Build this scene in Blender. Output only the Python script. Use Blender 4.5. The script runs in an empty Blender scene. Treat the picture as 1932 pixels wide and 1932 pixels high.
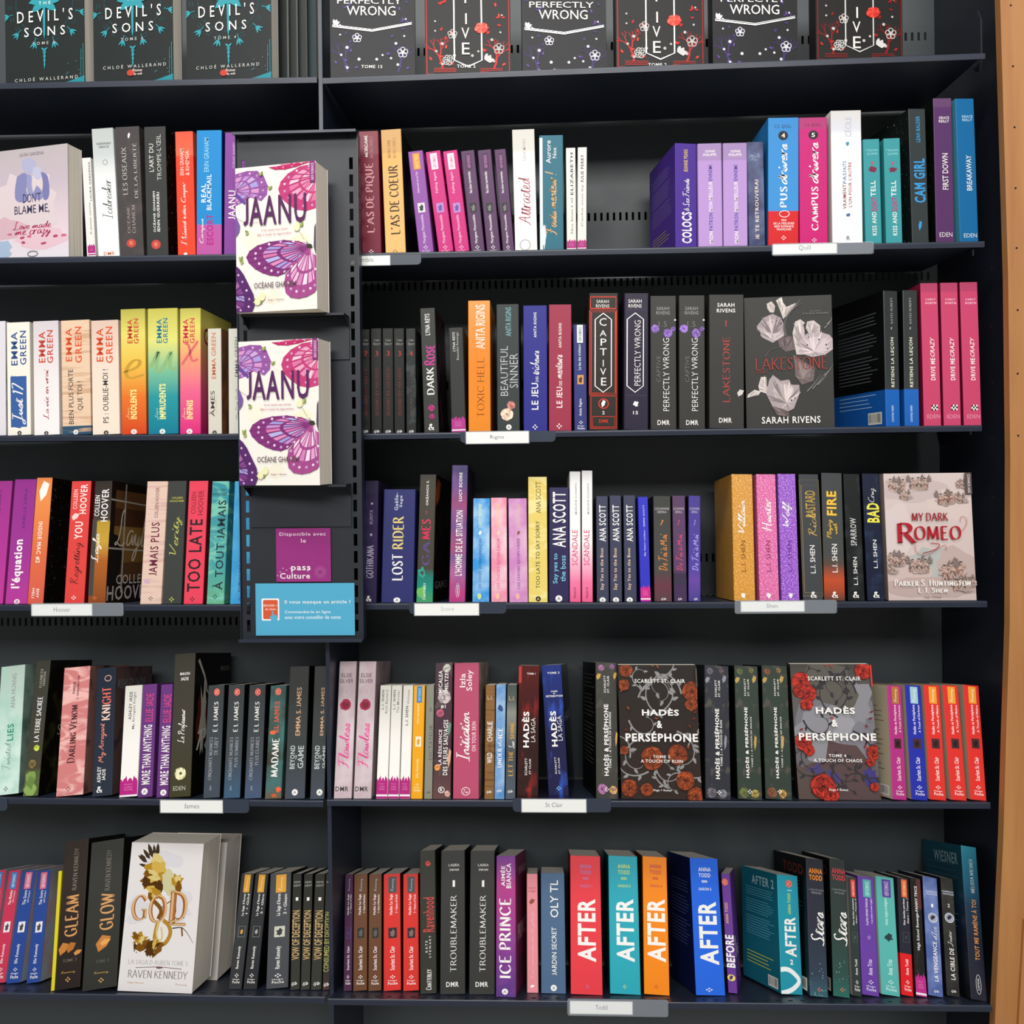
import bpy, bmesh, math, random
from mathutils import Vector, Matrix
R = math.radians
rnd = random.Random(7)
scene = bpy.context.scene
col = scene.collection

# ------------------------------------------------------------------ camera
CAMP = Vector((0.0, -1.35, 1.5))          # 1.35 m from the shelf fronts (plane Y = 0)
YAW, ROLL, FPX, PCX, PCY = R(2.1), R(-0.7), 1450.0, 966.0, 850.0
FV = Vector((-math.sin(YAW), math.cos(YAW), 0)); RV0 = Vector((math.cos(YAW), math.sin(YAW), 0)); UV0 = Vector((0, 0, 1))
RV = RV0 * math.cos(ROLL) + UV0 * math.sin(ROLL)
UPV = UV0 * math.cos(ROLL) - RV0 * math.sin(ROLL)
cd = bpy.data.cameras.new('camera'); cam = bpy.data.objects.new('camera', cd); col.objects.link(cam)
m = Matrix((( RV.x, UPV.x, -FV.x), (RV.y, UPV.y, -FV.y), (RV.z, UPV.z, -FV.z))).to_4x4()
m.translation = CAMP; cam.matrix_world = m
cd.sensor_width = 36; cd.lens = 36 * FPX / 1932; cd.shift_y = (PCY - 966) / 1932 ; cd.clip_start = 0.01
scene.camera = cam
# ------------------------------------------------------------------ light: the shop's ceiling panels and the soft light of the room
w = bpy.data.worlds.new('shop_air'); scene.world = w; w.use_nodes = True
w.node_tree.nodes['Background'].inputs[0].default_value = (0.93, 0.97, 1.0, 1)
w.node_tree.nodes['Background'].inputs[1].default_value = 0.27
def area(name, loc, target, sx, sy, power, colr):
    l = bpy.data.lights.new(name, 'AREA'); l.shape = 'RECTANGLE'; l.size = sx; l.size_y = sy; l.energy = power; l.color = colr
    o = bpy.data.objects.new(name, l); o.location = loc; col.objects.link(o)
    o.rotation_euler = (Vector(target) - Vector(loc)).to_track_quat('-Z', 'Y').to_euler(); return o
area('ceiling_light', (-0.3, -2.0, 4.6), (0.0, -0.9, 1.0), 3.0, 0.6, 95, (1, 0.985, 0.95))
area('ceiling_light', (-0.2, -5.2, 4.3), (0.0, 0.0, 1.1), 5.0, 1.2, 330, (1, 0.985, 0.96))
scene.view_settings.view_transform = 'Standard'; scene.view_settings.look = 'None'
scene.view_settings.gamma = 1; scene.view_settings.exposure = -0.05
scene.view_settings.use_curve_mapping = False

# ------------------------------------------------------------------ helpers
def ray(px, py): return FV + RV * ((px - PCX) / FPX) - UPV * ((py - PCY) / FPX)
def at(px, py, Y=0.0):                      # point of the vertical plane Y seen at a pixel
    d = ray(px, py); return CAMP + d * ((Y - CAMP.y) / d.y)
def on_plane(px, py, p0, n):
    d = ray(px, py); return CAMP + d * ((p0 - CAMP).dot(n) / d.dot(n))
def proj(p):
    q = p - CAMP; z = q.dot(FV); return PCX + FPX * q.dot(RV) / z, PCY - FPX * q.dot(UPV) / z
def lin(c):
    if isinstance(c, str):
        c = [int(c[i:i + 2], 16) / 255 for i in (0, 2, 4)]
        return tuple(x / 12.92 if x <= .04045 else ((x + .055) / 1.055) ** 2.4 for x in c)
    return tuple(c)
ALB = 0.84
def alb(c): return tuple(min(1, max(x * ALB - .007, x * ALB * .55)) for x in lin(c)) + (1,)
def mesh_obj(name, verts, faces, mats, parent=None, midx=None, smooth=False):
    me = bpy.data.meshes.new(name); me.from_pydata([tuple(v) for v in verts], [], faces)
    for mt in (mats if isinstance(mats, (list, tuple)) else [mats]): me.materials.append(mt)
    if midx: me.polygons.foreach_set('material_index', midx)
    if smooth: me.polygons.foreach_set('use_smooth', [True] * len(faces))
    me.update(); o = bpy.data.objects.new(name, me); col.objects.link(o)
    if parent: o.parent = parent
    return o
def empty(name, loc=(0, 0, 0), rot=None, parent=None):
    o = bpy.data.objects.new(name, None); col.objects.link(o); o.empty_display_size = .02
    if rot is not None:
        mm = rot.to_4x4(); mm.translation = Vector(loc); o.matrix_world = mm
    else: o.location = loc
    if parent: o.parent = parent
    return o
def tag(o, label, cat=None, group=None, kind=None):
    if label: o['label'] = label
    if cat: o['category'] = cat
    if group: o['group'] = group
    if kind: o['kind'] = kind
    return o
class MB:
    def __init__(s): s.v = []; s.f = []; s.m = []
    def add(s, vs, fs, mi=0):
        b = len(s.v); s.v += [Vector(v) for v in vs]; s.f += [tuple(i + b for i in f) for f in fs]; s.m += [mi] * len(fs)
    def box(s, x0, x1, y0, y1, z0, z1, mi=0):
        s.add([(x0, y0, z0), (x1, y0, z0), (x1, y1, z0), (x0, y1, z0), (x0, y0, z1), (x1, y0, z1), (x1, y1, z1), (x0, y1, z1)],
              [(0, 3, 2, 1), (4, 5, 6, 7), (0, 1, 5, 4), (1, 2, 6, 5), (2, 3, 7, 6), (3, 0, 4, 7)], mi)
    def prism(s, pts, z0, z1, mi=0, sidemi=None):    # pts: plan polygon, counter-clockwise, extruded along z
        n = len(pts); b = len(s.v)
        s.v += [Vector((x, y, z0)) for x, y in pts] + [Vector((x, y, z1)) for x, y in pts]
        s.f.append(tuple(b + i for i in reversed(range(n)))); s.m.append(mi)
        s.f.append(tuple(b + n + i for i in range(n))); s.m.append(mi)
        for i in range(n):
            j = (i + 1) % n; s.f.append((b + i, b + j, b + n + j, b + n + i)); s.m.append(sidemi[i] if sidemi else mi)
    def plate(s, pts, y0, y1, mi=0):                 # pts: (x, z) outline extruded along y
        n = len(pts); b = len(s.v)
        s.v += [Vector((x, y0, z)) for x, z in pts] + [Vector((x, y1, z)) for x, z in pts]
        s.f.append(tuple(b + i for i in range(n))); s.m.append(mi)
        s.f.append(tuple(b + n + i for i in reversed(range(n)))); s.m.append(mi)
        for i in range(n):
            j = (i + 1) % n; s.f.append((b + i, b + n + i, b + n + j, b + j)); s.m.append(mi)
    def tube(s, p, q, r, n=8, mi=0):
        p, q = Vector(p), Vector(q); d = (q - p).normalized(); a = d.orthogonal().normalized(); c = d.cross(a)
        vs = [p + (a * math.cos(2 * math.pi * i / n) + c * math.sin(2 * math.pi * i / n)) * r for i in range(n)]
        vs += [v + (q - p) for v in vs]
        s.add(vs, [tuple(reversed(range(n))), tuple(range(n, 2 * n))] + [(i, (i + 1) % n, n + (i + 1) % n, n + i) for i in range(n)], mi)
    def build(s, name, mats, parent=None, smooth=False): return mesh_obj(name, s.v, s.f, mats, parent, s.m, smooth)

# ------------------------------------------------------------------ materials
_mc = {}
def nodemat(name):
    m = bpy.data.materials.new(name); m.use_nodes = True; nt = m.node_tree
    return m, nt, nt.nodes['Principled BSDF']
def metal_paint(name, c, rough=.42, bump=.05):
    m, nt, b = nodemat(name)
    b.inputs['Base Color'].default_value = alb(c); b.inputs['Roughness'].default_value = rough
    tc = nt.nodes.new('ShaderNodeTexCoord'); n = nt.nodes.new('ShaderNodeTexNoise'); n.inputs['Scale'].default_value = 900
    nt.links.new(tc.outputs['Object'], n.inputs['Vector'])
    bp = nt.nodes.new('ShaderNodeBump'); bp.inputs['Strength'].default_value = bump; bp.inputs['Distance'].default_value = .0004
    nt.links.new(n.outputs['Fac'], bp.inputs['Height']); nt.links.new(bp.outputs['Normal'], b.inputs['Normal'])
    n2 = nt.nodes.new('ShaderNodeTexNoise'); n2.inputs['Scale'].default_value = 9; nt.links.new(tc.outputs['Object'], n2.inputs['Vector'])
    mr = nt.nodes.new('ShaderNodeMapRange'); mr.inputs['To Min'].default_value = rough - .07; mr.inputs['To Max'].default_value = rough + .1
    nt.links.new(n2.outputs['Fac'], mr.inputs['Value']); nt.links.new(mr.outputs['Result'], b.inputs['Roughness'])
    return m
def cover_mat(spec, gloss=.42):
    """spec: 'rrggbb' or (stops, texture, colour2, axis): stops [(pos,'rrggbb')] bottom to top over the cover's height."""
    key = (str(spec), gloss)
    if key in _mc: return _mc[key]
    m, nt, b = nodemat('printed_cover'); L = nt.links
    if isinstance(spec, str): spec = ([(0, spec)],)
    stops = spec[0]; tex = spec[1] if len(spec) > 1 else None; c2 = spec[2] if len(spec) > 2 else None
    tc = nt.nodes.new('ShaderNodeTexCoord')
    if isinstance(stops, str): stops = [(0, stops)]
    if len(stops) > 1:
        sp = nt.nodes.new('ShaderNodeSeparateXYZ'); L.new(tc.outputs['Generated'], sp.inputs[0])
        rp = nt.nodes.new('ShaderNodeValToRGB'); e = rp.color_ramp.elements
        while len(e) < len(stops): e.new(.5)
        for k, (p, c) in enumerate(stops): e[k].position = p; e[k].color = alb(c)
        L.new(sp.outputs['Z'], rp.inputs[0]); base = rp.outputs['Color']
    else:
        rg = nt.nodes.new('ShaderNodeRGB'); rg.outputs[0].default_value = alb(stops[0][1]); base = rg.outputs[0]
    if tex:
        n = nt.nodes.new('ShaderNodeTexNoise'); rp2 = nt.nodes.new('ShaderNodeValToRGB'); e = rp2.color_ramp.elements
        P = {'glitter': (420, 2, .50, .70), 'clouds': (22, 3, .42, .68), 'marble': (16, 5, .46, .6), 'smoke': (30, 6, .5, .72), 'floral': (55, 3, .56, .66), 'wood': (8, 3, .5, .6), 'specks': (150, 2, .66, .72), 'streak': (70, 6, .55, .7)}[tex]
        n.inputs['Scale'].default_value = P[0]; n.inputs['Detail'].default_value = P[1]
        if tex in ('marble',): n.inputs['Distortion'].default_value = 1.6
        mp = nt.nodes.new('ShaderNodeMapping'); L.new(tc.outputs['Object'], mp.inputs['Vector']); L.new(mp.outputs['Vector'], n.inputs['Vector'])
        if tex == 'wood': mp.inputs['Scale'].default_value = (1, 1, 14)
        if tex == 'marble': mp.inputs['Rotation'].default_value = (0, .6, 0); mp.inputs['Scale'].default_value = (1, 1, 2.6)
        if tex == 'streak': mp.inputs['Scale'].default_value = (1, 1, .25)
        e[0].position = P[2]; e[1].position = P[3]; e[0].color = (0, 0, 0, 1); e[1].color = (1, 1, 1, 1)
        L.new(n.outputs['Fac'], rp2.inputs[0])
        mx = nt.nodes.new('ShaderNodeMix'); mx.data_type = 'RGBA'
        L.new(rp2.outputs['Color'], mx.inputs['Factor']); L.new(base, mx.inputs[6]); mx.inputs[7].default_value = alb(c2)
        base = mx.outputs[2]
    L.new(base, b.inputs['Base Color']); b.inputs['Roughness'].default_value = gloss; b.inputs['Specular IOR Level'].default_value = .2 if gloss > .35 else .5
    _mc[key] = m; return m
def ink_mat(name, rough=.45, metal=0.0):
    m, nt, b = nodemat(name)
    a = nt.nodes.new('ShaderNodeAttribute'); a.attribute_name = 'ink'; nt.links.new(a.outputs['Color'], b.inputs['Base Color'])
    b.inputs['Roughness'].default_value = rough; b.inputs['Metallic'].default_value = metal; b.inputs['Specular IOR Level'].default_value = .25
    return m
M_INK = ink_mat('printing_ink'); M_FOIL = ink_mat('metallic_foil', .38, .55)
def pages_mat():
    m, nt, b = nodemat('paper_edges'); L = nt.links
    tc = nt.nodes.new('ShaderNodeTexCoord'); mp = nt.nodes.new('ShaderNodeMapping'); mp.inputs['Scale'].default_value = (900, 900, 4)
    n = nt.nodes.new('ShaderNodeTexNoise'); n.inputs['Scale'].default_value = 1; n.inputs['Detail'].default_value = 2
    L.new(tc.outputs['Object'], mp.inputs[0]); L.new(mp.outputs[0], n.inputs['Vector'])
    r = nt.nodes.new('ShaderNodeValToRGB'); r.color_ramp.elements[0].color = alb('ddd2bd'); r.color_ramp.elements[1].color = alb('fff6e8')
    r.color_ramp.elements[0].position = .25; r.color_ramp.elements[1].position = .6
    L.new(n.outputs['Fac'], r.inputs[0]); L.new(r.outputs[0], b.inputs['Base Color']); b.inputs['Roughness'].default_value = .85
    return m
M_PAGES = pages_mat()
M_NAVY = metal_paint('navy_steel', '2b3140', .4)
M_NAVY2 = metal_paint('dark_navy_steel', '20252f', .5)
M_DARK = metal_paint('charcoal_steel', '3e4346', .5)
M_STAND = metal_paint('stand_steel', '25282f', .5)
M_HOLE = metal_paint('black_gap', '050506', .9)

# ------------------------------------------------------------------ lettering
SER = {  # roman capitals: width, strokes
'A': (.78, [[(0, 0), (.39, 1)], [(.39, 1), (.78, 0)], [(.15, .36), (.63, .36)]]),
'B': (.6, [[(.08, 0), (.08, 1)], '~', [(.08, 1), (.4, .99), (.52, .77), (.4, .55), (.08, .53)], '~', [(.08, .53), (.45, .52), (.6, .27), (.45, .01), (.08, 0)]]),
'C': (.72, ['~', [(.68, .8), (.5, .98), (.25, .95), (.04, .7), (.04, .3), (.25, .04), (.5, .02), (.7, .2)]]),
'D': (.74, [[(.08, 0), (.08, 1)], '~', [(.08, 1), (.45, .98), (.7, .75), (.7, .25), (.45, .02), (.08, 0)]]),
'E': (.56, [[(.08, 0), (.08, 1)], [(.08, 1), (.54, 1)], [(.08, .52), (.44, .52)], [(.08, 0), (.56, 0)]]),
'F': (.52, [[(.08, 0), (.08, 1)], [(.08, 1), (.52, 1)], [(.08, .52), (.42, .52)]]),
'G': (.76, ['~', [(.68, .8), (.5, .98), (.25, .95), (.04, .7), (.04, .3), (.25, .04), (.5, .02), (.68, .14)], [(.68, .42), (.68, .08)], [(.5, .42), (.72, .42)]]),
'H': (.74, [[(.08, 0), (.08, 1)], [(.66, 0), (.66, 1)], [(.08, .52), (.66, .52)]]),
'I': (.2, [[(.1, 0), (.1, 1)]]),
'J': (.4, ['~', [(.3, 1), (.3, .3), (.26, .05), (.02, -.02)]]),
'K': (.72, [[(.08, 0), (.08, 1)], [(.62, 1), (.1, .42)], [(.25, .55), (.7, 0)]]),
'L': (.54, [[(.08, 0), (.08, 1)], [(.08, 0), (.54, 0)]]),
'M': (.9, [[(.06, 0), (.12, 1)], [(.12, 1), (.45, .08)], [(.45, .08), (.78, 1)], [(.78, 1), (.84, 0)]]),
'N': (.76, [[(.08, 0), (.08, 1)], [(.08, 1), (.68, 0)], [(.68, 0), (.68, 1)]]),
'O': (.8, ['~', [(.4, 1), (.15, .92), (.03, .65), (.03, .35), (.15, .08), (.4, 0), (.65, .08), (.77, .35), (.77, .65), (.65, .92), (.4, 1)]]),
'P': (.56, [[(.08, 0), (.08, 1)], '~', [(.08, 1), (.42, .98), (.56, .74), (.42, .48), (.08, .46)]]),
'Q': (.8, ['~', [(.4, 1), (.15, .92), (.03, .65), (.03, .35), (.15, .08), (.4, 0), (.65, .08), (.77, .35), (.77, .65), (.65, .92), (.4, 1)], [(.45, .12), (.8, -.18)]]),
'R': (.66, [[(.08, 0), (.08, 1)], '~', [(.08, 1), (.42, .98), (.56, .76), (.42, .52), (.08, .5)], [(.3, .5), (.66, 0)]]),
'S': (.54, ['~', [(.48, .82), (.36, .98), (.14, .95), (.06, .76), (.2, .57), (.4, .44), (.5, .25), (.4, .04), (.16, 0), (.04, .18)]]),
'T': (.66, [[(.33, 0), (.33, 1)], [(0, 1), (.66, 1)]]),
'U': (.72, ['~', [(.08, 1), (.08, .35), (.2, .05), (.38, 0), (.56, .07), (.64, .35), (.64, 1)]]),
'V': (.76, [[(0, 1), (.38, 0)], [(.38, 0), (.76, 1)]]),
'W': (1.05, [[(0, 1), (.28, 0)], [(.28, 0), (.53, .95)], [(.53, .95), (.78, 0)], [(.78, 0), (1.05, 1)]]),
'X': (.7, [[(0, 1), (.7, 0)], [(.66, 1), (.04, 0)]]),
'Y': (.7, [[(0, 1), (.35, .48)], [(.35, .48), (.7, 1)], [(.35, .48), (.35, 0)]]),
'Z': (.62, [[(.04, 1), (.6, 1)], [(.6, 1), (.02, 0)], [(.02, 0), (.62, 0)]]),
'1': (.3, [[(.16, 0), (.16, 1)], [(.02, .84), (.16, 1)]]),
'2': (.5, ['~', [(.05, .78), (.15, .97), (.38, .97), (.46, .74), (.36, .45), (.03, 0)], [(.03, 0), (.5, 0)]]),
'3': (.5, ['~', [(.06, .9), (.25, 1), (.44, .9), (.42, .65), (.22, .53)], '~', [(.22, .53), (.46, .45), (.48, .15), (.26, 0), (.03, .1)]]),
'4': (.55, [[(.4, 0), (.4, 1)], [(.4, 1), (.02, .3)], [(.02, .3), (.54, .3)]]),
'5': (.5, [[(.44, 1), (.12, 1)], [(.12, 1), (.08, .55)], '~', [(.08, .55), (.3, .62), (.48, .4), (.42, .08), (.2, 0), (.03, .08)]]),
'7': (.5, [[(.03, 1), (.48, 1)], [(.48, 1), (.18, 0)]]),
'.': (.14, [[(.05, .0), (.05, .07)]]), ',': (.14, [[(.07, .06), (.02, -.12)]]), "'": (.14, [[(.07, 1), (.04, .8)]]), '-': (.34, [[(.04, .45), (.3, .45)]]), '!': (.16, [[(.08, 1), (.06, .26)], [(.06, 0), (.06, .08)]]), '#': (.6, [[(.15, 0), (.25, 1)], [(.4, 0), (.5, 1)], [(.03, .34), (.55, .34)], [(.06, .66), (.58, .66)]]),
'&': (.72, ['~', [(.7, 0), (.2, .66), (.2, .95), (.38, .98), (.42, .75), (.1, .45), (.04, .15), (.25, 0), (.5, .1), (.66, .45)]]),
}
SCR = {  # joined handwriting, x-height .45
'a': (.46, [[(.38, .4), (.2, .46), (.04, .25), (.1, .02), (.28, .08), (.38, .4), (.36, .08), (.5, .06)]]),
'b': (.42, [[(0, .1), (.2, .7), (.2, .98), (.1, .9), (.08, .1), (.22, 0), (.34, .2), (.24, .42), (.42, .36)]]),
'c': (.38, [[(.32, .38), (.18, .46), (.04, .22), (.14, 0), (.4, .1)]]),
'd': (.48, [[(.36, .38), (.2, .46), (.04, .22), (.12, 0), (.3, .1), (.42, 1), (.38, .1), (.5, .06)]]),
'e': (.38, [[(.03, .16), (.26, .26), (.28, .42), (.14, .45), (.05, .2), (.15, 0), (.4, .1)]]),
'f': (.34, [[(0, .1), (.2, .6), (.28, .95), (.18, .98), (.12, .5), (.06, -.35), (-.04, -.3), (.12, .06), (.36, .14)]]),
'g': (.44, [[(.36, .4), (.2, .46), (.04, .24), (.12, .02), (.28, .1), (.36, .4), (.26, -.36), (.08, -.38), (.14, -.12), (.46, .1)]]),
'h': (.46, [[(0, .1), (.2, .75), (.2, 1), (.1, .9), (.06, 0), (.16, .36), (.28, .44), (.34, .3), (.34, .04), (.48, .08)]]),
'i': (.24, [[(0, .1), (.1, .44), (.09, .06), (.16, 0), (.26, .1)], [(.12, .62), (.14, .74)]]),
'j': (.24, [[(0, .1), (.16, .44), (.06, -.36), (-.1, -.3), (.24, .1)], [(.2, .64), (.22, .7)]]),
'k': (.42, [[(0, .1), (.2, .75), (.2, 1), (.1, .9), (.06, 0), (.16, .3), (.3, .42), (.28, .26), (.14, .22), (.3, 0), (.44, .1)]]),
'l': (.26, [[(0, .1), (.2, .7), (.2, 1), (.1, .9), (.08, .1), (.16, 0), (.28, .1)]]),
'm': (.64, [[(0, .1), (.1, .42), (.08, 0), (.18, .36), (.28, .42), (.28, 0), (.38, .36), (.48, .42), (.5, .05), (.66, .1)]]),
'n': (.46, [[(0, .1), (.07, .44), (.06, 0)], [(.06, .2), (.18, .42), (.3, .4), (.3, .04), (.48, .1)]]),
'o': (.4, [[(.2, .45), (.05, .28), (.1, .03), (.28, .06), (.32, .34), (.2, .45), (.26, .36), (.42, .38)]]),
'p': (.42, [[(0, .1), (.12, .42), (.04, -.4)], [(.08, .3), (.26, .45), (.34, .2), (.2, 0), (.44, .08)]]),
'q': (.42, [[(.34, .4), (.18, .46), (.04, .24), (.12, .02), (.28, .1), (.36, .42), (.3, -.4)], [(.3, -.1), (.44, .1)]]),
'r': (.33, [[(0, .1), (.06, .46)], [(.06, .46), (.07, 0)], [(.07, .24), (.15, .41), (.3, .46)]]),
's': (.34, [[(0, .1), (.2, .46), (.26, .2), (.14, 0), (.02, .06)], [(.14, 0), (.36, .1)]]),
't': (.28, [[(0, .1), (.16, .8), (.1, .1), (.16, 0), (.3, .1)], [(.02, .52), (.28, .56)]]),
'u': (.44, [[(0, .1), (.1, .42), (.08, .08), (.2, 0), (.32, .42), (.32, .06), (.46, .08)]]),
'v': (.38, [[(0, .1), (.08, .42), (.14, 0), (.24, .1), (.3, .42), (.4, .38)]]),
'w': (.56, [[(0, .1), (.08, .42), (.1, .02), (.2, .04), (.28, .4), (.28, .04), (.4, .04), (.48, .42), (.58, .38)]]),
'x': (.4, [[(.02, .4), (.14, .38), (.26, .04), (.42, .1)], [(.34, .44), (.04, 0)]]),
'y': (.42, [[(0, .1), (.08, .42), (.1, .08), (.24, .04), (.34, .42), (.22, -.36), (.04, -.36), (.12, -.1), (.44, .1)]]),
'z': (.38, [[(.04, .4), (.3, .4), (.06, .04), (.22, .02), (.16, -.34), (.02, -.3), (.38, .1)]]),
}
_up = {'A': (.62, [[(-.08, .05), (.1, .1), (.42, 1), (.46, .05), (.64, .1)], [(.12, .36), (.52, .4)]]),
'B': (.6, [[(.14, .95), (.1, .02)], [(-.04, .85), (.3, 1), (.5, .8), (.2, .54), (.52, .4), (.46, .05), (.02, .04)]]),
'C': (.56, [[(.5, .84), (.36, 1), (.08, .7), (.04, .25), (.26, 0), (.58, .12)]]),
'D': (.66, [[(.2, .96), (.14, .04)], [(-.04, .8), (.3, 1.02), (.64, .6), (.4, .04), (0, .06), (.2, .14)]]),
'F': (.56, [[(.28, .94), (.18, .1), (-.06, 0)], [(-.06, .86), (.2, 1), (.66, .96)], [(.06, .5), (.44, .54)]]),
'G': (.6, [[(.5, .84), (.34, 1), (.06, .7), (.06, .25), (.26, 0), (.46, .2), (.48, .45)], [(.3, .44), (.5, .46), (.44, -.1), (.6, .1)]]),
'H': (.66, [[(.1, 1), (.1, 0)], [(.5, 1), (.46, 0), (.66, .1)], [(-.06, .45), (.56, .56)]]),
'I': (.34, [[(.2, 1), (.14, 0)], [(.02, 1), (.38, 1.02)], [(-.06, 0), (.3, .02)]]),
'J': (.4, [[(.04, .96), (.44, 1)], [(.3, 1), (.22, -.1), (.04, -.26), (-.1, -.1), (.1, .04), (.42, .1)]]),
'L': (.5, [[(.3, .9), (.26, 1.02), (.14, .86), (.2, .4), (.1, .04), (-.04, .06), (.06, .14), (.3, 0), (.54, .1)]]),
'M': (.8, [[(-.02, 0), (.12, .96), (.3, .1), (.56, 1), (.6, .05), (.82, .1)]]),
'N': (.66, [[(-.04, 0), (.12, 1), (.42, .02), (.66, 1.04)]]),
'P': (.5, [[(.16, .95), (.08, 0)], [(-.06, .8), (.28, 1.02), (.5, .76), (.34, .5), (.14, .46)]]),
'R': (.58, [[(.14, .95), (.08, 0)], [(-.06, .8), (.28, 1.02), (.46, .78), (.14, .48), (.36, .2), (.62, .06)]]),
'S': (.52, [[(.46, .84), (.34, 1), (.14, .86), (.22, .55), (.42, .3), (.26, 0), (-.04, .12)], [(.3, .02), (.54, .1)]]),
'T': (.5, [[(-.04, .86), (.14, 1), (.62, 1)], [(.3, 1), (.2, .02), (.02, .06)]]),
'V': (.52, [[(-.02, .94), (.1, 1), (.16, 0), (.54, 1)]]),
'W': (.8, [[(-.02, .95), (.08, 1), (.14, 0), (.4, .8), (.44, 0), (.84, 1)]]),
'Y': (.5, [[(0, 1), (.16, .5), (.4, .9)], [(.46, 1), (.2, -.2), (0, -.1)]]),
'1': (.26, [[(.02, .8), (.16, 1), (.1, 0)]]), '2': (.4, [[(.05, .8), (.24, 1), (.36, .8), (.02, .04), (.2, .06), (.42, .02)]]), '3': (.4, [[(.05, .9), (.3, 1), (.3, .7), (.12, .54), (.36, .4), (.24, 0), (0, .1)]]), '7': (.4, [[(.02, .9), (.2, 1), (.42, .98), (.14, -.05)]]),
'!': (.14, [[(.12, 1), (.06, .3)], [(.03, .02), (.04, .08)]]), '&': (.5, [[(.5, .1), (.14, .7), (.3, .9), (.04, .2), (.24, 0), (.48, .4)]]), "'": (.14, [[(.1, .95), (.06, .76)]]), '-': (.3, [[(.02, .3), (.26, .32)]]), '.': (.14, [[(.03, 0), (.04, .06)]])}
SCR.update(_up)
ACC = {'É': ('E', '/'), 'È': ('E', '\\'), 'Ê': ('E', '^'), 'é': ('e', '/'), 'è': ('e', '\\'), 'à': ('a', '\\'), 'À': ('A', '\\'), 'Â': ('A', '^'), 'ç': ('c', ''), 'Ç': ('C', '')}
def smooth(pts, k=2):
    for _ in range(k):
        q = [pts[0]]
        for a, b in zip(pts, pts[1:]):
            q.append((a[0] * .75 + b[0] * .25, a[1] * .75 + b[1] * .25)); q.append((a[0] * .25 + b[0] * .75, a[1] * .25 + b[1] * .75))
        q.append(pts[-1]); pts = q
    return pts
def ribbon(pts, wf):      # quad strip along pts; wf(dx, dy, t) gives the half width
    vs, fs = [], []
    n = len(pts)
    for i, p in enumerate(pts):
        a = pts[max(0, i - 1)]; b = pts[min(n - 1, i + 1)]
        dx, dy = b[0] - a[0], b[1] - a[1]; l = math.hypot(dx, dy) or 1e-6; dx /= l; dy /= l
        h = wf(dx, dy, i / (n - 1)); vs += [(p[0] - dy * h, p[1] + dx * h), (p[0] + dy * h, p[1] - dx * h)]
        if i: fs.append((2 * i - 2, 2 * i - 1, 2 * i + 1, 2 * i))
    return vs, fs
def stroke_text(text, style):
    text = text.replace('Œ', 'OE')
    ser = 'r' in style or 'R' in style
    bold = 'R' in style or 'C' in style
    vs, fs = [], []; x = 0
    def put(pts, wf):
        v, f = ribbon(pts, wf); b = len(vs); vs.extend(v); fs.extend([tuple(i + b for i in q) for q in f])
    thick, thin = (.1, .03) if 'R' in style else (.052, .02)
    sw = .042 if 'C' in style else .028
    for ch in text:
        acc = ''
        if ch == ' ': x += .34 if ser else .26; continue
        if ch in ACC: ch, acc = ACC[ch]
        sc = 1.0
        if ser:
            key = ch
            if ch.islower() and ch not in SER: key = ch.upper(); sc = .76
            if key not in SER: key = '-'
            wd, st = SER[key]
            wf = lambda dx, dy, t: (thin + (thick - thin) * abs(dy * math.cos(.25) - dx * math.sin(.25)) ** 1.3)
            sm = False
            for s in st:
                if s == '~': sm = True; continue
                pts = smooth(s) if sm else s; wasm = sm; sm = False
                put([(x + a * sc, b * sc) for a, b in pts], wf)
                if not wasm and ch not in ".,'-!#":
                    for (a, b), (c, d) in ((s[0], s[1]), (s[-1], s[-2])):
                        if abs(b - d) > .3 and (b < .02 or b > .98):
                            e = .11 if 'R' in style else .085; th = .028 if 'R' in style else .016
                            yy = b * sc + (th if b < .5 else -th)
                            put([(x + a * sc - e, yy), (x + a * sc + e, yy)], lambda *_: th)
            adv = (wd * sc + (.2 if 'R' in style else .16))
        else:
            key = ch if ch in SCR else (ch.lower() if ch.lower() in SCR else '-')
            wd, st = SCR[key]
            wf = lambda dx, dy, t: sw * (.62 + .5 * abs(dy))
            for s in st:
                pts = smooth(s, 2) if len(s) > 2 else s
                put([(x + a + b * .22, b) for a, b in pts], wf)
            adv = wd + (.08 if ch.isupper() else 0)
        if acc:
            ax = x + (SER if ser else SCR)[key][0] * .5; top = (1.08 if (ser and sc == 1) or ch.isupper() else .58 if not ser else .84)
            seg = {'/': [(ax - .06, top), (ax + .12, top + .16)], '\\': [(ax - .12, top + .16), (ax + .06, top)], '^': [(ax - .12, top), (ax, top + .14), (ax + .12, top)]}[acc] if acc else None
            if seg: put(seg, lambda *_: .03)
        x += adv
    return vs, fs
_tc = {}
_fc = bpy.data.curves.new('type', 'FONT'); _fo = bpy.data.objects.new('type', _fc); col.objects.link(_fo)
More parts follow.
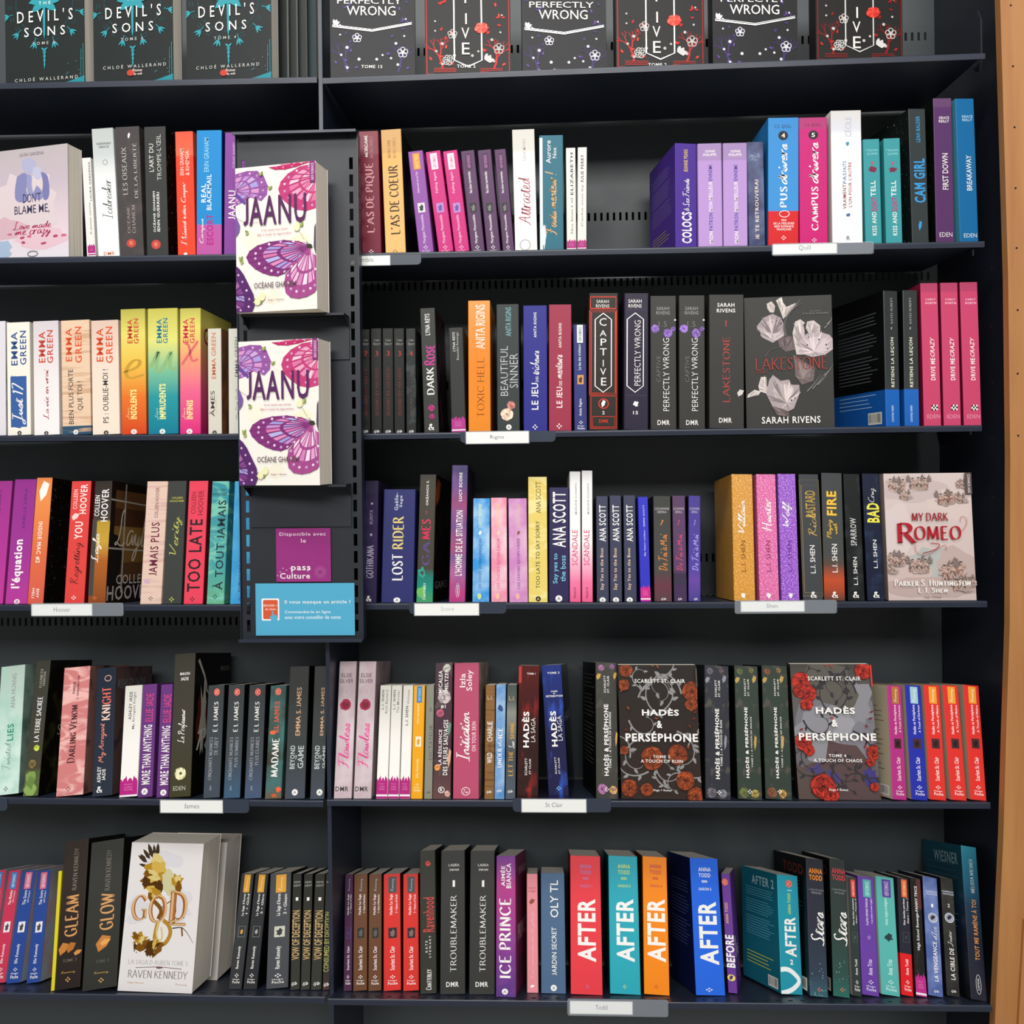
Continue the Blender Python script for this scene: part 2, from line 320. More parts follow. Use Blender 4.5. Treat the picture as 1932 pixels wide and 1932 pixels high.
def glyphs(text, style):
    """unit-box outline mesh of a piece of lettering (x 0..1, y 0..1)"""
    fam = ''.join(c for c in style if c in 'sblxrRcCiw')
    key = (text, fam)
    if key in _tc: return _tc[key]
    if any(c in fam for c in 'rRcC'):
        vs, fs = stroke_text(text, fam)
    else:
        if 'J' in text and len(text) > 1:                # the capital J is drawn standing on the line, so the text is set in pieces
            vs, fs, x = [], [], 0.0
            for i, piece in enumerate(text.split('J')):
                for pc in (['J'] if i else []) + ([piece] if piece.strip() else []):
                    v, f = raw(pc, fam)
                    if pc == 'J':
                        lo, hi = min(p[1] for p in v), max(p[1] for p in v); mx = min(p[0] for p in v); v = [(p[0] - mx + .03, (p[1] - lo) / (hi - lo) * hi) for p in v]
                    b = len(vs); vs += [(p[0] + x, p[1]) for p in v]; fs += [tuple(k + b for k in q) for q in f]; x = max(p[0] for p in vs) + .07
                    if pc.endswith(' '): x += .26
                if piece and not piece.strip(): x += .26
        else: vs, fs = raw(text, fam)
    if not vs: return [], []
    x0 = min(v[0] for v in vs); x1 = max(v[0] for v in vs); y0 = min(v[1] for v in vs); y1 = max(v[1] for v in vs)
    sx = 1 / max(1e-6, x1 - x0); sy = 1 / max(1e-6, y1 - y0)
    r = ([((v[0] - x0) * sx, (v[1] - y0) * sy) for v in vs], fs); _tc[key] = r; return r
def raw(text, fam):
    if 1:
        _fc.body = text; _fc.size = 1; _fc.fill_mode = 'FRONT'; _fc.resolution_u = 2
        _fc.offset = {'b': .014, 'x': .03, 'l': -.01}.get(next((c for c in fam if c in 'bxl'), ''), .004)
        _fc.shear = .28 if 'i' in fam else 0
        _fc.space_character = 1.7 if 'w' in fam else 1.12 if ('x' in fam or 'b' in fam) else 1.0
        bpy.context.view_layer.update()
        dg = bpy.context.evaluated_depsgraph_get(); me = _fo.evaluated_get(dg).to_mesh()
        vs = [(v.co.x, v.co.y) for v in me.vertices]; fs = [tuple(p.vertices) for p in me.polygons]
        fs = [f if sum((vs[f[i]][0] * vs[f[(i + 1) % len(f)]][1] - vs[f[(i + 1) % len(f)]][0] * vs[f[i]][1]) for i in range(len(f))) > 0 else tuple(reversed(f)) for f in fs]
        _fo.evaluated_get(dg).to_mesh_clear()
    return vs, fs

class Print:
    """flat print on one face of a thing: collects coloured shapes in face coordinates (metres, x right, z up)"""
    STEP = 0.000008
    def __init__(s, y=-.00008): s.v = []; s.f = []; s.c = []; s.m = []; s.y = y; s.k = 0; s.clip = None
    def add(s, pts, faces, c, foil=False):
        y = s.y - s.STEP * s.k; s.k += 1; b = len(s.v)
        if s.clip: pts = [(min(max(p[0], .0002), s.clip[0]), min(max(p[1], .0002), s.clip[1])) for p in pts]
        s.v += [(p[0], y, p[1]) for p in pts]; s.f += [tuple(i + b for i in f) for f in faces]
        cc = tuple(x * (ALB if not foil else 1) for x in lin(c)) + (1,)
        s.c += [cc] * len(faces); s.m += [1 if foil else 0] * len(faces)
    def poly(s, pts, c, foil=False):
        a = sum(pts[i][0] * pts[(i + 1) % len(pts)][1] - pts[(i + 1) % len(pts)][0] * pts[i][1] for i in range(len(pts)))
        if a < 0: pts = pts[::-1]
        s.add(pts, [tuple(range(len(pts)))], c, foil)
    def rect(s, x0, x1, z0, z1, c, foil=False): s.poly([(x0, z0), (x1, z0), (x1, z1), (x0, z1)], c, foil)
    def disc(s, x, z, rx, c, rz=None, n=14, foil=False):
        rz = rz or rx; s.poly([(x + rx * math.cos(2 * math.pi * i / n), z + rz * math.sin(2 * math.pi * i / n)) for i in range(n)], c, foil)
    def ring(s, x, z, r, w, c, rz=None, n=18, foil=False):
        rz = rz or r; s.line([(x + r * math.cos(2 * math.pi * i / n), z + rz * math.sin(2 * math.pi * i / n)) for i in range(n + 1)], w, c, foil=foil)
    def blob(s, x, z, rx, rz, c, seed=0, jag=.25, n=16, foil=False, rot=0):
        q = random.Random(seed); pts = []
        for i in range(n):
            a = 2 * math.pi * i / n; k = 1 + q.uniform(-jag, jag); px, pz = rx * k * math.cos(a), rz * k * math.sin(a)
            pts.append((x + px * math.cos(rot) - pz * math.sin(rot), z + px * math.sin(rot) + pz * math.cos(rot)))
        s.poly(pts, c, foil)
    def line(s, pts, w, c, taper=False, sm=0, foil=False):
        if sm: pts = smooth(pts, sm)
        v, f = ribbon(pts, (lambda dx, dy, t: w / 2 * (1 - t * .85)) if taper else (lambda dx, dy, t: w / 2))
        s.add(v, f, c, foil)
    def text(s, text, x0, x1, z0, z1, c, style='', foil=False):
        v, f = glyphs(text, style)
        if not v: return
        if 'h' in style: pts = [(x0 + a * (x1 - x0), z0 + b * (z1 - z0)) for a, b in v]
        elif 'd' in style: pts = [(x0 + b * (x1 - x0), z1 - a * (z1 - z0)) for a, b in v]
        else: pts = [(x1 - b * (x1 - x0), z0 + a * (z1 - z0)) for a, b in v]
        s.add(pts, f, c, foil or 'f' in style)
    def build(s, name, parent, matrix=None):
        if not s.v: return None
        vs = s.v if matrix is None else [matrix @ Vector(v) for v in s.v]
        o = mesh_obj(name, vs, s.f, [M_INK, M_FOIL], parent, s.m); me = o.data
        a = me.attributes.new('ink', 'FLOAT_COLOR', 'FACE')
        flat = [x for cc in s.c for x in cc]; a.data.foreach_set('color', flat)
        return o
def shade(c, k): return ''.join('%02x' % max(0, min(255, int(int(c[i:i + 2], 16) * k))) for i in (0, 2, 4))
def flower(P, x, z, r, c1, c2, seed=0, n=6, foil=False):
    q = random.Random(seed); a0 = q.random() * 6
    P.blob(x, z, r * .8, r * .8, shade(c1, .55), q.random(), .22, 14, foil)
    for ring_, k in ((1, n + 1), (.74, n), (.5, n - 1), (.28, 4)):
        for i in range(k):
            a = a0 + 2 * math.pi * i / k + ring_ * 2; rr = r * ring_; kk = q.uniform(.72, 1.1)
            cx, cz = x + rr * .6 * math.cos(a), z + rr * .6 * math.sin(a)
            P.blob(cx, cz, rr * .3, rr * .42, shade(c1 if i % 2 else c2, kk), q.random(), .16, 9, foil, a)
            P.blob(cx + rr * .1 * math.cos(a), cz + rr * .1 * math.sin(a), rr * .1, rr * .3, shade(c2, 1.12 * kk), q.random(), .2, 7, foil, a)
def vine(P, x, z, r, a0, turn, c, w, leaves=4, seed=0):
    q = random.Random(seed); pts = []; a = a0; px, pz = x, z
    for i in range(16):
        pts.append((px, pz)); px += r * .2 * math.cos(a); pz += r * .2 * math.sin(a); a += turn * (.12 + i * .028)
    P.line(pts, w, c, taper=True, sm=1)
    for k in range(leaves):
        i = 2 + k * 3
        if i < len(pts) - 1:
            b = math.atan2(pts[i + 1][1] - pts[i][1], pts[i + 1][0] - pts[i][0]) - turn * .9
            leaf(P, pts[i][0], pts[i][1], r * .32, b, c)
def leaf(P, x, z, l, a, c, wd=.3, foil=False):
    ca, sa = math.cos(a), math.sin(a)
    P.poly([(x + ca * u * l - sa * v * l, z + sa * u * l + ca * v * l) for u, v in ((0, 0), (.3, wd * .8), (.7, wd * .6), (1, 0), (.7, -wd * .6), (.3, -wd * .8))], c, foil)
def mark(P, kind, x0, x1, z0, z1, c, c2):
    cx, cz = (x0 + x1) / 2, (z0 + z1) / 2; hw, hh = (x1 - x0) / 2, (z1 - z0) / 2; r = min(hw, hh)
    if kind == '4':                                   # four small diamonds
        for dx, dz in ((0, .62), (0, -.62), (.62, 0), (-.62, 0)):
            P.poly([(cx + hw * (dx + a), cz + hh * (dz + b)) for a, b in ((0, .34), (.34, 0), (0, -.34), (-.34, 0))], c)
    elif kind == 'A':
        P.disc(cx, cz, hw, c, hh, 18); P.text('A', cx - hw * .5, cx + hw * .5, cz - hh * .5, cz + hh * .5, c2 or '333333', 'h')
    elif kind == 'rect': P.rect(x0, x1, z0, z1, c)
    elif kind == 'disc': P.disc(cx, cz, hw, c, hh, 18)
    elif kind == 'ring': P.ring(cx, cz, hw * .9, hw * .2, c, hh * .9)
    elif kind == 'flame':                             # jagged-topped band
        pts = [(x0, z0), (x1, z0)]; ns = 7
        for i in range(ns):
            pts += [(x1 - (x1 - x0) * (i + .1) / ns, z1 - (z1 - z0) * (.12 if i % 2 else .26)), (x1 - (x1 - x0) * (i + .55) / ns, z1 - (z1 - z0) * (.02 if i % 3 == 1 else .14))]
        pts.append((x0, z1 - (z1 - z0) * .2)); P.poly(pts, c)
        ht = z1 - z0; wv = x1 - x0
        for j, t in enumerate(('Harper', 'Collins', 'POCHE')):
            P.text(t, x0 + wv * .25, x1 - wv * .28, z0 + ht * (.58 - j * .11), z0 + ht * (.65 - j * .11), 'd98bb8', 'hs')
        P.rect(x0, x1, z0 + ht * .1, z0 + ht * .18, 'f0e8ee')
    elif kind == 'J':                                 # red oval with two letters
        P.disc(cx, cz, hw, c, hh, 18); P.ring(cx, cz, hw * .8, hw * .08, c2, hh * .82)
        P.text('JC', cx - hw * .5, cx + hw * .5, cz - hh * .45, cz + hh * .45, c2, 'hb')
    elif kind == 'pic': P.rect(x0, x1, z0, z1, c); P.blob(cx, cz, hw * .62, hh * .62, c2, 3, .4)
    elif kind == 'frame':
        P.line([(x0, z0), (x1, z0), (x1, z1), (x0, z1), (x0, z0)], hw * .12, c); P.blob(cx, cz, hw * .45, hh * .4, c2, 3, .4)
    elif kind == 'blob': P.blob(cx, cz, hw * .85, hh * .85, c, int(cx * 1e5), .3)
    elif kind == 'rose': P.blob(cx, cz, hw * .9, hh * .9, c, 5, .1, 16); P.blob(cx, cz, hw * .5, hh * .5, c2, 6, .2); P.ring(cx, cz, hw * .25, hw * .1, c, hh * .25)
    elif kind == 'flower': flower(P, cx, cz, r, c, c2, int(cx * 1e5))
    elif kind == 'leaf': P.poly([(cx - hw * .6, z0), (cx - hw, cz), (cx - hw * .2, z1), (cx + hw, z1 - hh * .3), (cx + hw * .5, cz - hh * .4)], c)
    elif kind == 'hex':
        P.line([(x0, z0 + hh * .16), (cx, z0), (x1, z0 + hh * .16), (x1, z1 - hh * .16), (cx, z1), (x0, z1 - hh * .16), (x0, z0 + hh * .16)], hw * .1, c, foil=True)
    elif kind == 'box': P.line([(x0, z0), (x1, z0), (x1, z1), (x0, z1), (x0, z0)], hw * .05, c, foil=True)
    elif kind == 'hl': P.line([(x0, cz), (x1, cz)], z1 - z0, c)
    elif kind == 'inf': P.ring(cx - hw * .5, cz, hw * .42, hw * .2, c, hh * .8, 10); P.ring(cx + hw * .5, cz, hw * .42, hw * .2, c, hh * .8, 10)
    elif kind == 'oval': P.ring(cx, cz, hw * .9, hw * .12, c, hh * .95)
    elif kind == 'check':
        for i in range(4):
            for j in range(3):
                P.rect(x0 + (x1 - x0) * i / 4, x0 + (x1 - x0) * (i + 1) / 4, z0 + (z1 - z0) * j / 3 + (i % 2) * hh * .1, z0 + (z1 - z0) * (j + 1) / 3 + (i % 2) * hh * .1, c if (i + j) % 2 else c2)
    elif kind == 'specks':
        q = random.Random(int(cx * 1e5))
        for i in range(26): P.disc(q.uniform(x0, x1), z0 + (z1 - z0) * q.random() ** 1.6, hw * .05 * q.uniform(.5, 1.6), c, n=6)
# ------------------------------------------------------------------ shelf geometry (rows counted from the top)
LIP_L = [((0, 157), (598, 145)), ((0, 486), (598, 477)), ((0, 822), (598, 817)), ((0, 1141), (598, 1141)), ((0, 1505), (610, 1511)), ((0, 1873), (613, 1881))]
LIP_R = [((609, 147), (1858, 100)), ((609, 479), (1857, 455)), ((609, 819), (1852, 802)), ((609, 1139), (1862, 1134)), ((617, 1509), (1868, 1514)), ((619, 1884), (1871, 1897))]
TILT = [R(0), R(0), R(2), R(8), R(15), R(23)]
LIPY = [0.0, 0.0, 0.0, 0.0, -.015, -.03]
BACKY = .225
def lip(row, bay, x):                     # world z of the shelf edge at world x
    a, b = (LIP_L if bay == 'L' else LIP_R)[row]; A = at(*a, LIPY[row]); B = at(*b, LIPY[row])
    return A.z + (B.z - A.z) * (x - A.x) / (B.x - A.x)
def row_base(row, bay, x, s):
    T = TILT[row]; return Vector((x, LIPY[row] + s * math.cos(T), lip(row, bay, x) - s * math.sin(T)))

case = tag(empty('bookcase', (.2, 0, 0)), 'tall dark navy steel bookcase with two bays of shelves', 'bookcase')
def cpart(mb, name, mats, **k):
    o = mb.build(name, mats, case); o.location = (-.2, 0, 0)
    for a, b in k.items(): o[a] = b
    return o
XL, XR = -1.30, at(1858, 100, 0).x + .002
XD = (at(607, 147).x + at(600, 147).x) / 2          # divider sheet between the bays
for row in range(6):
    T = TILT[row]
    for bay in 'LR':
        ends = (LIP_L if bay == 'L' else LIP_R)[row]
        A, B = at(*ends[0], LIPY[row]), at(*ends[1], LIPY[row])
        if bay == 'L': xa = XL; xb = B.x; za = lip(row, bay, xa); zb = B.z
        else: xa, xb, za, zb = A.x, B.x, A.z, B.z
        if row == 0: mb_d = BACKY - .004
        dep = (BACKY - .006 - LIPY[row]) / math.cos(T)
        mb = MB(); th = .0012; lh = .0105
        d = Vector((0, math.cos(T), -math.sin(T))); y0 = LIPY[row]
        # folded sheet: front lip with small rounded top, then the deck
        prof = [(y0 + .002, -lh), (y0 - .0006, -lh), (y0 - .0012, -.003), (y0 - .0009, -.001), (y0, 0), (y0 + dep * math.cos(T), -dep * math.sin(T)), (y0 + dep * math.cos(T), -dep * math.sin(T) - .0014), (y0 + .003, -.0018 - .003 * math.tan(T)), (y0 + .002, -.004)]
        vs = [(xa, y, za + z) for y, z in prof] + [(xb, y, zb + z) for y, z in prof]; n = len(prof)
        mb.add(vs, [tuple(range(n)), tuple(reversed(range(n, 2 * n)))] + [(i, n + i, n + (i + 1) % n, (i + 1) % n) for i in range(n)])
        sh = cpart(mb, 'shelf', M_NAVY)
        if row == 5:                      # row of small punched holes along the deck front
            ho = MB(); x = xa + .02
            while x < xb - .01:
                z = lip(row, bay, x); p = Vector((x, y0, z)) + d * .017 + Vector((0, math.sin(T), math.cos(T))) * .0004
                e = d * .0022; f = Vector((.004, 0, 0))
                ho.add([p - e - f, p - e + f, p + e + f, p + e - f], [(0, 1, 2, 3)]); x += .021
            o = ho.build('punched_hole', M_HOLE, sh); o['kind'] = 'stuff'
# back panels with punched bands of slots (real openings)
def slotted(mb, x0, x1, z0, z1, y, bands, pitch, sw, sh, xs0=None, xs1=None):
    """sheet facing -Y from x0..x1, z0..z1 with rows of vertical slots centred on the heights in bands"""
    cuts = sorted(bands); z = z0
    def q(a, b, c, e): mb.add([(a, y, c), (b, y, c), (b, y, e), (a, y, e)], [(0, 1, 2, 3)])
    for zb in cuts:
        lo, hi = zb - sh / 2, zb + sh / 2
        q(x0, x1, z, lo); x = x0
        n = int((x1 - x0 - pitch) / pitch)
        for i in range(n):
            a = x0 + pitch * (i + .75); q(x, a, lo, hi); x = a + sw
            # slot walls give the sheet its thickness
            mb.add([(a, y, lo), (a, y + .002, lo), (a, y + .002, hi), (a, y, hi)], [(0, 1, 2, 3)])
            mb.add([(a + sw, y, lo), (a + sw, y + .002, lo), (a + sw, y + .002, hi), (a + sw, y, hi)], [(3, 2, 1, 0)])
        q(x, x1, lo, hi); z = hi
    q(x0, x1, z, z1)
def zat(px, py, Y): return at(px, py, Y).z
bands = [zat(1750, 68, BACKY), zat(1180, 408, BACKY), zat(1195, 532, BACKY), zat(1590, 716, BACKY), zat(1590, 800, BACKY), zat(1350, 1052, BACKY), zat(1350, 1130, BACKY), zat(1405, 1736, BACKY), zat(1418, 1832, BACKY), zat(1700, 192, BACKY)]
XS = XR + .028                                      # inner face of the right side panel
mb = MB(); slotted(mb, XD + .002, XS, .25, 2.62, BACKY, bands, .0128, .0048, .0165); cpart(mb, 'back_panel', M_DARK)
mb = MB(); slotted(mb, XL, XD - .002, .25, 2.62, BACKY, [zat(370, 1172, BACKY)], .0128, .0048, .0165); cpart(mb, 'back_panel', M_DARK)
mb = MB(); mb.box(XD - .0035, XD + .0035, .004, BACKY - .001, .0, 2.62); cpart(mb, 'divider_panel', M_NAVY)
mb = MB(); mb.box(XS, XS + .004, -.012, BACKY + .02, 0, 2.62); mb.box(XS + .004, XS + .02, -.012, -.009, 0, 2.62); sp = cpart(mb, 'side_panel', M_NAVY2)
for px, py in ((1870, 615), (1872, 723), (1872, 830), (1873, 938), (1871, 508), (1874, 1045)):
    d_ = ray(px, py); p = CAMP + d_ * ((XS - CAMP.x) / d_.x); hb = MB(); hb.tube((XS - .0004, p.y, p.z), (XS + .002, p.y, p.z), .0035, 10)
    o = hb.build('screw_hole', M_HOLE, sp)
# shelf brackets at the right ends: rounded steel ears
for row in range(6):
    T = TILT[row]; x = at(*LIP_R[row][1], LIPY[row]).x + .0045; z = lip(row, 'R', XR)
    if row == 0:
        pts = [(.006, -.02), (.02, -.012), (.045, .03), (.05, .06), (.035, .085), (.01, .09), (-.0, .07), (.0, 0)]
    else: pts = [(.045, -.014), (.15, -.03), (.16, -.003), (.045, -.003)]
    mb = MB(); n = len(pts); dy = .02 if row == 0 else .0
    vs = [(x, LIPY[row] + a * math.cos(T) + b * math.sin(T) + dy, z - a * math.sin(T) + b * math.cos(T)) for a, b in pts]; vs += [(v[0] + .003, v[1], v[2]) for v in vs]
    mb.add(vs, [tuple(range(n)), tuple(reversed(range(n, 2 * n)))] + [(i, n + i, n + (i + 1) % n, (i + 1) % n) for i in range(n)])
    br = cpart(mb, 'shelf_bracket', M_NAVY2)
# room shell around it
mb = MB(); mb.box(-5, 5, -7, .42, -.05, 0); tag(mb.build('floor', metal_paint('pale_floor', '9f9b94', .5)), None, kind='structure')
mb = MB(); mb.box(-3.2, 3.2, .36, .42, 0, 3.9); tag(mb.build('wall_back', metal_paint('dark_wall', '17191c', .8)), None, kind='structure')
# ------------------------------------------------------------------ wooden panel closing the row on the right
M_WOOD, nt_, b_ = nodemat('pale_oak_veneer')
tc_ = nt_.nodes.new('ShaderNodeTexCoord'); mp_ = nt_.nodes.new('ShaderNodeMapping'); mp_.inputs['Scale'].default_value = (40, 40, 3)
no_ = nt_.nodes.new('ShaderNodeTexNoise'); no_.inputs['Scale'].default_value = 1; no_.inputs['Detail'].default_value = 5
rp_ = nt_.nodes.new('ShaderNodeValToRGB'); rp_.color_ramp.elements[0].color = alb('a87040'); rp_.color_ramp.elements[1].color = alb('bd8650'); rp_.color_ramp.elements[0].position = .3; rp_.color_ramp.elements[1].position = .7
for a, b in ((tc_.outputs['Object'], mp_.inputs[0]), (mp_.outputs[0], no_.inputs['Vector']), (no_.outputs['Fac'], rp_.inputs[0]), (rp_.outputs[0], b_.inputs['Base Color'])): nt_.links.new(a, b)
b_.inputs['Roughness'].default_value = .55
WY = -.03
wood = tag(empty('wooden_panel', (at(2000, 1700, WY).x, WY, 0)), 'pale wooden panel with a column of drilled holes right of the bookcase', 'panel')
edge = [(1882, -190), (1887, 0), (1902, 520), (1906, 860), (1905, 1180), (1898, 1400), (1893, 1580), (1877, 1932), (1868, 2100)]
E_ = [at(px, py, WY) for px, py in edge]
pts = [(p.x - wood.location.x, p.z) for p in E_]; zt, zb = pts[0][1], 0.0; pts.append((pts[-1][0] - .01, zb))
mb = MB(); mb.plate([(.12, zt)] + pts + [(.12, zb)], 0, .015); mb.build('board', M_WOOD, wood)
pts2 = [(at(px, py, WY - .004).x - wood.location.x, at(px, py, WY - .004).z) for px, py in ((1932, 1735), (1921, 1932), (1910, 2120))]
mb = MB(); mb.plate([(.12, pts2[0][1])] + [pts2[0]] + pts2[1:] + [(pts2[2][0], 0), (.12, 0)], -.005, -.0002); o = mb.build('edge_strip', M_WOOD, wood); o['label'] = 'lighter wooden strip along the lower front edge'
for px, py in ((1907, 10), (1911, 125), (1914, 240), (1916, 355), (1918, 468), (1920, 585), (1920, 705), (1921, 822)):
    p = at(px, py, WY); mb = MB(); mb.tube((p.x - wood.location.x, -.0004, p.z), (p.x - wood.location.x, .01, p.z), .0017, 10); mb.build('drilled_hole', M_HOLE, wood)

# ------------------------------------------------------------------ books
ORD = ['top', 'second', 'third', 'fourth', 'fifth', 'bottom']
CROP = {'1': (0, 0, .32091), '2': (600, 0, .33126), '3': (1220, 0, .36853), '4': (0, 480, .2381), '5': (660, 520, .24845), '6': (1100, 520, .24845), '7': (1500, 520, .2236),
        '8': (430, 230, .20179), '9': (0, 860, .24845), '10': (430, 580, .34177), '11': (670, 850, .18634), '12': (1020, 860, .19669), '13': (1360, 860, .29607), '14': (0, 1210, .17598), '15': (300, 1200, .18634),
        '16': (610, 1220, .19151), '17': (930, 1220, .20704), '18': (1300, 1200, .20704), '19': (1600, 1180, .20698), '20': (0, 1560, .24845), '21': (410, 1560, .21739), '22': (780, 1560, .19669), '23': (1040, 1560, .20704), '24': (1380, 1560, .19259), '25': (1590, 1560, .19257)}
cur = dict(row=0, bay='L', crop='1')
def sec(row, bay, crop): cur.update(row=row, bay=bay, crop=crop)
def px(x, y): o = CROP[cur['crop']]; return o[0] + x * o[2], o[1] + y * o[2]
W = 'f4f1ec'
LABELS = set()
def book(x0, x1, yt, xt, spec, desc, T=(), s=.010, by=None, yw=0, d=None, side=None, group=None, front=False, t=.03, art=None, left=None, right=None, gloss=.42, H=None, hard=False, name=None, shelfword=True, ph=0, ft=None):
    row, bay = cur['row'], cur['bay']; Ti = TILT[row] if ft is None else R(ft)
    ex = Vector((1, 0, 0)); ey = Vector((0, math.cos(Ti), -math.sin(Ti))); ez = Vector((0, math.sin(Ti), math.cos(Ti)))
    X0 = px(x0, 0)[0]; X1 = px(x1, 0)[0]; XT, YT = px(xt, yt)
    if by is not None:
        ty = px(0, by)[1]; lo, hi = 0.001, .12
        for _ in range(20):
            mid = (lo + hi) / 2; P = at(X0, ty, 0); q = row_base(row, bay, P.x, mid)
            if proj(q)[1] > ty: lo = mid
            else: hi = mid
        s = lo
    def base_at(X):
        x = at(X, 500, 0).x
        for _ in range(6):
            q = row_base(row, bay, x, s); x += (X - proj(q)[0]) * q_depth(q) / FPX
        return row_base(row, bay, x, s)
    def q_depth(q): return (q - CAMP).dot(FV)
    A, B = base_at(X0), base_at(X1); wd = (B - A).length
    n = -ey
    C = on_plane(XT, YT, A, n); up = C - A; h = up.length; phi = R(ph) if front else math.atan2(up.dot(ex), up.dot(ez))   # lean to the right
    if front: h = up.dot(ez)
    if H: h = H
    wd *= math.cos(phi)
    base = Matrix((ex, ey, ez)).transposed()
    M = base @ Matrix.Rotation(phi, 3, 'Y') @ Matrix.Rotation(R(yw), 3, 'Z')
    org = A + ez * (.0006 + abs(B.z - A.z))
    wd /= math.cos(R(yw)); org0 = org.copy()
    for _ in range(6 if (yw or front) else 1):            # keep both lower corners where they stand on the shelf
        org = org0 + (base @ Vector((0, math.sin(R(-yw)) * wd, 0)) if yw < 0 else Vector((0, 0, 0)))
        if not (yw or front): break
        a_, b_ = proj(org)[0], proj(org + M.col[0] * wd)[0]
        org0.x += (X0 - a_) * q_depth(org) / FPX; wd *= (X1 - X0) / (b_ - a_)
    dep = t if front else (d or (.108 if h < .196 else .138))
    org = org - ez * min(0.0, *[(M @ Vector((a_, b_, 0))).dot(ez) for a_ in (0, wd) for b_ in (0, dep)])
    M4 = M.to_4x4(); M4.translation = org; inv = M4.inverted()
    dep = min(dep, (BACKY - .004 - org.y - abs(wd * math.sin(R(yw))) - max(0, h * math.sin(Ti))) / math.cos(Ti)) if not front else dep
    label = desc + (f', {ORD[row]} shelf' if shelfword else '')
    if label in LABELS: print('DUPLICATE LABEL', label)
    if not 4 <= len(label.replace(',', '').split()) <= 16: print('LABEL LENGTH', len(label.split()), label)
    LABELS.add(label)
    name = name or ('hardback_book' if hard else 'book' if front else 'paperback_book')
    root = empty(name); root.matrix_world = M4
    tag(root, label, 'book', group or f'books on the {ORD[row]} shelf')
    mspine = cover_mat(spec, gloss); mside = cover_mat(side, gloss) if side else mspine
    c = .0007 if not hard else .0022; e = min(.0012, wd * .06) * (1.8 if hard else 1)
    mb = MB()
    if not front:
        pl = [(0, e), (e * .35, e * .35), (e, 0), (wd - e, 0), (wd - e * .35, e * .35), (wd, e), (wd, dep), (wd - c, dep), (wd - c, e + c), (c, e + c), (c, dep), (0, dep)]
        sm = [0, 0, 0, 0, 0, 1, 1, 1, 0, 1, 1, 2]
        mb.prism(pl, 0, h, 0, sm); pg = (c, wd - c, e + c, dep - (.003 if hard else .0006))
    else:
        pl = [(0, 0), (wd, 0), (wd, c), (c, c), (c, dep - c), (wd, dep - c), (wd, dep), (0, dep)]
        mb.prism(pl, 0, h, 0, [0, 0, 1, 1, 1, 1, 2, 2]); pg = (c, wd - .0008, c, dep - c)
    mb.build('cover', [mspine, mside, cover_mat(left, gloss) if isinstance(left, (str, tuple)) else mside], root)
    pb = MB(); hh = .0004 if not hard else .003
    pb.box(pg[0], pg[1], pg[2], pg[3], hh, h - hh); pb.build('page_block', M_PAGES, root)
    nrm = -M.col[1]
    def loc(x, y):
        v = inv @ on_plane(*px(x, y), org, nrm); return v.x, v.z
    P = Print(); P.clip = (wd - .0002, h - .0002)
    if art:
        Pa = Print(); Pa.clip = (wd - .0002, h - .0002); art(Pa, loc, wd, h); Pa.build('artwork', root); P.y = Pa.y - Pa.k * Print.STEP
    for tx in T:
        txt, a0, b0, a1, b1 = tx[:5]; colr = tx[5] if len(tx) > 5 else W; st = tx[6] if len(tx) > 6 else ''
        cx, cz = loc((a0 + a1) / 2, (b0 + b1) / 2)
        u0, v0 = loc(a0, (b0 + b1) / 2); u1, v1 = loc(a1, (b0 + b1) / 2); q0 = loc((a0 + a1) / 2, b1); q1 = loc((a0 + a1) / 2, b0)
        drift = abs(q1[0] - q0[0]) if 'h' not in st and txt[0] != '*' else 0
        ww = (u1 - u0); ww = max(ww - drift, ww * .5); zz = q1[1] - q0[1]
        X0_, X1_, Z0, Z1 = cx - ww / 2, cx + ww / 2, cz - zz / 2, cz + zz / 2
        X0_ = max(X0_, .0002); X1_ = min(X1_, wd - .0002)
        if X1_ <= X0_: continue
        if txt[0] == '*': mark(P, txt[1:], X0_, X1_, Z0, Z1, colr, st or '222222')
        else: P.text(txt, X0_, X1_, Z0, Z1, colr, st)
    P.build('front_lettering' if front else 'spine_lettering', root)
    if callable(left):
        L_ = Print(); L_.clip = (dep - .0002, h - .0002); left(L_, dep, h); L_.build('back_cover_print', root, Matrix(((0, 1, 0, 0), (-1, 0, 0, dep), (0, 0, 1, 0), (0, 0, 0, 1))))
    if callable(right):
        L_ = Print(); L_.clip = (dep - .0002, h - .0002); right(L_, dep, h); L_.build('front_cover_print', root, Matrix(((0, -1, 0, wd), (1, 0, 0, 0), (0, 0, 1, 0), (0, 0, 0, 1))))
    return root
def blurb(c, c2=None, code=False, title=None, n=16, z0=.35, z1=.85):
    def f(P, d, h):
        q = random.Random(n)
        for i in range(n):
            z = h * (z1 - (z1 - z0) * i / n)
            if i in (4, 11): continue
            P.rect(d * .12, d * (.12 + .76 * q.uniform(.75, 1)), z, z + h * .006, c)
        if title: P.text(title[0], d * .3, d * .9, h * .86, h * .94, title[1], 'hb')
        if c2:
            for i in range(4): P.rect(d * .12, d * q.uniform(.6, .85), h * (.24 - .03 * i), h * (.247 - .03 * i), c2)
        if code:
            P.rect(d * .68, d * .93, h * .02, h * .11, 'd8d4cc')
            for i in range(14): P.rect(d * (.7 + i * .015), d * (.7 + i * .015) + d * q.choice((.004, .008)), h * .035, h * .1, '222222')
    return f
def cover_words(*items):     # items: (text, x0, x1, z0, z1, colour, style) in fractions of the side cover
    def f(P, d, h):
        for it in items:
            if it[0][0] == '*': mark(P, it[0][1:], it[1] * d, it[2] * d, it[3] * h, it[4] * h, it[5], it[6])
            else: P.text(it[0], it[1] * d, it[2] * d, it[3] * h, it[4] * h, it[5], it[6])
    return f
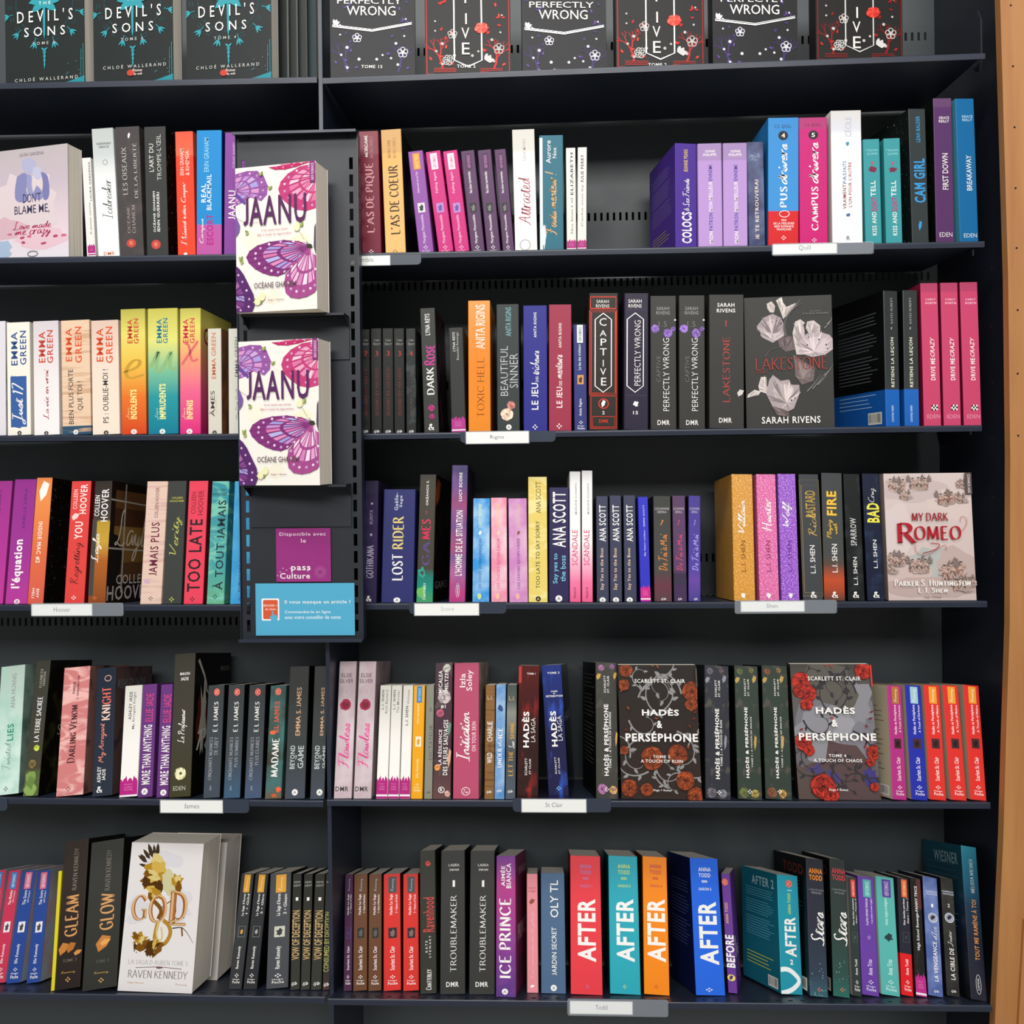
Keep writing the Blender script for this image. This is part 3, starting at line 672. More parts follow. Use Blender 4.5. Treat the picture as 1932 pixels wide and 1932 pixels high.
def step(a, c0, c1): return ([(0, c0), (max(0, a - .002), c0), (a + .002, c1), (1, c1)],)
# ================================================================== TOP SHELF (covers facing out)
def art_wheel(P, loc, w, h):
    c = 'a0b4b6'; t = '2f9aa6'; cx, cz = w * .5, h * .63
    q = random.Random(4)
    for k, rr in enumerate((.36, .42, .455)):
        n = 40
        for i in range(0, n, 2 if k else 1):
            a = 2 * math.pi * i / n; b = a + 2 * math.pi / n * .8
            P.line([(cx + w * rr * math.cos(a), cz + w * rr * math.sin(a)), (cx + w * rr * math.cos(b), cz + w * rr * math.sin(b))], w * .004, '1f6d78')
    for i in range(12):
        a = 2 * math.pi * i / 12 + .26; x, z = cx + w * .46 * math.cos(a), cz + w * .46 * math.sin(a)
        for b in (-.5, 0, .5): leaf(P, x, z, w * .09, a + b, t, .16)
        P.line([(x - w * .05 * math.cos(a), z - w * .05 * math.sin(a)), (x + w * .05 * math.cos(a), z + w * .05 * math.sin(a))], w * .008, t)
    for sx in (-1, 1):
        for k in range(4): leaf(P, cx, cz + w * (.12 - .03 * k), w * .2, math.pi / 2 - sx * (.9 + .45 * k), t, .3)
    P.poly([(cx - w * .02, cz + w * .2), (cx + w * .02, cz + w * .2), (cx + w * .012, cz - w * .35), (cx, cz - w * .42), (cx - w * .012, cz - w * .35)], t)
    z = h * .27                                             # winged staff under the number
    P.line([(cx, z), (cx, h * .13)], w * .01, t)
    P.line([(cx - w * .02 * math.sin(i * 1.1) * (1 - i / 14), z - i * h * .011) for i in range(12)], w * .01, t, sm=1)
    P.line([(cx + w * .02 * math.sin(i * 1.1) * (1 - i / 14), z - i * h * .011) for i in range(12)], w * .01, t, sm=1)
    for sx in (-1, 1): leaf(P, cx, z, w * .05, math.pi / 2 - sx * .9, t, .3)
    P.poly([(w * .62, 0), (w, 0), (w, h * .055), (w * .8, h * .018)], '1f8a98')
    P.line([(w * .985, h * .05), (w * .985, h * .3)], w * .006, t); P.line([(w * .955, h * .05), (w * .96, h * .26)], w * .005, t)
    for i in range(9): leaf(P, w * q.uniform(.75, .98), h * q.uniform(.06, .22), w * .03, q.uniform(0, 6), '3f6f74', .2)
TL = ['left end', 'middle', 'right end']
sec(0, 'L', '1')
for k, (a, b_, c) in enumerate(((35, 500, 30), (553, 1020, 550), (1100, 1598, 1095))):
    dy = (16, -8, -16)[k]
    book(a, b_, -290, c, ('2d3130',), ('dark cover with teal emblem and white capitals, leftmost of three', 'dark cover with teal emblem and white capitals, middle of three', 'dark cover with teal emblem and white capitals, rightmost of three')[k],
         T=(('THE', a + 195, 2 + dy - 8, a + 265, 20 + dy - 8, W, 'hw'), ("DEVIL'S", a + 68, 50 + dy - 8, a + 395, 120 + dy - 8, W, 'hw'), ('SONS', a + 110, 150 + dy - 8, a + 350, 205 + dy - 8, W, 'hw'), ('TOME 4', a + 160, 240 + dy - 10, a + 290, 258 + dy - 10, 'c9c9c4', 'hw'),
            ('CHLOÉ WALLERAND', a + 55, 388 + (62 if k == 0 else -12), a + 425, 412 + (62 if k == 0 else -12), 'd0d0ca', 'hw')) + ((('*disc', a + 195, 410, a + 240, 448, 'c8402f', ''), ('Plumes', a + 230, 405, a + 285, 422, 'e8d8d0', 'hb'), ('du web', a + 235, 426, a + 285, 442, 'e8d8d0', 'hb')) if k else ()),
         front=True, t=(.03, .032, .034)[k], art=art_wheel, side='262a2a', s=.012, yw=-4, H=.236)
for k, (a, b_) in enumerate(((1260, 1690), (1320, 1745), (1380, 1800), (1440, 1865))):
    book(a, b_, -280, a - 3, '2e3434' if k < 3 else '1c3438', ('cream page edges just right of the third teal emblem cover', 'second sliver of cream page edges beside the middle post', 'third sliver of grey page edges beside the middle post', 'dark cover edge with teal specks against the middle post')[k], front=True, t=.014, s=.066 + k * .018, H=.232)
def art_vine(col1, col2, col3, foilc):
    def f(P, loc, w, h):
        h = h * .8
        q = random.Random(9)
        for sx in (0, 1):                                   # bare trees rising from the lower corners
            bx = w * (.2 if sx == 0 else .8); m = 1 if sx == 0 else -1
            def br(x, z, a, l, wd, dep):
                x2, z2 = x + l * math.cos(a), z + l * math.sin(a)
                P.line([(x, z), ((x + x2) / 2 + l * .08, (z + z2) / 2), (x2, z2)], wd, col1, foil=foilc)
                if dep:
                    for s_ in (-1, 1): br(x2, z2, a + s_ * q.uniform(.3, .6), l * q.uniform(.6, .8), wd * .65, dep - 1)
            br(bx, h * .08, math.pi / 2 + m * .25, h * .11, w * .022, 4)
        for i in range(34):
            x = w * (q.uniform(.03, .3) if i % 2 else q.uniform(.7, .97)); z = h * q.uniform(.1, .95)
            leaf(P, x, z, w * .05, q.uniform(0, 6.3), col1 if i % 3 else col2, .3, foilc)
        for x, z, r in ((.12, .43, .012), (.2, .31, .02), (.62, .24, .014), (.78, .35, .018), (.88, .42, .013), (.13, .24, .016), (.34, .2, .02), (.55, .2, .018), (.72, .21, .015), (.8, .15, .018), (.2, .12, .018), (.12, .52, .012), (.9, .58, .012)):
            P.disc(w * x, h * z, w * r, col3, n=7)
        for x, z, r in ((.32, .4, .052), (.86, .265, .06)): 
            for i in range(5):
                a = i * 1.257 + .3; P.ring(w * x + w * r * .6 * math.cos(a), h * z + w * r * .6 * math.sin(a), w * r * .45, w * .01, col3, n=8)
            P.disc(w * x, h * z, w * r * .35, col3, n=8)
    return f
def art_pw(P, loc, w, h):
    art_vine('3f2c70', '66409c', 'dcdae2', False)(P, loc, w, h); h = h * .745
    _pw_frame(P, w, h)
def _pw_frame(P, w, h):
    P.line([(w * .03, h * .545), (w * .5, h * .5), (w * .97, h * .575)], w * .014, 'dcdad8', foil=True)
    P.line([(w * .03, h * .56), (w * .5, h * .515), (w * .97, h * .59)], w * .006, 'dcdad8', foil=True)
    for k in range(3): leaf(P, w * .06, h * .56, w * .07, .6 + k * .6, 'eceaf0', .35)
def art_cap(P, loc, w, h):
    art_vine('8a1c1a', 'b42a22', 'c4c0bb', True)(P, loc, w, h); P.line([(w * .02, h * .02), (w * .98, h * .02), (w * .98, h * .98), (w * .02, h * .98), (w * .02, h * .02)], w * .01, '8a1c1a', foil=True); h = h * .78
    for z in (.05, .065, .08): P.line([(w * .1, h * z), (w * .36, h * z)], w * .004, 'b02a24', foil=True); P.line([(w * .64, h * z), (w * .9, h * z)], w * .004, 'b02a24', foil=True)
    P.line([(w * .34, h * 1.2), (w * .34, h * .16), (w * .5, h * .1), (w * .66, h * .16), (w * .66, h * 1.2)], w * .015, 'c8c6c2', foil=True)
    for i in range(6): a = i; P.ring(w * .27 + w * .035 * math.cos(a), h * .16 + w * .03 * math.sin(a), w * .03, w * .012, 'bdbab6', n=8)
    for i in range(3): leaf(P, w * .72, h * .15, w * .09, .3 + i * .7, 'd8d4d0', .4)
    for i in range(9): a = i * .7; P.blob(w * .66 + w * .04 * math.cos(a), h * .47 + w * .035 * math.sin(a), w * .04, w * .03, ('c8302a', 'e04a3a')[i % 2], i, .2, 8, True)
def sunk(dz):
    def f(P, loc, w, h):
        c = P.clip; P.clip = None; art_pw(P, loc, w, h); P.clip = c
        P.v = [(p[0] if 0 < p[0] < w else min(max(p[0], .0002), w - .0002), p[1], min(max(p[2] - dz, .0002), h)) for p in P.v]
    return f
def perf(a, b, yt, crop, lab, n15):
    book(a, b, yt, a - 4, '29282a', lab, T=(('PERFECTLY', a + 38, 2 - 12 + n15, a + 405, 36 - 12 + n15, W, 'h'), ('WRONG', a + 92, 48 - 12 + n15, a + 370, 102 - 12 + n15, W, 'h'), ('TOME 15', a + 175, 382 - 10 + n15, a + 295, 400 - 10 + n15, W, 'hb')), front=True, t=.028, art=sunk(.0186) if n15 else art_pw, s=.014, hard=True, side='1b1a20', yw=4, H=.238)
def capt(a, b, yt, lab, dy, sc=1.0):
    TT = [(ch, a + x0 * sc, y0 * sc + dy, a + x1 * sc, y1 * sc + dy, 'e8e4de', 'h') for ch, x0, x1, y0, y1 in (('T', 205, 250, -85, -35), ('I', 222, 232, 0, 20), ('I', 226, 236, 78, 140), ('V', 205, 250, 160, 222), ('E', 208, 252, 245, 312))]
    book(a, b, yt, a - 4, '282625', lab, T=TT + [('TOME 2', a + 180 * sc, 370 * sc + dy, a + 285 * sc, 388 * sc + dy, W, 'hb')], front=True, t=.028, art=art_cap, s=.014, hard=True, side='221a1a', yw=4, H=.238)
sec(0, 'R', '2')
perf(72, 552, -270, '2', 'black cover with silver chevron and small white flowers beside the middle post', 0)
capt(612, 1100, -290, 'black cover with red tree foil brightest of the three', 0)
perf(1165, 1645, -280, '2', 'black cover with silver chevron, between two red tree covers', 22)
sec(0, 'R', '3')
capt(-155, 297, -290, 'black cover with red tree foil, second of three red ones', -8, .9)
sec(0, 'R', '3')
book(340, 775, -290, 336, '29282a', 'black cover with silver chevron and brighter violet branches', T=(('PERFECTLY', 378, -18, 710, 12, W, 'h'), ('WRONG', 425, 25, 678, 75, W, 'h')), front=True, t=.028, art=sunk(.016), s=.014, hard=True, side='1b1a20', yw=4, H=.238)
capt(868, 1312, -300, 'black cover with red tree foil, at the right end', -40 + 8, .9)

# ================================================================== SECOND SHELF
sec(1, 'L', '1')
def art_couple(P, loc, w, h):
    q = random.Random(3)
    for x, z, rx, rz, c in ((.5, .5, .4, .3, 'e0cfd2'), (.2, .3, .3, .1, 'd9b4bf'), (.7, .2, .3, .1, 'e8c4cf'), (.15, .12, .18, .1, 'a9bcd6')): P.blob(w * x, h * z, w * rx, h * rz, c, int(x * 99), .2, 22)
    S = lambda c, *p: P.poly(smooth([loc(x, y) for x, y in p] + [loc(*p[0])], 2)[:-1], c)
    S('b4b4d2', (130, 985), (125, 950), (150, 928), (190, 930), (212, 955), (208, 1000), (190, 1020), (150, 1020))          # his head
    S('c2c2da', (195, 985), (225, 978), (248, 1000), (246, 1040), (225, 1060), (200, 1045), (190, 1015))                      # her head, touching
    S('8a8ab8', (100, 1040), (140, 1012), (160, 1025), (165, 1080), (150, 1120), (175, 1160), (160, 1190), (90, 1190), (86, 1120))
    S('9c9cc6', (160, 1025), (190, 1030), (185, 1090), (200, 1150), (165, 1150), (155, 1080))
    S('7e7eb0', (240, 1010), (275, 1020), (290, 1070), (292, 1160), (262, 1185), (245, 1140), (255, 1080))
    S('9090be', (215, 1090), (240, 1110), (258, 1150), (240, 1180), (180, 1165), (200, 1125))
    for k in range(7): P.blob(w * q.uniform(.3, .95), h * q.uniform(.15, .28), w * .03, h * .012, ('b04a6a', 'd0708a')[k % 2], k, .3, 8)
book(-90, 405, 862, -128, '#' and ([(0, 'e9e3ea'), (.3, 'e6d2da'), (.7, 'cbbcc6'), (1, 'c4b9bb')],), 'pale pink cover with a violet embracing couple at the left edge',
     T=(('LAURA GARDENIA', 115, 895, 258, 915, '8a7f88', 'h'), ("DON'T", 135, 1135, 240, 1190, '3f3a5c', 'h'), ('BLAME ME,', 85, 1205, 290, 1262, '3f3a5c', 'h'), ('Love made', 75, 1295, 300, 1345, 'b0345f', 'hC'), ('me crazy', 85, 1350, 300, 1400, 'b0345f', 'hC'), ('*ring', 160, 1475, 225, 1510, '888888', '')),
     front=True, t=.034, art=art_couple, s=.03, yw=-11)
FL = ('*flame',)
book(511, 563, 932, 480, 'ece8e4', 'slim white pocket book with magenta flame foot beside the couple cover', T=(('LAURA GARDENIA', 518, 950, 540, 1180, '333333', 'b'), ('A jamais sienne', 520, 1190, 545, 1380, '777777'), ('*flame', 516, 1430, 574, 1500, 'b31d7a')))
book(577, 703, 762, 537, ([(0, 'f4f4f2'), (.6, 'f0f0ee'), (.8, 'c9cecd'), (1, 'bfc4c2')],), 'white paperback with thin joined handwriting and orange foot mark', T=(('HANNAH', 568, 836, 650, 851, '444444', 'hb'), ('GRACE', 580, 856, 640, 870, '444444', 'hb'), ('*ring', 603, 938, 633, 970, '888888', ''), ('Icebreaker', 592, 1055, 665, 1290, '333333', 'c'), ('DMR', 610, 1480, 675, 1500, 'd2774a', 'hb')))  # grey spine top is painted shade, as if from the shelf above
book(705, 846, 752, 675, ('4b4646', 'smoke', '5a5252'), 'warm grey paperback with two lines of ornate capitals', T=(('*leaf', 750, 780, 765, 815, W, ''), ('LES OISEAUX', 712, 865, 752, 1145, 'd5d0c8', 'r'), ('DE LA LIBERTÉ', 776, 840, 812, 1165, 'd5d0c8', 'r'), ('OCÉANE', 742, 1215, 768, 1370, 'b8a8a0', 'r'), ('GHANEM', 772, 1205, 800, 1370, 'b8a8a0', 'r'), ('*disc', 745, 1405, 800, 1455, 'c9463c', ''), ('*blob', 758, 1415, 785, 1445, 'e07a5a', '')))
book(863, 990, 750, 845, '3b3d3c', 'charcoal paperback with light capitals, right of warm grey one', T=(("L'ART DU", 874, 845, 905, 1010, 'dcd8ce', ''), ("TROMPE-L'ŒIL", 918, 790, 950, 1060, 'dcd8ce', 'l'), ('OCÉANE GHANEM', 895, 1125, 917, 1365, W, 'b'), ('JENN GUERRIERI', 920, 1130, 942, 1365, W, 'b'), ('*disc', 890, 1410, 945, 1465, 'c9463c', ''), ('*blob', 905, 1422, 930, 1452, 'e07a5a', '')), side=('14110f', 'specks', '8a8078'))
book(1045, 1150, 778, 1028, ([(0, 'ef4a30'), (.8, 'f0452c'), (.81, 'ee6a4e'), (1, 'ea5a40')],), 'bright red orange paperback with white script title', T=(('ERIN GRAHAM', 1056, 875, 1082, 1030, 'ffd9c9', ''), ('& KHEMEIA', 1088, 885, 1114, 1030, 'ffd9c9', ''), ('I Kissed Eden Cooper', 1058, 1070, 1110, 1445, W, 'C'), ('*disc', 1080, 1485, 1102, 1500, W, '')))  # duller top fifth paints in the upper shelf's shadow
book(1155, 1303, 772, 1155, step(.245, 'c05aa4', '1a8cd0'), 'sky blue paperback with a pink foot', side='152f7a', T=(('ERIN GRAHAM', 1200, 810, 1228, 1010, '9fd0ea', ''), ('REAL', 1183, 1080, 1210, 1190, W, 'b'), ('BLACKMAIL', 1215, 1025, 1243, 1235, W, 'b'), ('Campus', 1172, 1285, 1205, 1430, W, 'C'), ('ESCORT', 1215, 1260, 1255, 1440, 'b0208a', 'x')))
book(1315, 1440, 785, 1322, '8a479c', 'purple paperback half hidden by the hanging display stand', T=(('JAANU', 1342, 1120, 1386, 1290, W, 'b'), ('OCÉANE GHANEM', 1364, 840, 1382, 990, 'd8b8e0', '')))
sec(1, 'R', '2')
book(250, 362, 752, 230, ([(0, '762438'), (.8, '7d2a3c'), (.82, '8a4450'), (1, '8a4650')],), 'wine red paperback with pink ornate capitals beside the stand', T=(('MORGANE', 262, 770, 286, 895, W, 'R'), ('MONCOMBLE', 290, 775, 316, 900, 'c48a90', 'r'), ("L'AS DE PIQUE", 265, 930, 332, 1325, 'e3a0a5', 'R'), ('*4', 288, 1420, 318, 1445, W, '')))  # greyer top band imitates the shelf's shadow in the colour stops
book(385, 500, 742, 357, ([(0, 'f0bf78'), (.8, 'edb56a'), (.82, 'd8a868'), (1, 'd6a870')],), 'apricot paperback with dark brown ornate capitals', side='17130f', yw=-2, T=(('MORGANE', 393, 795, 415, 900, 'a87c46', 'R'), ('MONCOMBLE', 422, 780, 446, 900, 'a87c46', 'r'), ("L'AS DE CŒUR", 398, 940, 470, 1335, '3a2616', 'R'), ('*4', 425, 1420, 455, 1445, '8a6030', '')))  # browner top band is the upper shelf's shadow put into the colour
def hugo(a, b, yt, tl, spec, desc, tagc, tagt, title, author, pic, row_y, tc=W, sub=None, **k):
    """pocket book: coloured tag on top, title, small picture, author, publisher's mark and name. row_y: (tag0, tag1, title1, pic0, pic1, auth0, auth1, mark0, mark1, foot1)"""
    y = row_y; by_ = k.get('base_y', y[9] + 30); k.pop('base_y', None)
    def X(yy): f = (by_ - yy) / (by_ - yt); return a + (tl - a) * f, b - a
    T = []
    def put(txt, y0, y1, f0, f1, c, st=''):
        x, w_ = X((y0 + y1) / 2); dr = abs(tl - a) * (y1 - y0) / (by_ - yt) if 'h' not in st and txt[0] != '*' else 0
        T.append((txt, x + w_ * f0 - dr / 2, y0, x + w_ * f1 + dr / 2, y1, c, st))
    if tagc: put('*rect', y[0], y[1], .28, .74, tagc)
    if tagt: put(tagt[0], y[0] + (y[1] - y[0]) * .12, y[1] - (y[1] - y[0]) * .1, .4, .64, tagt[1], tagt[2])
    put(title, y[1] + 12, y[2], .34, .56, tc, 'b')
    if sub: put(sub, y[1] + 14, y[2] - 15, .66, .8, tc, '')
    put('*' + pic[2], y[3], y[4], .28, .76, pic[0], pic[1])
    put(author, y[5], y[6], .38, .64, tc, 'b')
    put('*4', y[7], y[8], .36, .68, tc)
    f0 = y[8] + (y[9] - y[8]) * .15
    put('Hugo', f0, f0 + (y[9] - f0) * .36, .26, .76, tc, 'hb'); put('Poche', f0 + (y[9] - f0) * .44, y[9], .26, .8, tc, 'hb')
    return book(a, b, yt, tl, spec, desc, T=T, **k)
RY = (872, 965, 1100, 1155, 1210, 1222, 1385, 1395, 1420, 1437)
hugo(575, 660, 868, 512, '9355a5', 'leaning violet pocket book with an orange tag', 'e39a26', ('NEW ROMANCE', 'f0d090', 'b'), 'Aime-moi je te fuis', 'Morgane Moncomble', ('d9d9d9', '2a2a2a', 'pic'), RY, 'e8d0f0')
hugo(688, 773, 870, 612, 'cf2f7f', 'leaning pink pocket book with white tag, left of the pink pair', 'f0e8ea', ('NEW ROMANCE', 'cf2f7f', 'b'), 'Falling Again', 'Morgane Moncomble', ('b58acb', '6a4a9a', 'pic'), RY, 'f8c8dc')
hugo(781, 864, 866, 710, 'cf2f7f', 'leaning pink pocket book with white tag, right of the pink pair', 'f0e8ea', ('NEW ROMANCE', 'cf2f7f', 'b'), 'Falling Again', 'Morgane Moncomble', ('b58acb', '6a4a9a', 'pic'), RY, 'f8c8dc')
for k, (a, b_, t_, yy) in enumerate(((873, 951, 812, 865), (962, 1040, 908, 860), (1053, 1119, 1003, 856))):
    hugo(a, b_, yy, t_, '5b3a5f', ('leftmost', 'middle', 'rightmost')[k] + ' of three dusky purple pocket books', '4a1a4a', ('NEW ROMANCE', 'c080b0', 'b'), 'Nos âmes tourmentées', 'Morgane Moncomble', ('222222', '777777', 'pic'), RY)
book(1123, 1250, 742, 1105, ([(0, 'f4f1ec'), (.8, 'f2efe9'), (.83, 'dcd9d0'), (1, 'd8d5cc')],), 'white paperback with crimson handwriting', side='d9d5cc', T=(('LEDA MYERS', 1165, 790, 1184, 915, 'b9a9a5', ''), ('Attracted', 1138, 1010, 1215, 1285, 'a3264a', 'c'), ('*ring', 1148, 1362, 1212, 1428, 'bbbbbb', '')))  # greyed top of the spine is painted shelf shadow
book(1264, 1400, 775, 1260, ('2f6e80',), 'teal paperback with a white scraped edge and orange script', T=(('*rect', 1262, 785, 1280, 1430, 'dfe7ea', ''), ('*blob', 1276, 1250, 1300, 1430, 'dfe7ea', ''), ('Aurore', 1298, 800, 1326, 930, W, ''), ('Nox', 1335, 840, 1358, 900, W, ''), ('Foutu menteur !', 1292, 975, 1362, 1340, 'f0b06a', 'C')))
book(1418, 1472, 845, 1412, 'ece8e0', 'left of two thin white pocket books right of the teal one', T=(('ELIZABETH', 1436, 870, 1454, 1110, '222222', 'b'), ('Nos âmes à vif', 1438, 1125, 1454, 1330, '777777', ''), ('*flame', 1415, 1360, 1474, 1425, 'b31d7a')))
book(1477, 1529, 842, 1479, 'ece8e0', 'right of two thin white pocket books right of the teal one', side=('1b1714', 'smoke', '4a3a34'), d=.118, yw=-4, T=(('JULIE PERRY', 1496, 880, 1514, 1040, '222222', 'b'), ('Cache-moi by', 1498, 1050, 1514, 1290, '777777', ''), ('*flame', 1475, 1360, 1530, 1422, 'b31d7a')))
sec(1, 'R', '3')
book(148, 258, 735, 145, '523796', 'violet paperback with white capitals, cover angled left beside empty space', yw=9, d=.15, left=blurb('8a7ab8', 'b8a860', n=18), T=(('COLOCS', 180, 1085, 232, 1245, W, 'x'), ('& Sex Friends', 184, 915, 220, 1080, W, 'C'), ('JEANNE PEARS', 190, 765, 211, 880, 'e5c25a', 'b')))
for k, dx in ((0, 0), (1, 130)):
    book(266 + dx - k * 2, 390 + dx - k * 2, 738 - k * 2, 260 + dx, ([(0, 'bd98d4'), (.83, 'b893d0'), (.84, 'a88abc'), (1, 'a488b8')],), ('left', 'right')[k] + ' of two lilac paperbacks with two-tone capitals', T=(('SOPHIE', 300 + dx, 768, 350 + dx, 781, W, 'hb'), ('PHILIPPE', 290 + dx, 786, 356 + dx, 799, W, 'hb'), ('MON', 320 + dx, 1185, 341 + dx, 1245, W, 'b'), ('PATRON', 319 + dx, 1090, 340 + dx, 1180, '4b3aa0', 'b'), ('MON MEILLEUR', 317 + dx, 930, 338 + dx, 1082, W, 'b'), ('ENNEMI', 316 + dx, 845, 336 + dx, 925, '4b3aa0', 'b')))  # dimmer lilac at the top paints the shadow of the shelf overhead
book(524, 608, 730, 514, ('3f4467', 'clouds', '6c769a'), 'slate blue cloudy paperback with cream capitals', T=(('Maëlle', 528, 788, 582, 806, 'a8b0cc', 'hC'), ('Pier', 535, 808, 568, 822, 'a8b0cc', 'hC'), ('JE TE RETROUVERAI', 553, 920, 577, 1225, 'f1d8c6', 'b')))
book(622, 779, 608, 622, ([(0, 'd8242a'), (.27, 'd8242a'), (.274, '3d94d8'), (1, '3a8ccf')],), 'thick bright blue paperback with a red foot band', yw=0, side='2f78b8', T=(('C.S. QUILL', 655, 638, 740, 658, '1d3a6a', 'hb'), ('*disc', 674, 670, 724, 718, '151515', ''), ('4', 690, 682, 709, 705, W, 'hb'), ('drivers', 672, 735, 722, 945, W, 'C'), ('PUS', 682, 955, 720, 1062, W, 'R'), ('*oval', 677, 1078, 733, 1112, W, ''), ('PRIX', 690, 1122, 716, 1133, W, 'hb'), ('DE LA MEILLEURE', 650, 1138, 755, 1149, W, 'hb'), ('NEW ROMANCE', 654, 1153, 752, 1165, W, 'hb'), ('FRANÇAISE', 667, 1168, 740, 1182, W, 'hb'), ('*4', 688, 1205, 715, 1230, W, '')))
book(784, 928, 606, 780, ([(0, 'cf2276'), (.9, 'c92578'), (.92, 'b83a78'), (1, 'b43a76')],), 'thick magenta paperback with white slab capitals and script', T=(('C.S. QUILL', 808, 632, 892, 650, '6b1240', 'hb'), ('*disc', 828, 668, 878, 713, '151515', ''), ('5', 844, 680, 862, 702, W, 'hb'), ('drivers', 828, 728, 882, 940, W, 'C'), ('CAMPUS', 842, 955, 880, 1180, W, 'R'), ('*4', 845, 1218, 872, 1240, W, '')))  # dull magenta band at the top: shelf shadow painted into the stops
book(952, 1108, 570, 942, ([(0, 'f6f6f6'), (.8, 'f4f4f4'), (.86, 'dcdce4'), (1, 'd8d4d0')],), 'thick glossy white paperback with small red and blue capitals', side='e8e6e4', yw=1, T=(('CÉCILE', 1008, 600, 1048, 700, 'b8bccc', ''), ('*blob', 1019, 725, 1038, 748, '4a88a8', ''), ('VRAIMENT', 1004, 945, 1023, 1070, '8a2a2a', 'b'), ('PAS', 1004, 885, 1023, 940, '5a7ab0', 'b'), ('FAITS', 1004, 825, 1023, 880, '5a7ab0', 'b'), ("L'UN POUR L'AUTRE", 1031, 830, 1051, 1060, 'a5333a', 'b'), ('*blob', 1020, 1090, 1045, 1110, '4a6a98', ''), ('R', 1024, 1208, 1042, 1230, '555555', 'h')))  # grey towards the top is shade painted into the gradient
for k, dx in ((0, 0), (1, 105)):
    book(1122 + dx, 1206 + dx, 716 - 4 * k, 1108 + dx, '3f9aa0', ('left', 'right')[k] + ' of two short turquoise books with a red lips emblem', T=(('MEGHAN', 1122 + dx, 763, 1182 + dx, 775, '8fcfd0', 'h'), ('QUINN', 1127 + dx, 781, 1180 + dx, 795, '8fcfd0', 'h'), ('*blob', 1132 + dx, 852, 1178 + dx, 884, '7a2040', ''), ('*leaf', 1148 + dx, 825, 1162 + dx, 848, 'c04a6a', ''), ('KISS AND', 1153 + dx, 1085, 1179 + dx, 1205, W, 'b'), ("DON'T", 1149 + dx, 1010, 1182 + dx, 1080, 'c0347a', 'x'), ('TELL', 1146 + dx, 925, 1173 + dx, 1005, W, 'b')))
book(1360, 1446, 560, 1340, '3c4142', 'dark grey paperback with bright blue capitals', side=('1b2322', 'specks', '6a7a6a'), yw=6, T=(('LEAH BALDER', 1377, 595, 1401, 728, '3a9ad0', 'b'), ('CAM GIRL', 1366, 812, 1430, 1038, '3a9ad8', 'x'), ('*leaf', 1392, 1130, 1410, 1180, '3a9ad8', '')))
book(1483, 1577, 506, 1467, ([(0, '5c3a66'), (.93, '5c3a68'), (.95, '6a4a70'), (1, '6a4a70')],), 'tall plum paperback with white capitals', side=('141a12', 'specks', '4a5a3a'), yw=4, T=(('GRACE', 1496, 596, 1548, 609, W, 'hb'), ('REILLY', 1496, 613, 1548, 627, W, 'hb'), ('FIRST DOWN', 1512, 785, 1546, 970, W, ''), ('EDEN', 1500, 1190, 1565, 1212, W, 'hl')))
book(1605, 1700, 508, 1580, '1f6ba0', 'tall blue paperback with white capitals at the right end', side='4f93a8', yw=6, T=(('GRACE', 1613, 590, 1668, 603, 'b8d8e8', 'hb'), ('REILLY', 1616, 607, 1666, 620, 'b8d8e8', 'hb'), ('BREAKAWAY', 1634, 795, 1667, 975, W, ''), ('EDEN', 1625, 1195, 1690, 1215, W, 'hl')))
# ================================================================== THIRD SHELF
sec(2, 'L', '4')
book(-70, 46, 535, -75, 'e2dde4', 'white paperback cut by the left picture edge', side=('c9c6cf', 'clouds', '8a9a5a'))
book(60, 244, 545, 50, 'f6efe2', 'cream paperback with a blue brushed patch and blue capitals', T=(('EMMA', 86, 615, 140, 880, '35548c', 'b'), ('GREEN', 156, 605, 210, 875, '35548c', 'b'), ('*rect', 85, 965, 212, 1368, '3a5fa0', ''), ('*blob', 78, 955, 140, 1100, '3a5fa0', ''), ('*blob', 95, 1250, 225, 1385, '3a5fa0', ''), ('Just 17', 92, 1015, 205, 1350, W, 'C'), ('*A', 138, 1398, 172, 1433, '333333', 'f6efe2')))
book(270, 471, 535, 260, ([(0, 'f6f2f0'), (.5, 'efe8e8'), (1, 'd9d0d4')],), 'pale paperback with red capitals and dark red lettering', T=(('EMMA', 305, 612, 360, 858, 'cf4a3c', 'b'), ('GREEN', 371, 600, 422, 862, 'cf4a3c', 'b'), ('La vie en vrai', 338, 910, 388, 1310, 'a83a45', 'C'), ('*A', 350, 1400, 385, 1433, '333333', 'f0f0f0')))
book(495, 722, 530, 480, (step(.075, '35566e', 'ecccae')[0], 'wood', 'd6ae8e'), 'wood-grained cream paperback with a slate blue foot', T=(('EMMA', 518, 585, 572, 848, 'e0582e', 'b'), ('GREEN', 592, 572, 650, 860, 'e0582e', 'b'), ('BIEN PLUS FORTE', 540, 910, 586, 1345, '3a3a3a', ''), ('QUE TOI !', 612, 1005, 662, 1235, '3a3a3a', ''), ('*A', 582, 1388, 620, 1430, 'f0f0f0', '35566e')))
book(733, 949, 530, 720, ([(0, 'f4e4d2'), (.6, 'f0dccb'), (1, 'e0c4b4')],), 'peach cream paperback with red capitals and hand-drawn black title', T=(('EMMA', 762, 585, 820, 850, 'e0552e', 'b'), ('GREEN', 836, 572, 895, 862, 'e0552e', 'b'), ('PS : OUBLIE-MOI !', 812, 910, 862, 1335, '333333', 's'), ('*A', 822, 1395, 860, 1432, '333333', 'f4e4d2')))
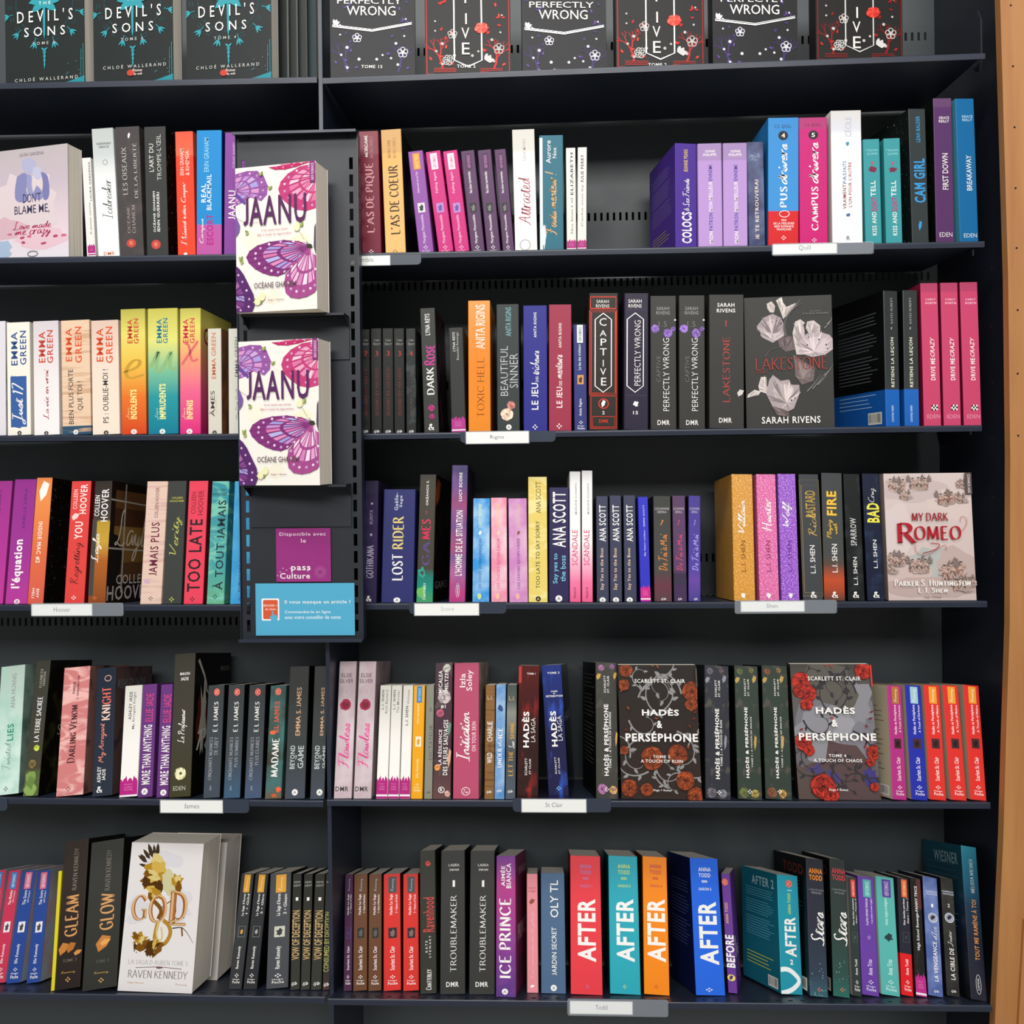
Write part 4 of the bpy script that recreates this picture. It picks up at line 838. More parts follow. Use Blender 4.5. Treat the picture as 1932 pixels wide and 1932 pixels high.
book(965, 1161, 440, 953, ([(0, 'd84a28'), (.3, 'ea7a30'), (.55, 'f0c050'), (.8, 'e8dc70'), (1, 'b8b050')],), 'taller book fading from yellow down to orange', T=(('EMMA', 1008, 515, 1050, 705, 'c83e30', 'b'), ('GREEN', 1058, 508, 1099, 708, 'c83e30', 'b'), ('e', 972, 830, 1145, 985, 'c89a35', 'hc'), ('INSOLENTS', 1032, 1070, 1086, 1305, 'fff39a', 'x'), ('Jeux', 1002, 1215, 1028, 1310, 'fff0b0', 'c'), ('*A', 1038, 1385, 1085, 1425, W, 'd84a28')))
book(1175, 1413, 435, 1168, ([(0, '0f7f98'), (.3, '2f9aa0'), (.5, '7cc09a'), (.75, 'e6e27c'), (1, 'c8c058')],), 'taller book fading from yellow down to blue green', T=(('EMMA', 1240, 512, 1283, 702, '187a98', 'b'), ('GREEN', 1290, 505, 1331, 705, '187a98', 'b'), ('u', 1182, 760, 1400, 940, '8fb87a', 'hc'), ('INPRUDENTS'.replace('INP', 'IMP'), 1262, 1025, 1316, 1305, 'fff39a', 'x'), ('Jeux', 1228, 1215, 1256, 1310, 'e8f8d0', 'c'), ('*A', 1265, 1382, 1310, 1425, W, '0f7f98')))
book(1425, 1590, 432, 1425, ([(0, 'e0307f'), (.35, 'ee6a90'), (.6, 'f5a07a'), (.85, 'e8dc70'), (1, 'c0b858')],), 'taller book fading from yellow down to hot pink', right=cover_words(('GREEN', .1, .9, .72, .86, '8a2a3a', 'hb')), T=(('EMMA', 1450, 512, 1493, 702, 'd0354a', 'b'), ('GREEN', 1503, 505, 1543, 705, 'd0354a', 'b'), ('x', 1434, 680, 1575, 880, 'e06a6a', 'hc'), ('INFINIS', 1478, 1155, 1530, 1305, 'fff39a', 'x'), ('Jeux', 1444, 1215, 1472, 1310, 'fff0b0', 'c'), ('*A', 1478, 1382, 1525, 1425, W, 'e0307f')))
book(1650, 1757, 592, 1645, 'd9d4c6', 'short slim off-white book with thin orange capitals', side=('8a5a3a', 'clouds', '3a2a22'), T=(('EMMA GREEN', 1675, 622, 1712, 985, 'd06a4a', ''), ('ÂMES', 1660, 1080, 1702, 1285, '444444', ''), ('soeurs', 1700, 1120, 1722, 1270, 'd8c8a8', 'c'), ('*A', 1683, 1395, 1718, 1432, '333333', 'd9d4c6')))
book(1812, 1925, 592, 1808, 'd9d6cb', 'short slim off-white book half hidden by the display stand', T=(('EMMA GREEN', 1860, 655, 1888, 970, '5a6a5a', ''), ('My Dear Prude', 1864, 1060, 1892, 1310, '444444', 'c')))
sec(2, 'R', '5')
for k, (a, b_, t_, y_, n_) in enumerate(((88, 155, 82, 412, '2'), (163, 245, 158, 405, '3'), (250, 332, 247, 404, '3'), (338, 417, 333, 404, '3'), (430, 504, 425, 405, '4'))):
    f = (b_ - a) / 82
    book(a, b_, y_, t_, '2b2c2b' if k < 4 else ('2f3231', 'smoke', '5a6262'), ('leftmost dark pocket book beside the stand with red lettering', 'second of the dark pocket books with dim red lettering', 'third of the dark pocket books with dim red lettering', 'fourth of the dark pocket books with dim red lettering', 'smoky dark pocket book with numeral four, rightmost of five')[k],
         T=(('Cora', a + 20 * f, 482, a + 62 * f, 498, 'b8b4ae', 'hr'), ('Reilly', a + 16 * f, 508, a + 68 * f, 528, 'b8b4ae', 'hr'), (n_, a + 28 * f, 572, a + 52 * f, 610, 'c03a28', 'hR'), ('BOUND BY HATRED' if k in (1, 2, 3) else 'BOUND BY DUTY' if k == 0 else 'BOUND BY LOVE', a + 28 * f, 700, a + 56 * f, 1060, '8a2c24' if k < 4 else '5a4a44', 'r'), ('ijb', a + 20 * f, 1172, a + 62 * f, 1198, W, 'hbi')))
book(565, 678, 252, 533, '3f403d', 'charcoal paperback with white and pink fantasy lettering and pink rose', side=('161413', 'smoke', '7a2a5a'), T=(('LYNA REYS', 568, 290, 610, 452, W, 'b'), ('Rose', 560, 530, 650, 680, 'd43a9a', 'R'), ('DARK', 580, 695, 645, 905, W, 'R'), ('*flower', 588, 975, 650, 1035, 'd0408a', 'a02a6a'), ('*flower', 600, 1045, 650, 1095, 'd0408a', 'a02a6a'), ('&', 598, 1125, 642, 1175, W, 'hR')))
book(774, 882, 400, 750, '3b3c3a', 'short dark pocket book with magenta flame foot', T=(('LYNA REYS', 778, 430, 802, 575, 'e0ddd6', 'b'), ('Beautiful Revenge', 805, 430, 834, 640, 'b8b4ac', ''), ('*flame', 770, 1062, 884, 1190, 'b8358c')))
book(902, 1070, 195, 898, ([(0, 'f29030'), (.5, 'f08a28'), (1, 'f59a40')],), 'glossy orange paperback with white capitals', gloss=.22, T=(('ANITA RIGINS', 955, 220, 1027, 555, W, ''), ('TOXIC HELL', 965, 625, 1022, 1075, '7a3f12', 'r')))
book(1120, 1291, 222, 1113, '3e4343', 'dark grey paperback with thin capitals over pale pink peonies', T=(('ANITA RIGINS', 1182, 240, 1226, 460, '7fb4b8', ''), ('BEAUTIFUL', 1143, 535, 1202, 912, 'c9c9c9', 'l'), ('SINNER', 1213, 592, 1277, 852, 'c9c9c9', 'l'), ('*flower', 1180, 948, 1270, 1020, 'c86a60', 'e0958a'), ('*flower', 1130, 1000, 1255, 1108, 'e8b8a0', 'f0d0b8'), ('*A', 1187, 1130, 1229, 1172, W, '3e4343')))
book(1320, 1502, 232, 1316, '35358c', 'royal blue paperback with white capitals and script', T=(('ANITA RIGINS', 1396, 278, 1418, 470, W, 'b'), ('LE JEU', 1380, 815, 1432, 1018, W, 'b'), ('DES', 1412, 765, 1432, 808, W, ''), ('tricheurs', 1368, 570, 1440, 755, W, 'C'), ('*4', 1386, 1128, 1428, 1172, W, '')))
book(1512, 1684, 225, 1512, 'a23a50', 'raspberry paperback with white capitals and script', T=(('ANITA RIGINS', 1586, 360, 1608, 548, W, 'b'), ('LE JEU', 1570, 845, 1614, 1003, W, 'b'), ('DES', 1590, 798, 1612, 835, W, ''), ('menteurs', 1562, 600, 1617, 785, W, 'C'), ('*4', 1568, 1120, 1612, 1165, W, '')))
RY5 = (374, 510, 715, 755, 825, 935, 1065, 1100, 1130, 1168)
hugo(1706, 1803, 375, 1697, '3b3f7a', 'short indigo pocket book with a white tag', 'f0ede6', ('NEW ROMANCE', '3b3f7a', 'b'), 'Le Jeu des tricheurs', 'Anita Rigins', ('e09a50', '333333', 'pic'), RY5)
sec(2, 'R', '6')
CAP = [(ch, x0, y0, x1, y1, 'ece8e2', 'h') for ch, x0, x1, y0, y1 in (('C', 124, 178, 322, 382), ('A', 127, 178, 415, 460), ('P', 133, 178, 478, 532), ('T', 128, 180, 552, 606), ('I', 150, 157, 640, 690), ('V', 130, 175, 705, 755), ('E', 137, 177, 775, 835))]
book(42, 268, 140, 45, '35302c', 'hardback with red foil frames and white stacked capitals', hard=True, T=[('*box', 56, 162, 250, 250, 'd8321e', ''), ('*box', 50, 262, 252, 905, 'd8321e', ''), ('*box', 62, 275, 245, 892, 'd8321e', ''), ('*box', 60, 915, 252, 1160, 'd8321e', ''), ('*box', 72, 1070, 240, 1150, 'd8321e', ''), ('*hex', 92, 285, 215, 885, 'f0eee4', ''), ('SARAH', 102, 184, 196, 208, 'e8e6de', 'h'), ('RIVENS', 98, 218, 200, 243, 'e8e6de', 'h'), ('*ring', 116, 932, 196, 1012, 'd8321e', ''), ('*leaf', 138, 945, 172, 1000, W, ''), ('2', 146, 1028, 164, 1053, W, 'hb'), ('DMR', 122, 1092, 192, 1118, 'd8321e', 'hb')] + CAP)
book(308, 498, 140, 312, '322c3e', 'deep violet hardback with white pointed frame', hard=True, T=(('*hex', 335, 283, 458, 885, 'f0eee4', ''), ('SARAH', 345, 180, 445, 207, W, 'h'), ('RIVENS', 345, 217, 445, 243, W, 'h'), ('PERFECTLY WRONG', 390, 340, 438, 835, W, 'l'), ('*hl', 330, 258, 480, 261, '4a3f66', ''), ('*hl', 325, 908, 480, 911, '4a3f66', ''), ('*blob', 374, 948, 425, 995, W, ''), ('15', 380, 1028, 418, 1054, W, 'hb')))
for k, dx in ((0, 0), (1, 217)):
    book(514 + dx, 711 + dx, 160 - 3 * k, 511 + dx, '403f3d', ('left', 'right')[k] + ' of two dark paperbacks with lilac blossoms and thin capitals', T=(('SARAH', 559 + dx, 236, 655 + dx, 262, '9a9894', 'h'), ('RIVENS', 556 + dx, 270, 660 + dx, 296, '9a9894', 'h'), ('1.5', 575 + dx, 348, 637 + dx, 388, '7a7876', 'hl'), ('*flower', 512 + dx, 355, 584 + dx, 452, '8a5ac0', 'a880d8'), ('*flower', 596 + dx, 398, 690 + dx, 476, '7a4ab0', 'a07ad0'), ('*flower', 664 + dx, 375, 711 + dx, 435, '6a4a9a', '8a6ab8'), ('*disc', 690 + dx, 330, 708 + dx, 346, 'd8d0d8', ''), ('CAPTIVE', 558 + dx, 612, 588 + dx, 810, '7f7d7a', 'l'), ('PERFECTLY WRONG', 607 + dx, 475, 655 + dx, 1028, W, 'l'), ('DMR', 565 + dx, 1098, 658 + dx, 1135, W, 'hb')))
book(960, 1224, 152, 958, '403f3d', 'thick dark paperback with red serif capitals', T=(('SARAH', 1020, 208, 1150, 237, W, 'hb'), ('RIVENS', 1016, 251, 1156, 280, W, 'hb'), ('1', 1074, 340, 1092, 385, 'c0433a', 'hr'), ('LAKESTONE', 1060, 465, 1116, 962, 'c2403a', 'r'), ('*leaf', 1170, 865, 1232, 918, 'd8cfc8', ''), ('DMR', 1033, 1080, 1130, 1117, W, 'hb')))
def petals(P, pts, c, c2, q):
    """one torn tulip petal: an outline with lighter ribs"""
    P.poly(pts, c)
    cx = sum(p[0] for p in pts) / len(pts); cz = sum(p[1] for p in pts) / len(pts)
    P.poly([(cx + (x - cx) * .62, cz + (z - cz) * .62) for x, z in pts], c2)
    lx, lz = min(pts, key=lambda p: p[1]); cx, cz = lx * .6 + cx * .4, lz * .6 + cz * .4
    for i, (x, z) in enumerate(pts):
        for t in (0, .5):
            X = x + (pts[(i + 1) % len(pts)][0] - x) * t; Z = z + (pts[(i + 1) % len(pts)][1] - z) * t
            l = math.hypot(X - cx, Z - cz) * q.uniform(.85, 1.12); leaf(P, cx, cz, l, math.atan2(Z - cz, X - cx) + q.uniform(-.08, .08), q.choice((shade(c, 1.15), shade(c, .78), shade(c2, .9), shade(c2, 1.12))), .07)
def art_tulip(P, loc, w, h):
    q = random.Random(5); L = lambda *p: [loc(x, y) for x, y in p]
    petals(P, L((1440, 500), (1345, 450), (1320, 385), (1370, 320), (1440, 290), (1500, 320), (1530, 380), (1520, 440), (1480, 490)), 'a8979a', 'c4b4b4', q)
    petals(P, L((1400, 250), (1395, 215), (1430, 195), (1458, 230), (1450, 280), (1420, 280)), 'd0c6bc', 'b8aaa8', q)
    petals(P, L((1465, 190), (1500, 165), (1515, 200), (1545, 240), (1520, 330), (1495, 260)), 'd8cfc4', 'beb2ae', q)
    petals(P, L((1540, 240), (1615, 208), (1590, 260), (1540, 310), (1520, 330)), 'cfc4bc', 'b0a2a2', q)
    petals(P, L((1320, 400), (1360, 470), (1440, 510), (1540, 450), (1540, 420), (1440, 440)), 'b4a4a6', 'cabcbc', q)
    petals(P, L((1480, 490), (1530, 450), (1600, 470), (1620, 560), (1540, 580), (1490, 540)), '6a5a5c', '7a6a6a', q)
    petals(P, L((1620, 600), (1590, 440), (1610, 350), (1650, 332), (1685, 360), (1640, 400), (1650, 480), (1700, 600)), 'cfc4be', 'b0a2a4', q)
    petals(P, L((1690, 400), (1700, 350), (1750, 340), (1800, 380), (1800, 440), (1720, 450)), 'c8bcb6', 'b4a6a6', q)
    petals(P, L((1650, 590), (1640, 500), (1700, 440), (1800, 430), (1870, 450), (1895, 480), (1900, 560), (1840, 600), (1740, 620)), 'b8a8aa', 'cabcbc', q)
    petals(P, L((1600, 600), (1680, 660), (1760, 700), (1750, 800), (1660, 830), (1610, 760)), '6e5e5e', '857674', q)
    petals(P, L((1330, 840), (1350, 770), (1390, 770), (1380, 820), (1420, 870), (1400, 900), (1340, 880)), 'cfc4be', 'b8aaaa', q)
    petals(P, L((1245, 930), (1250, 905), (1300, 868), (1350, 880), (1330, 910), (1290, 915)), 'd8cfc8', 'c4b8b4', q)
    petals(P, L((1410, 800), (1440, 755), (1500, 800), (1560, 790), (1580, 830), (1640, 830), (1645, 890), (1600, 1010), (1560, 1030), (1440, 1000), (1390, 900)), 'ac9c9e', 'c8bab8', q)
    petals(P, L((1430, 990), (1470, 1060), (1570, 1075), (1560, 1030), (1500, 1010)), '5e5050', '7a6a68', q)
    for i in range(16):
        x, y = q.choice(((1380, 400), (1470, 350), (1750, 520), (1820, 520), (1450, 880), (1560, 950), (1720, 480)))
        X, Z = loc(x + q.uniform(-50, 50), y + q.uniform(-40, 40)); P.disc(X, Z, w * q.uniform(.004, .01), '2a2626', n=6)
    for x, y, l in ((1700, 880, 130), (1740, 860, 120), (1780, 830, 110), (1830, 760, 90), (1560, 290, 110), (1830, 400, 70), (1850, 370, 60)):
        a = loc(x, y); b = loc(x + l * .8, y - l); P.line([a, ((a[0] + b[0]) / 2 + w * .01, (a[1] + b[1]) / 2), b], w * .007, 'a8a2a0', taper=True)
    P.line([loc(1380, 620), loc(1420, 560), loc(1520, 540)], w * .012, '5a5452', taper=True, sm=2)
    P.line([loc(1540, 460), loc(1520, 360), loc(1580, 260), loc(1660, 210)], w * .03, '555250', taper=True, sm=2)
book(1243, 1912, 160, 1240, '403f3d', 'dark face-out cover with torn pale tulips and red serif capitals', front=True, t=.022, yw=-5, s=.012, art=art_tulip, side='2e2c2b', H=None,
     T=(('LAKESTONE', 1305, 620, 1850, 715, 'a83c34', 'hr'), ('TOME 1', 1310, 725, 1400, 745, '9a4038', 'hr'), ('SARAH RIVENS', 1355, 1070, 1800, 1122, W, 'hb'), ('ENVOÛTE-MOI', 1720, 265, 1800, 274, '8a8684', 'h'), ('SI TU PEUX, PRINCESSE', 1665, 282, 1860, 294, '8a8684', 'h')))
sec(2, 'R', '7')
for k, dx in ((0, 0), (1, 158)):
    book(770 + dx, 890 + dx + 4 * k, 130 - 2 * k, 745 + dx + 5 * k, ([(0, '1f62b8'), (.268, '2468bc'), (.272, '3a3d3e'), (1, '343836')],), ('left', 'right')[k] + ' of two black paperbacks with a glossy blue foot band', yw=(13, 3)[k], d=(.15, .138)[k], gloss=.3, side=([(0, '1f5aa8'), (.268, '1f5aa8'), (.272, '0e0f10'), (1, '0e0f10')],), left=blurb('5a5c60', '8ab0e0', True, n=20, z0=.32) if k == 0 else None,
         T=(('KATEE ROBERT', 803 + dx, 185, 825 + dx, 405, 'cccac4', 'r'), ('*leaf', 808 + dx, 432, 820 + dx, 458, 'a8a8a8', ''), ('RETIENS LA LEÇON', 805 + dx, 522, 845 + dx, 940, 'f4f3d8', 'b'), ('CONTRE-TEMPS', 815 + dx, 1095, 835 + dx, 1235, 'cfe0f4', 'b')))
for k, (a, b_, t_, y_) in enumerate(((1090, 1236, 1058, 68), (1257, 1403, 1227, 65), (1427, 1576, 1391, 60))):
    dx = a - 1090
    book(a, b_, y_, t_, ([(0, 'c94a6e'), (.93, 'cc4a70'), (.94, 'b8466a'), (1, 'b04466')],), ('leftmost', 'middle', 'rightmost')[k] + ' of three identical rose pink paperbacks with a chequered flag', side='8a2440', T=(('CARLY', 1100 + dx, 192, 1186 + dx, 209, 'f4ccd6', 'h'), ('ROBYN', 1100 + dx, 222, 1190 + dx, 240, 'f4ccd6', 'hb'), ('DRIVE ME', 1143 + dx, 695, 1186 + dx, 882, W, 'b'), ('CRAZY', 1138 + dx, 520, 1178 + dx, 685, W, 'i'), ('*check', 1152 + dx, 1092, 1204 + dx, 1138, W, '1a1a1a'), ('EDEN', 1117 + dx, 1172, 1222 + dx, 1204, 'f0a8be', 'hl')))  # darker pink along the top edge is painted shade from the shelf above

# ================================================================== FOURTH SHELF
sec(3, 'L', '9')
book(-130, 18, 195, -52, ([(0, 'c0409a'), (.5, 'b03c96'), (1, 'a03a8c')],), 'magenta purple paperback cut by the left picture edge', T=(('ARIELLE HÉRA', -20, 250, 12, 560, '5a2a6a', ''), ('*disc', -60, 1088, -20, 1125, W, '')))
book(37, 203, 183, 113, ([(0, 'b8409a'), (.4, 'a03c96'), (1, '96388e')],), 'leaning purple paperback with fat white lowercase title', T=(('ARIELLE HÉRA', 160, 245, 212, 555, '5a2a6a', ''), ("l'équation", 80, 635, 195, 1005, W, 'x'), ('*disc', 107, 1088, 150, 1126, W, ''), ('8', 117, 1095, 140, 1120, 'b8409a', 'hb')))
book(205, 325, 170, 280, ([(0, 'd86050'), (.4, 'e07048'), (.8, 'ee9050'), (1, 'ea8a50')],), 'leaning orange paperback with a white feather', side=('18140f', 'specks', '5a5a5a'), T=(('*leaf', 300, 190, 372, 345, W, ''), ('INSIDE MAC #2', 268, 500, 326, 812, W, 'db'), ('ENY', 272, 1010, 298, 1078, W, 'db'), ('HELI', 240, 1005, 265, 1080, W, 'db')))
book(485, 636, 197, 545, 'e04a46', 'bright red paperback with a small pink bird', side='7a1a1a', T=(('COLLEEN', 553, 255, 594, 405, 'f7d0c4', 'b'), ('HOOVER', 602, 215, 668, 440, W, 'b'), ('YOU', 563, 500, 632, 632, W, 'b'), ('*leaf', 545, 435, 602, 490, 'f3d3ca', ''), ('Regretting', 528, 655, 638, 975, '2a1512', 'c'), ('*4', 540, 1060, 580, 1095, W, '')))
def layla(P, d, h):
    for i, c in enumerate(('5a3d22', '7a5a2c', '8a6a32', '4a2c18', '6a4626')): P.rect(d * .1, d * .9, h * (.18 + .15 * i), h * (.33 + .15 * i), c)
    P.poly([(0, h * .1), (d * .25, h * .12), (d * .3, h * .4), (d * .2, h * .55), (0, h * .58)], '151210')
    for x in (.3, .88): P.rect(d * x, d * x + d * .03, h * .08, h * .99, 'b8b2a6')
    for z in (.42, .82): P.poly([(0, h * (z + .02)), (d, h * z), (d, h * (z + .012)), (0, h * (z + .035))], 'b8b2a6')
    P.text('Layla', d * .12, d * .98, h * .34, h * .78, 'd8cdb8', 'hc')
    P.text('COLLEEN', d * .2, d * .98, h * .15, h * .23, 'c8c2b8', 'hb'); P.text('HOOVER', d * .02, d * .99, h * .02, h * .14, 'c8c2b8', 'hb')
book(665, 798, 195, 722, ([(0, '8a4a28'), (.35, 'b0642c'), (.5, 'c9a040'), (.66, 'b99838'), (.68, '4a403a'), (1, '3a322e')],), 'brown and ochre paperback with windowpane picture on its cover', side='2a1e16', right=layla, d=.15, yw=-2, T=(('*rect', 668, 480, 722, 1060, '45433f', ''), ('COLLEEN', 716, 300, 762, 458, W, 'b'), ('HOOVER', 762, 250, 830, 498, W, 'b'), ('Layla', 690, 590, 778, 812, W, 'C'), ('*4', 702, 1065, 735, 1095, 'e0805a', '')))
book(1062, 1223, 198, 1118, ('e3c4b4', 'wood', 'd6b0a6'), 'pale pink wood-grained paperback with plum capitals', T=(('COLLEEN HOOVER', 1172, 240, 1212, 470, '7a3a4a', ''), ('JAMAIS PLUS', 1128, 505, 1215, 908, '6b2038', 'b'), ('*blob', 1085, 935, 1140, 975, 'd0a8c0', ''), ('*4', 1125, 1065, 1162, 1100, '5a4a4a', '')))
book(1237, 1375, 195, 1281, '414340', 'dark grey paperback with thin olive handwriting', T=(('COLLEEN', 1305, 312, 1388, 326, 'd0c84a', 'h'), ('HOOVER', 1290, 336, 1398, 350, 'd0c84a', 'h'), ('Verity', 1282, 460, 1388, 750, 'b8bc5a', 'c'), ('*4', 1283, 1070, 1322, 1110, 'c9d24a', '')))
book(1392, 1539, 195, 1437, 'e8475e', 'coral red paperback with heavy black capitals', side='7a1a2a', T=(('COLLEEN', 1450, 275, 1492, 440, '7a1a2a', ''), ('HOOVER', 1500, 262, 1550, 450, '7a1a2a', ''), ('TOO LATE', 1418, 480, 1542, 1030, '1f1518', 'b'), ('*4', 1442, 1068, 1478, 1108, '2a1518', '')))
book(1567, 1700, 197, 1612, ([(0, '6ab088'), (.3, '4aa0a0'), (1, '3a94a0')], 'marble', '7ac4b0'), 'sea green marbled paperback with dark capitals', T=(('COLLEEN', 1632, 250, 1716, 268, '1e3a44', 'h'), ('HOOVER', 1618, 280, 1726, 302, '1e3a44', 'hb'), ('À TOUT JAMAIS', 1612, 335, 1720, 1015, '1e3038', 'b'), ('*4', 1614, 1050, 1650, 1090, '1e3a44', '')))
book(1745, 1895, 197, 1782, ('3f9ad0', 'clouds', '5ab4e0'), 'bright blue paperback half hidden by the display stand', T=(('REMINDERS OF HIM', 1808, 680, 1834, 1030, '1f3f7a', 'b'), ('*4', 1812, 1075, 1832, 1105, '1f3f7a', '')))
sec(3, 'R', '11')
book(72, 216, 310, 98, ([(0, '2f2a48'), (.4, '382a52'), (1, '2d2540')],), 'dark violet paperback with grey condensed capitals beside the stand', T=(('*disc', 160, 527, 182, 548, 'b9b0c8', ''), ('RUNYX', 145, 600, 182, 745, '9a90b0', 'b'), ('*disc', 150, 840, 174, 865, 'b9b0c8', ''), ('GOTHIKANA', 108, 960, 192, 1290, 'b9b0c8', 'R'), ('&', 112, 1470, 165, 1530, W, 'hR')))
book(262, 590, 400, 292, '31346a', 'very thick navy blue paperback with white and cream slab capitals', T=(('Gaëlle-', 398, 430, 440, 605, 'c9d0e0', 'b'), ('Sage', 448, 455, 487, 575, 'c9d0e0', 'b'), ('RIDER', 375, 665, 497, 998, 'e6cf7a', 'R'), ('LOST', 368, 1050, 487, 1315, W, 'R'), ('*A', 388, 1488, 458, 1542, W, '31346a')))
book(618, 785, 250, 658, ([(0, '48a068'), (.12, '1f8a78'), (.2, '2a7a70'), (.26, '48443c'), (1, '48443c')],), 'dark paperback with green smoke at its foot and crimson capitals', side=('17120f', 'smoke', '3a2012'), d=.15, yw=-4, T=(('*blob', 625, 1180, 720, 1300, '2a9a88', ''), ('*blob', 655, 1215, 700, 1262, '48443c', ''), ('*blob', 622, 1360, 720, 1520, '6ab860', ''), ('OKÉANOS S.', 712, 300, 748, 555, W, 'b'), ('ii', 712, 612, 732, 640, 'd0305a', 'b'), ('MES', 668, 695, 768, 900, 'd83058', 'R'), ('GA', 672, 915, 762, 1165, '5a4a80', 'R'), ('Chatterley', 682, 1340, 718, 1510, W, 'R')), right=cover_words(('GAMES', .1, .9, .1, .16, '8a8680', 'hb'), ('*leaf', .0, .3, .75, .98, 'a04a18', '')))
book(950, 1114, 155, 982, ([(0, 'b83a80'), (.12, 'c0407c'), (.2, 'b86a98'), (.32, '7a5a8c'), (.4, 'b04a60'), (.55, '6a5088'), (.7, 'a04a70'), (.85, '5a4a80'), (1, '4c4a78')], 'clouds', '8a5a94'), 'tall sunset violet paperback with white hand lettering', side='2a1f3a', T=(('LUCY SCORE', 1050, 222, 1087, 512, W, 'x'), ("L'HOMME DE LA SITUATION", 1008, 605, 1094, 1265, W, 'b'), ('*oval', 1018, 1340, 1058, 1492, W, ''), ('LAFON', 1030, 1365, 1048, 1465, W, 'b')))
for k, (a, b_, y_, t_, c, c2, desc, tt, tc1, tc2) in enumerate(((1187, 1358, 490, 1197, '3f9ae0', 'b8dcf4', 'short sky blue glossy book', 'CES CHOSES QU’ON N’AVOUE PAS', 'e8f0a0', '1f3f8a'), (1378, 1540, 482, 1375, 'ee94ae', 'f8dce4', 'short candy pink glossy book', 'CES CHOSES QU’ON CACHE', 'e8d060', 'd0406a'), (1562, 1750, 490, 1552, 'd08ac4', 'e8bcd8', 'short mauve glossy book with dark lettering', 'CES CHOSES QU’ON LAISSE', 'e0c060', '6a2a6a'))):
    o = (0, 185, 388)[k]
    book(a, b_, y_, t_, (c, 'clouds', c2), desc, gloss=.2, T=(('LUCY SCORE', 1250 + o, 545, 1282 + o, 775, tc1, 'b'), ('*leaf', 1250 + o, 812, 1285 + o, 858, ('f0f0f0', 'f4d0b0', '8a5a3a')[k], ''), (tt, 1250 + o, 885, 1288 + o, 1400, tc2, ''), ('*disc', 1238 + o, 1445, 1278 + o, 1508, ('c8e08a', 'f0c0a0', 'f0b0a0')[k], '')))
book(1757, 1950, 272, 1752, ('e8d070', 'marble', 'f2e298'), 'yellow marbled paperback with dark thin capitals', side='c8b850', T=(('ANA SCOTT', 1828, 315, 1882, 635, '6a5a2a', ''), ('TOO LATE TO SAY SORRY', 1828, 710, 1872, 1395, '333326', ''), ('*A', 1828, 1475, 1880, 1530, '222222', 'e8d070')))
sec(3, 'R', '12')
book(80, 273, 310, 82, '322d55', 'indigo paperback with big white capitals and pale cyan words', T=(('ANA SCOTT', 115, 345, 242, 875, W, 'b'), ('Say yes to', 118, 935, 174, 1225, '7fd0e0', ''), ('the boss', 190, 955, 240, 1205, '7fd0e0', ''), ('*A', 142, 1338, 208, 1400, W, '322d55')))
for k, dx in ((0, 0), (1, 117)):
    book(280 + dx, 386 + dx - 2 * k, 155 - 8 * k, 278 + dx, ([(0, 'e8628f'), (.15, 'f07aa4'), (.32, 'f5c0d4'), (.45, 'f6f2f2'), (.9, 'f0efee'), (1, 'd8d6d6')],), ('left', 'right')[k] + ' of two tall narrow white books fading to pink', side=([(0, 'd8688a'), (.3, 'c8909a'), (.5, 'c8c6c4'), (1, 'b8b6b4')],), T=(('MARLÈNE SCHIAPPA', 326 + dx, 260, 348 + dx, 560, '8a8886', ''), ('SCANDALE', 300 + dx - 4 * k, 710, 356 + dx - 4 * k, 1052, 'd84a78', ''), ('fayard', 315 + dx, 1265, 344 + dx, 1365, '6a1a3a', 'b')))
for k, (a, b_, t_, y_) in enumerate(((540, 656, 532, 392), (668, 783, 660, 386), (806, 924, 792, 384))):
    dx = t_ - 532
    book(a, b_, y_, t_, '42445a', ('leftmost', 'middle', 'rightmost')[k] + ' of three slate pocket books with big white capitals', side='1c1a22', T=(('ANA SCOTT', 560 + dx, 472, 628 + dx, 820, W, 'b'), ('Say Yes to the Boss', 570 + dx, 885, 614 + dx, 1285, 'e8c8a8', 'b'), ('*A', 566 + dx, 1357, 624 + dx, 1408, W, '42445a')))
book(960, 1058, 398, 932, '3c3ec4', 'slim glossy cobalt pocket book with hot pink flame foot', gloss=.2, T=(('My Heart confess · EMMA SCOTT', 980, 470, 1012, 960, 'd8def8', 'b'), ('*flame', 958, 1235, 1062, 1395, 'd0208a')))
for k, (a, b_, y_, t_, c, tc1, n_, dx, desc) in enumerate(((1092, 1261, 392, 1080, ([(0, '5a4248'), (.15, '6a3a48'), (.3, '4a4a48'), (1, '42423e')],), 'e88a3a', '1', 0, 'dark olive grey book with orange brush script'), (1280, 1406, 388, 1262, ([(0, '4a3658'), (.25, '40344c'), (.3, '5f4266'), (1, '5a4262')],), 'e0486a', '2', 165, 'dusty purple book with red brush script'), (1419, 1535, 390, 1419, ([(0, '4a4290'), (.2, '6a48a0'), (.3, '5446a0'), (1, '4c4090')],), 'b8a8f0', '3', 300, 'blue violet book with lilac brush script'))):
    sc = (b_ - a) / 169; X = lambda v: t_ + (v - 1080) * sc
    book(a, b_, y_, t_, c, desc, side='141216', T=(('LOUANNE', X(1095), 495, X(1232), 518, 'b8b0b8', 'h'), ('SERRA', X(1118), 527, X(1208), 550, 'b8b0b8', 'h'), (n_, X(1146), 615, X(1178), 665, tc1, 'hC'), ('De Toi à Moi', X(1125), 750, X(1218), 1105, tc1, 'C'), ('ijb', X(1155), 1362, X(1205), 1388, W, 'hbi')) + ((('*rect', 1285, 1180, 1400, 1230, '342c44', ''),) if k == 1 else ()))
sec(3, 'R', '13')
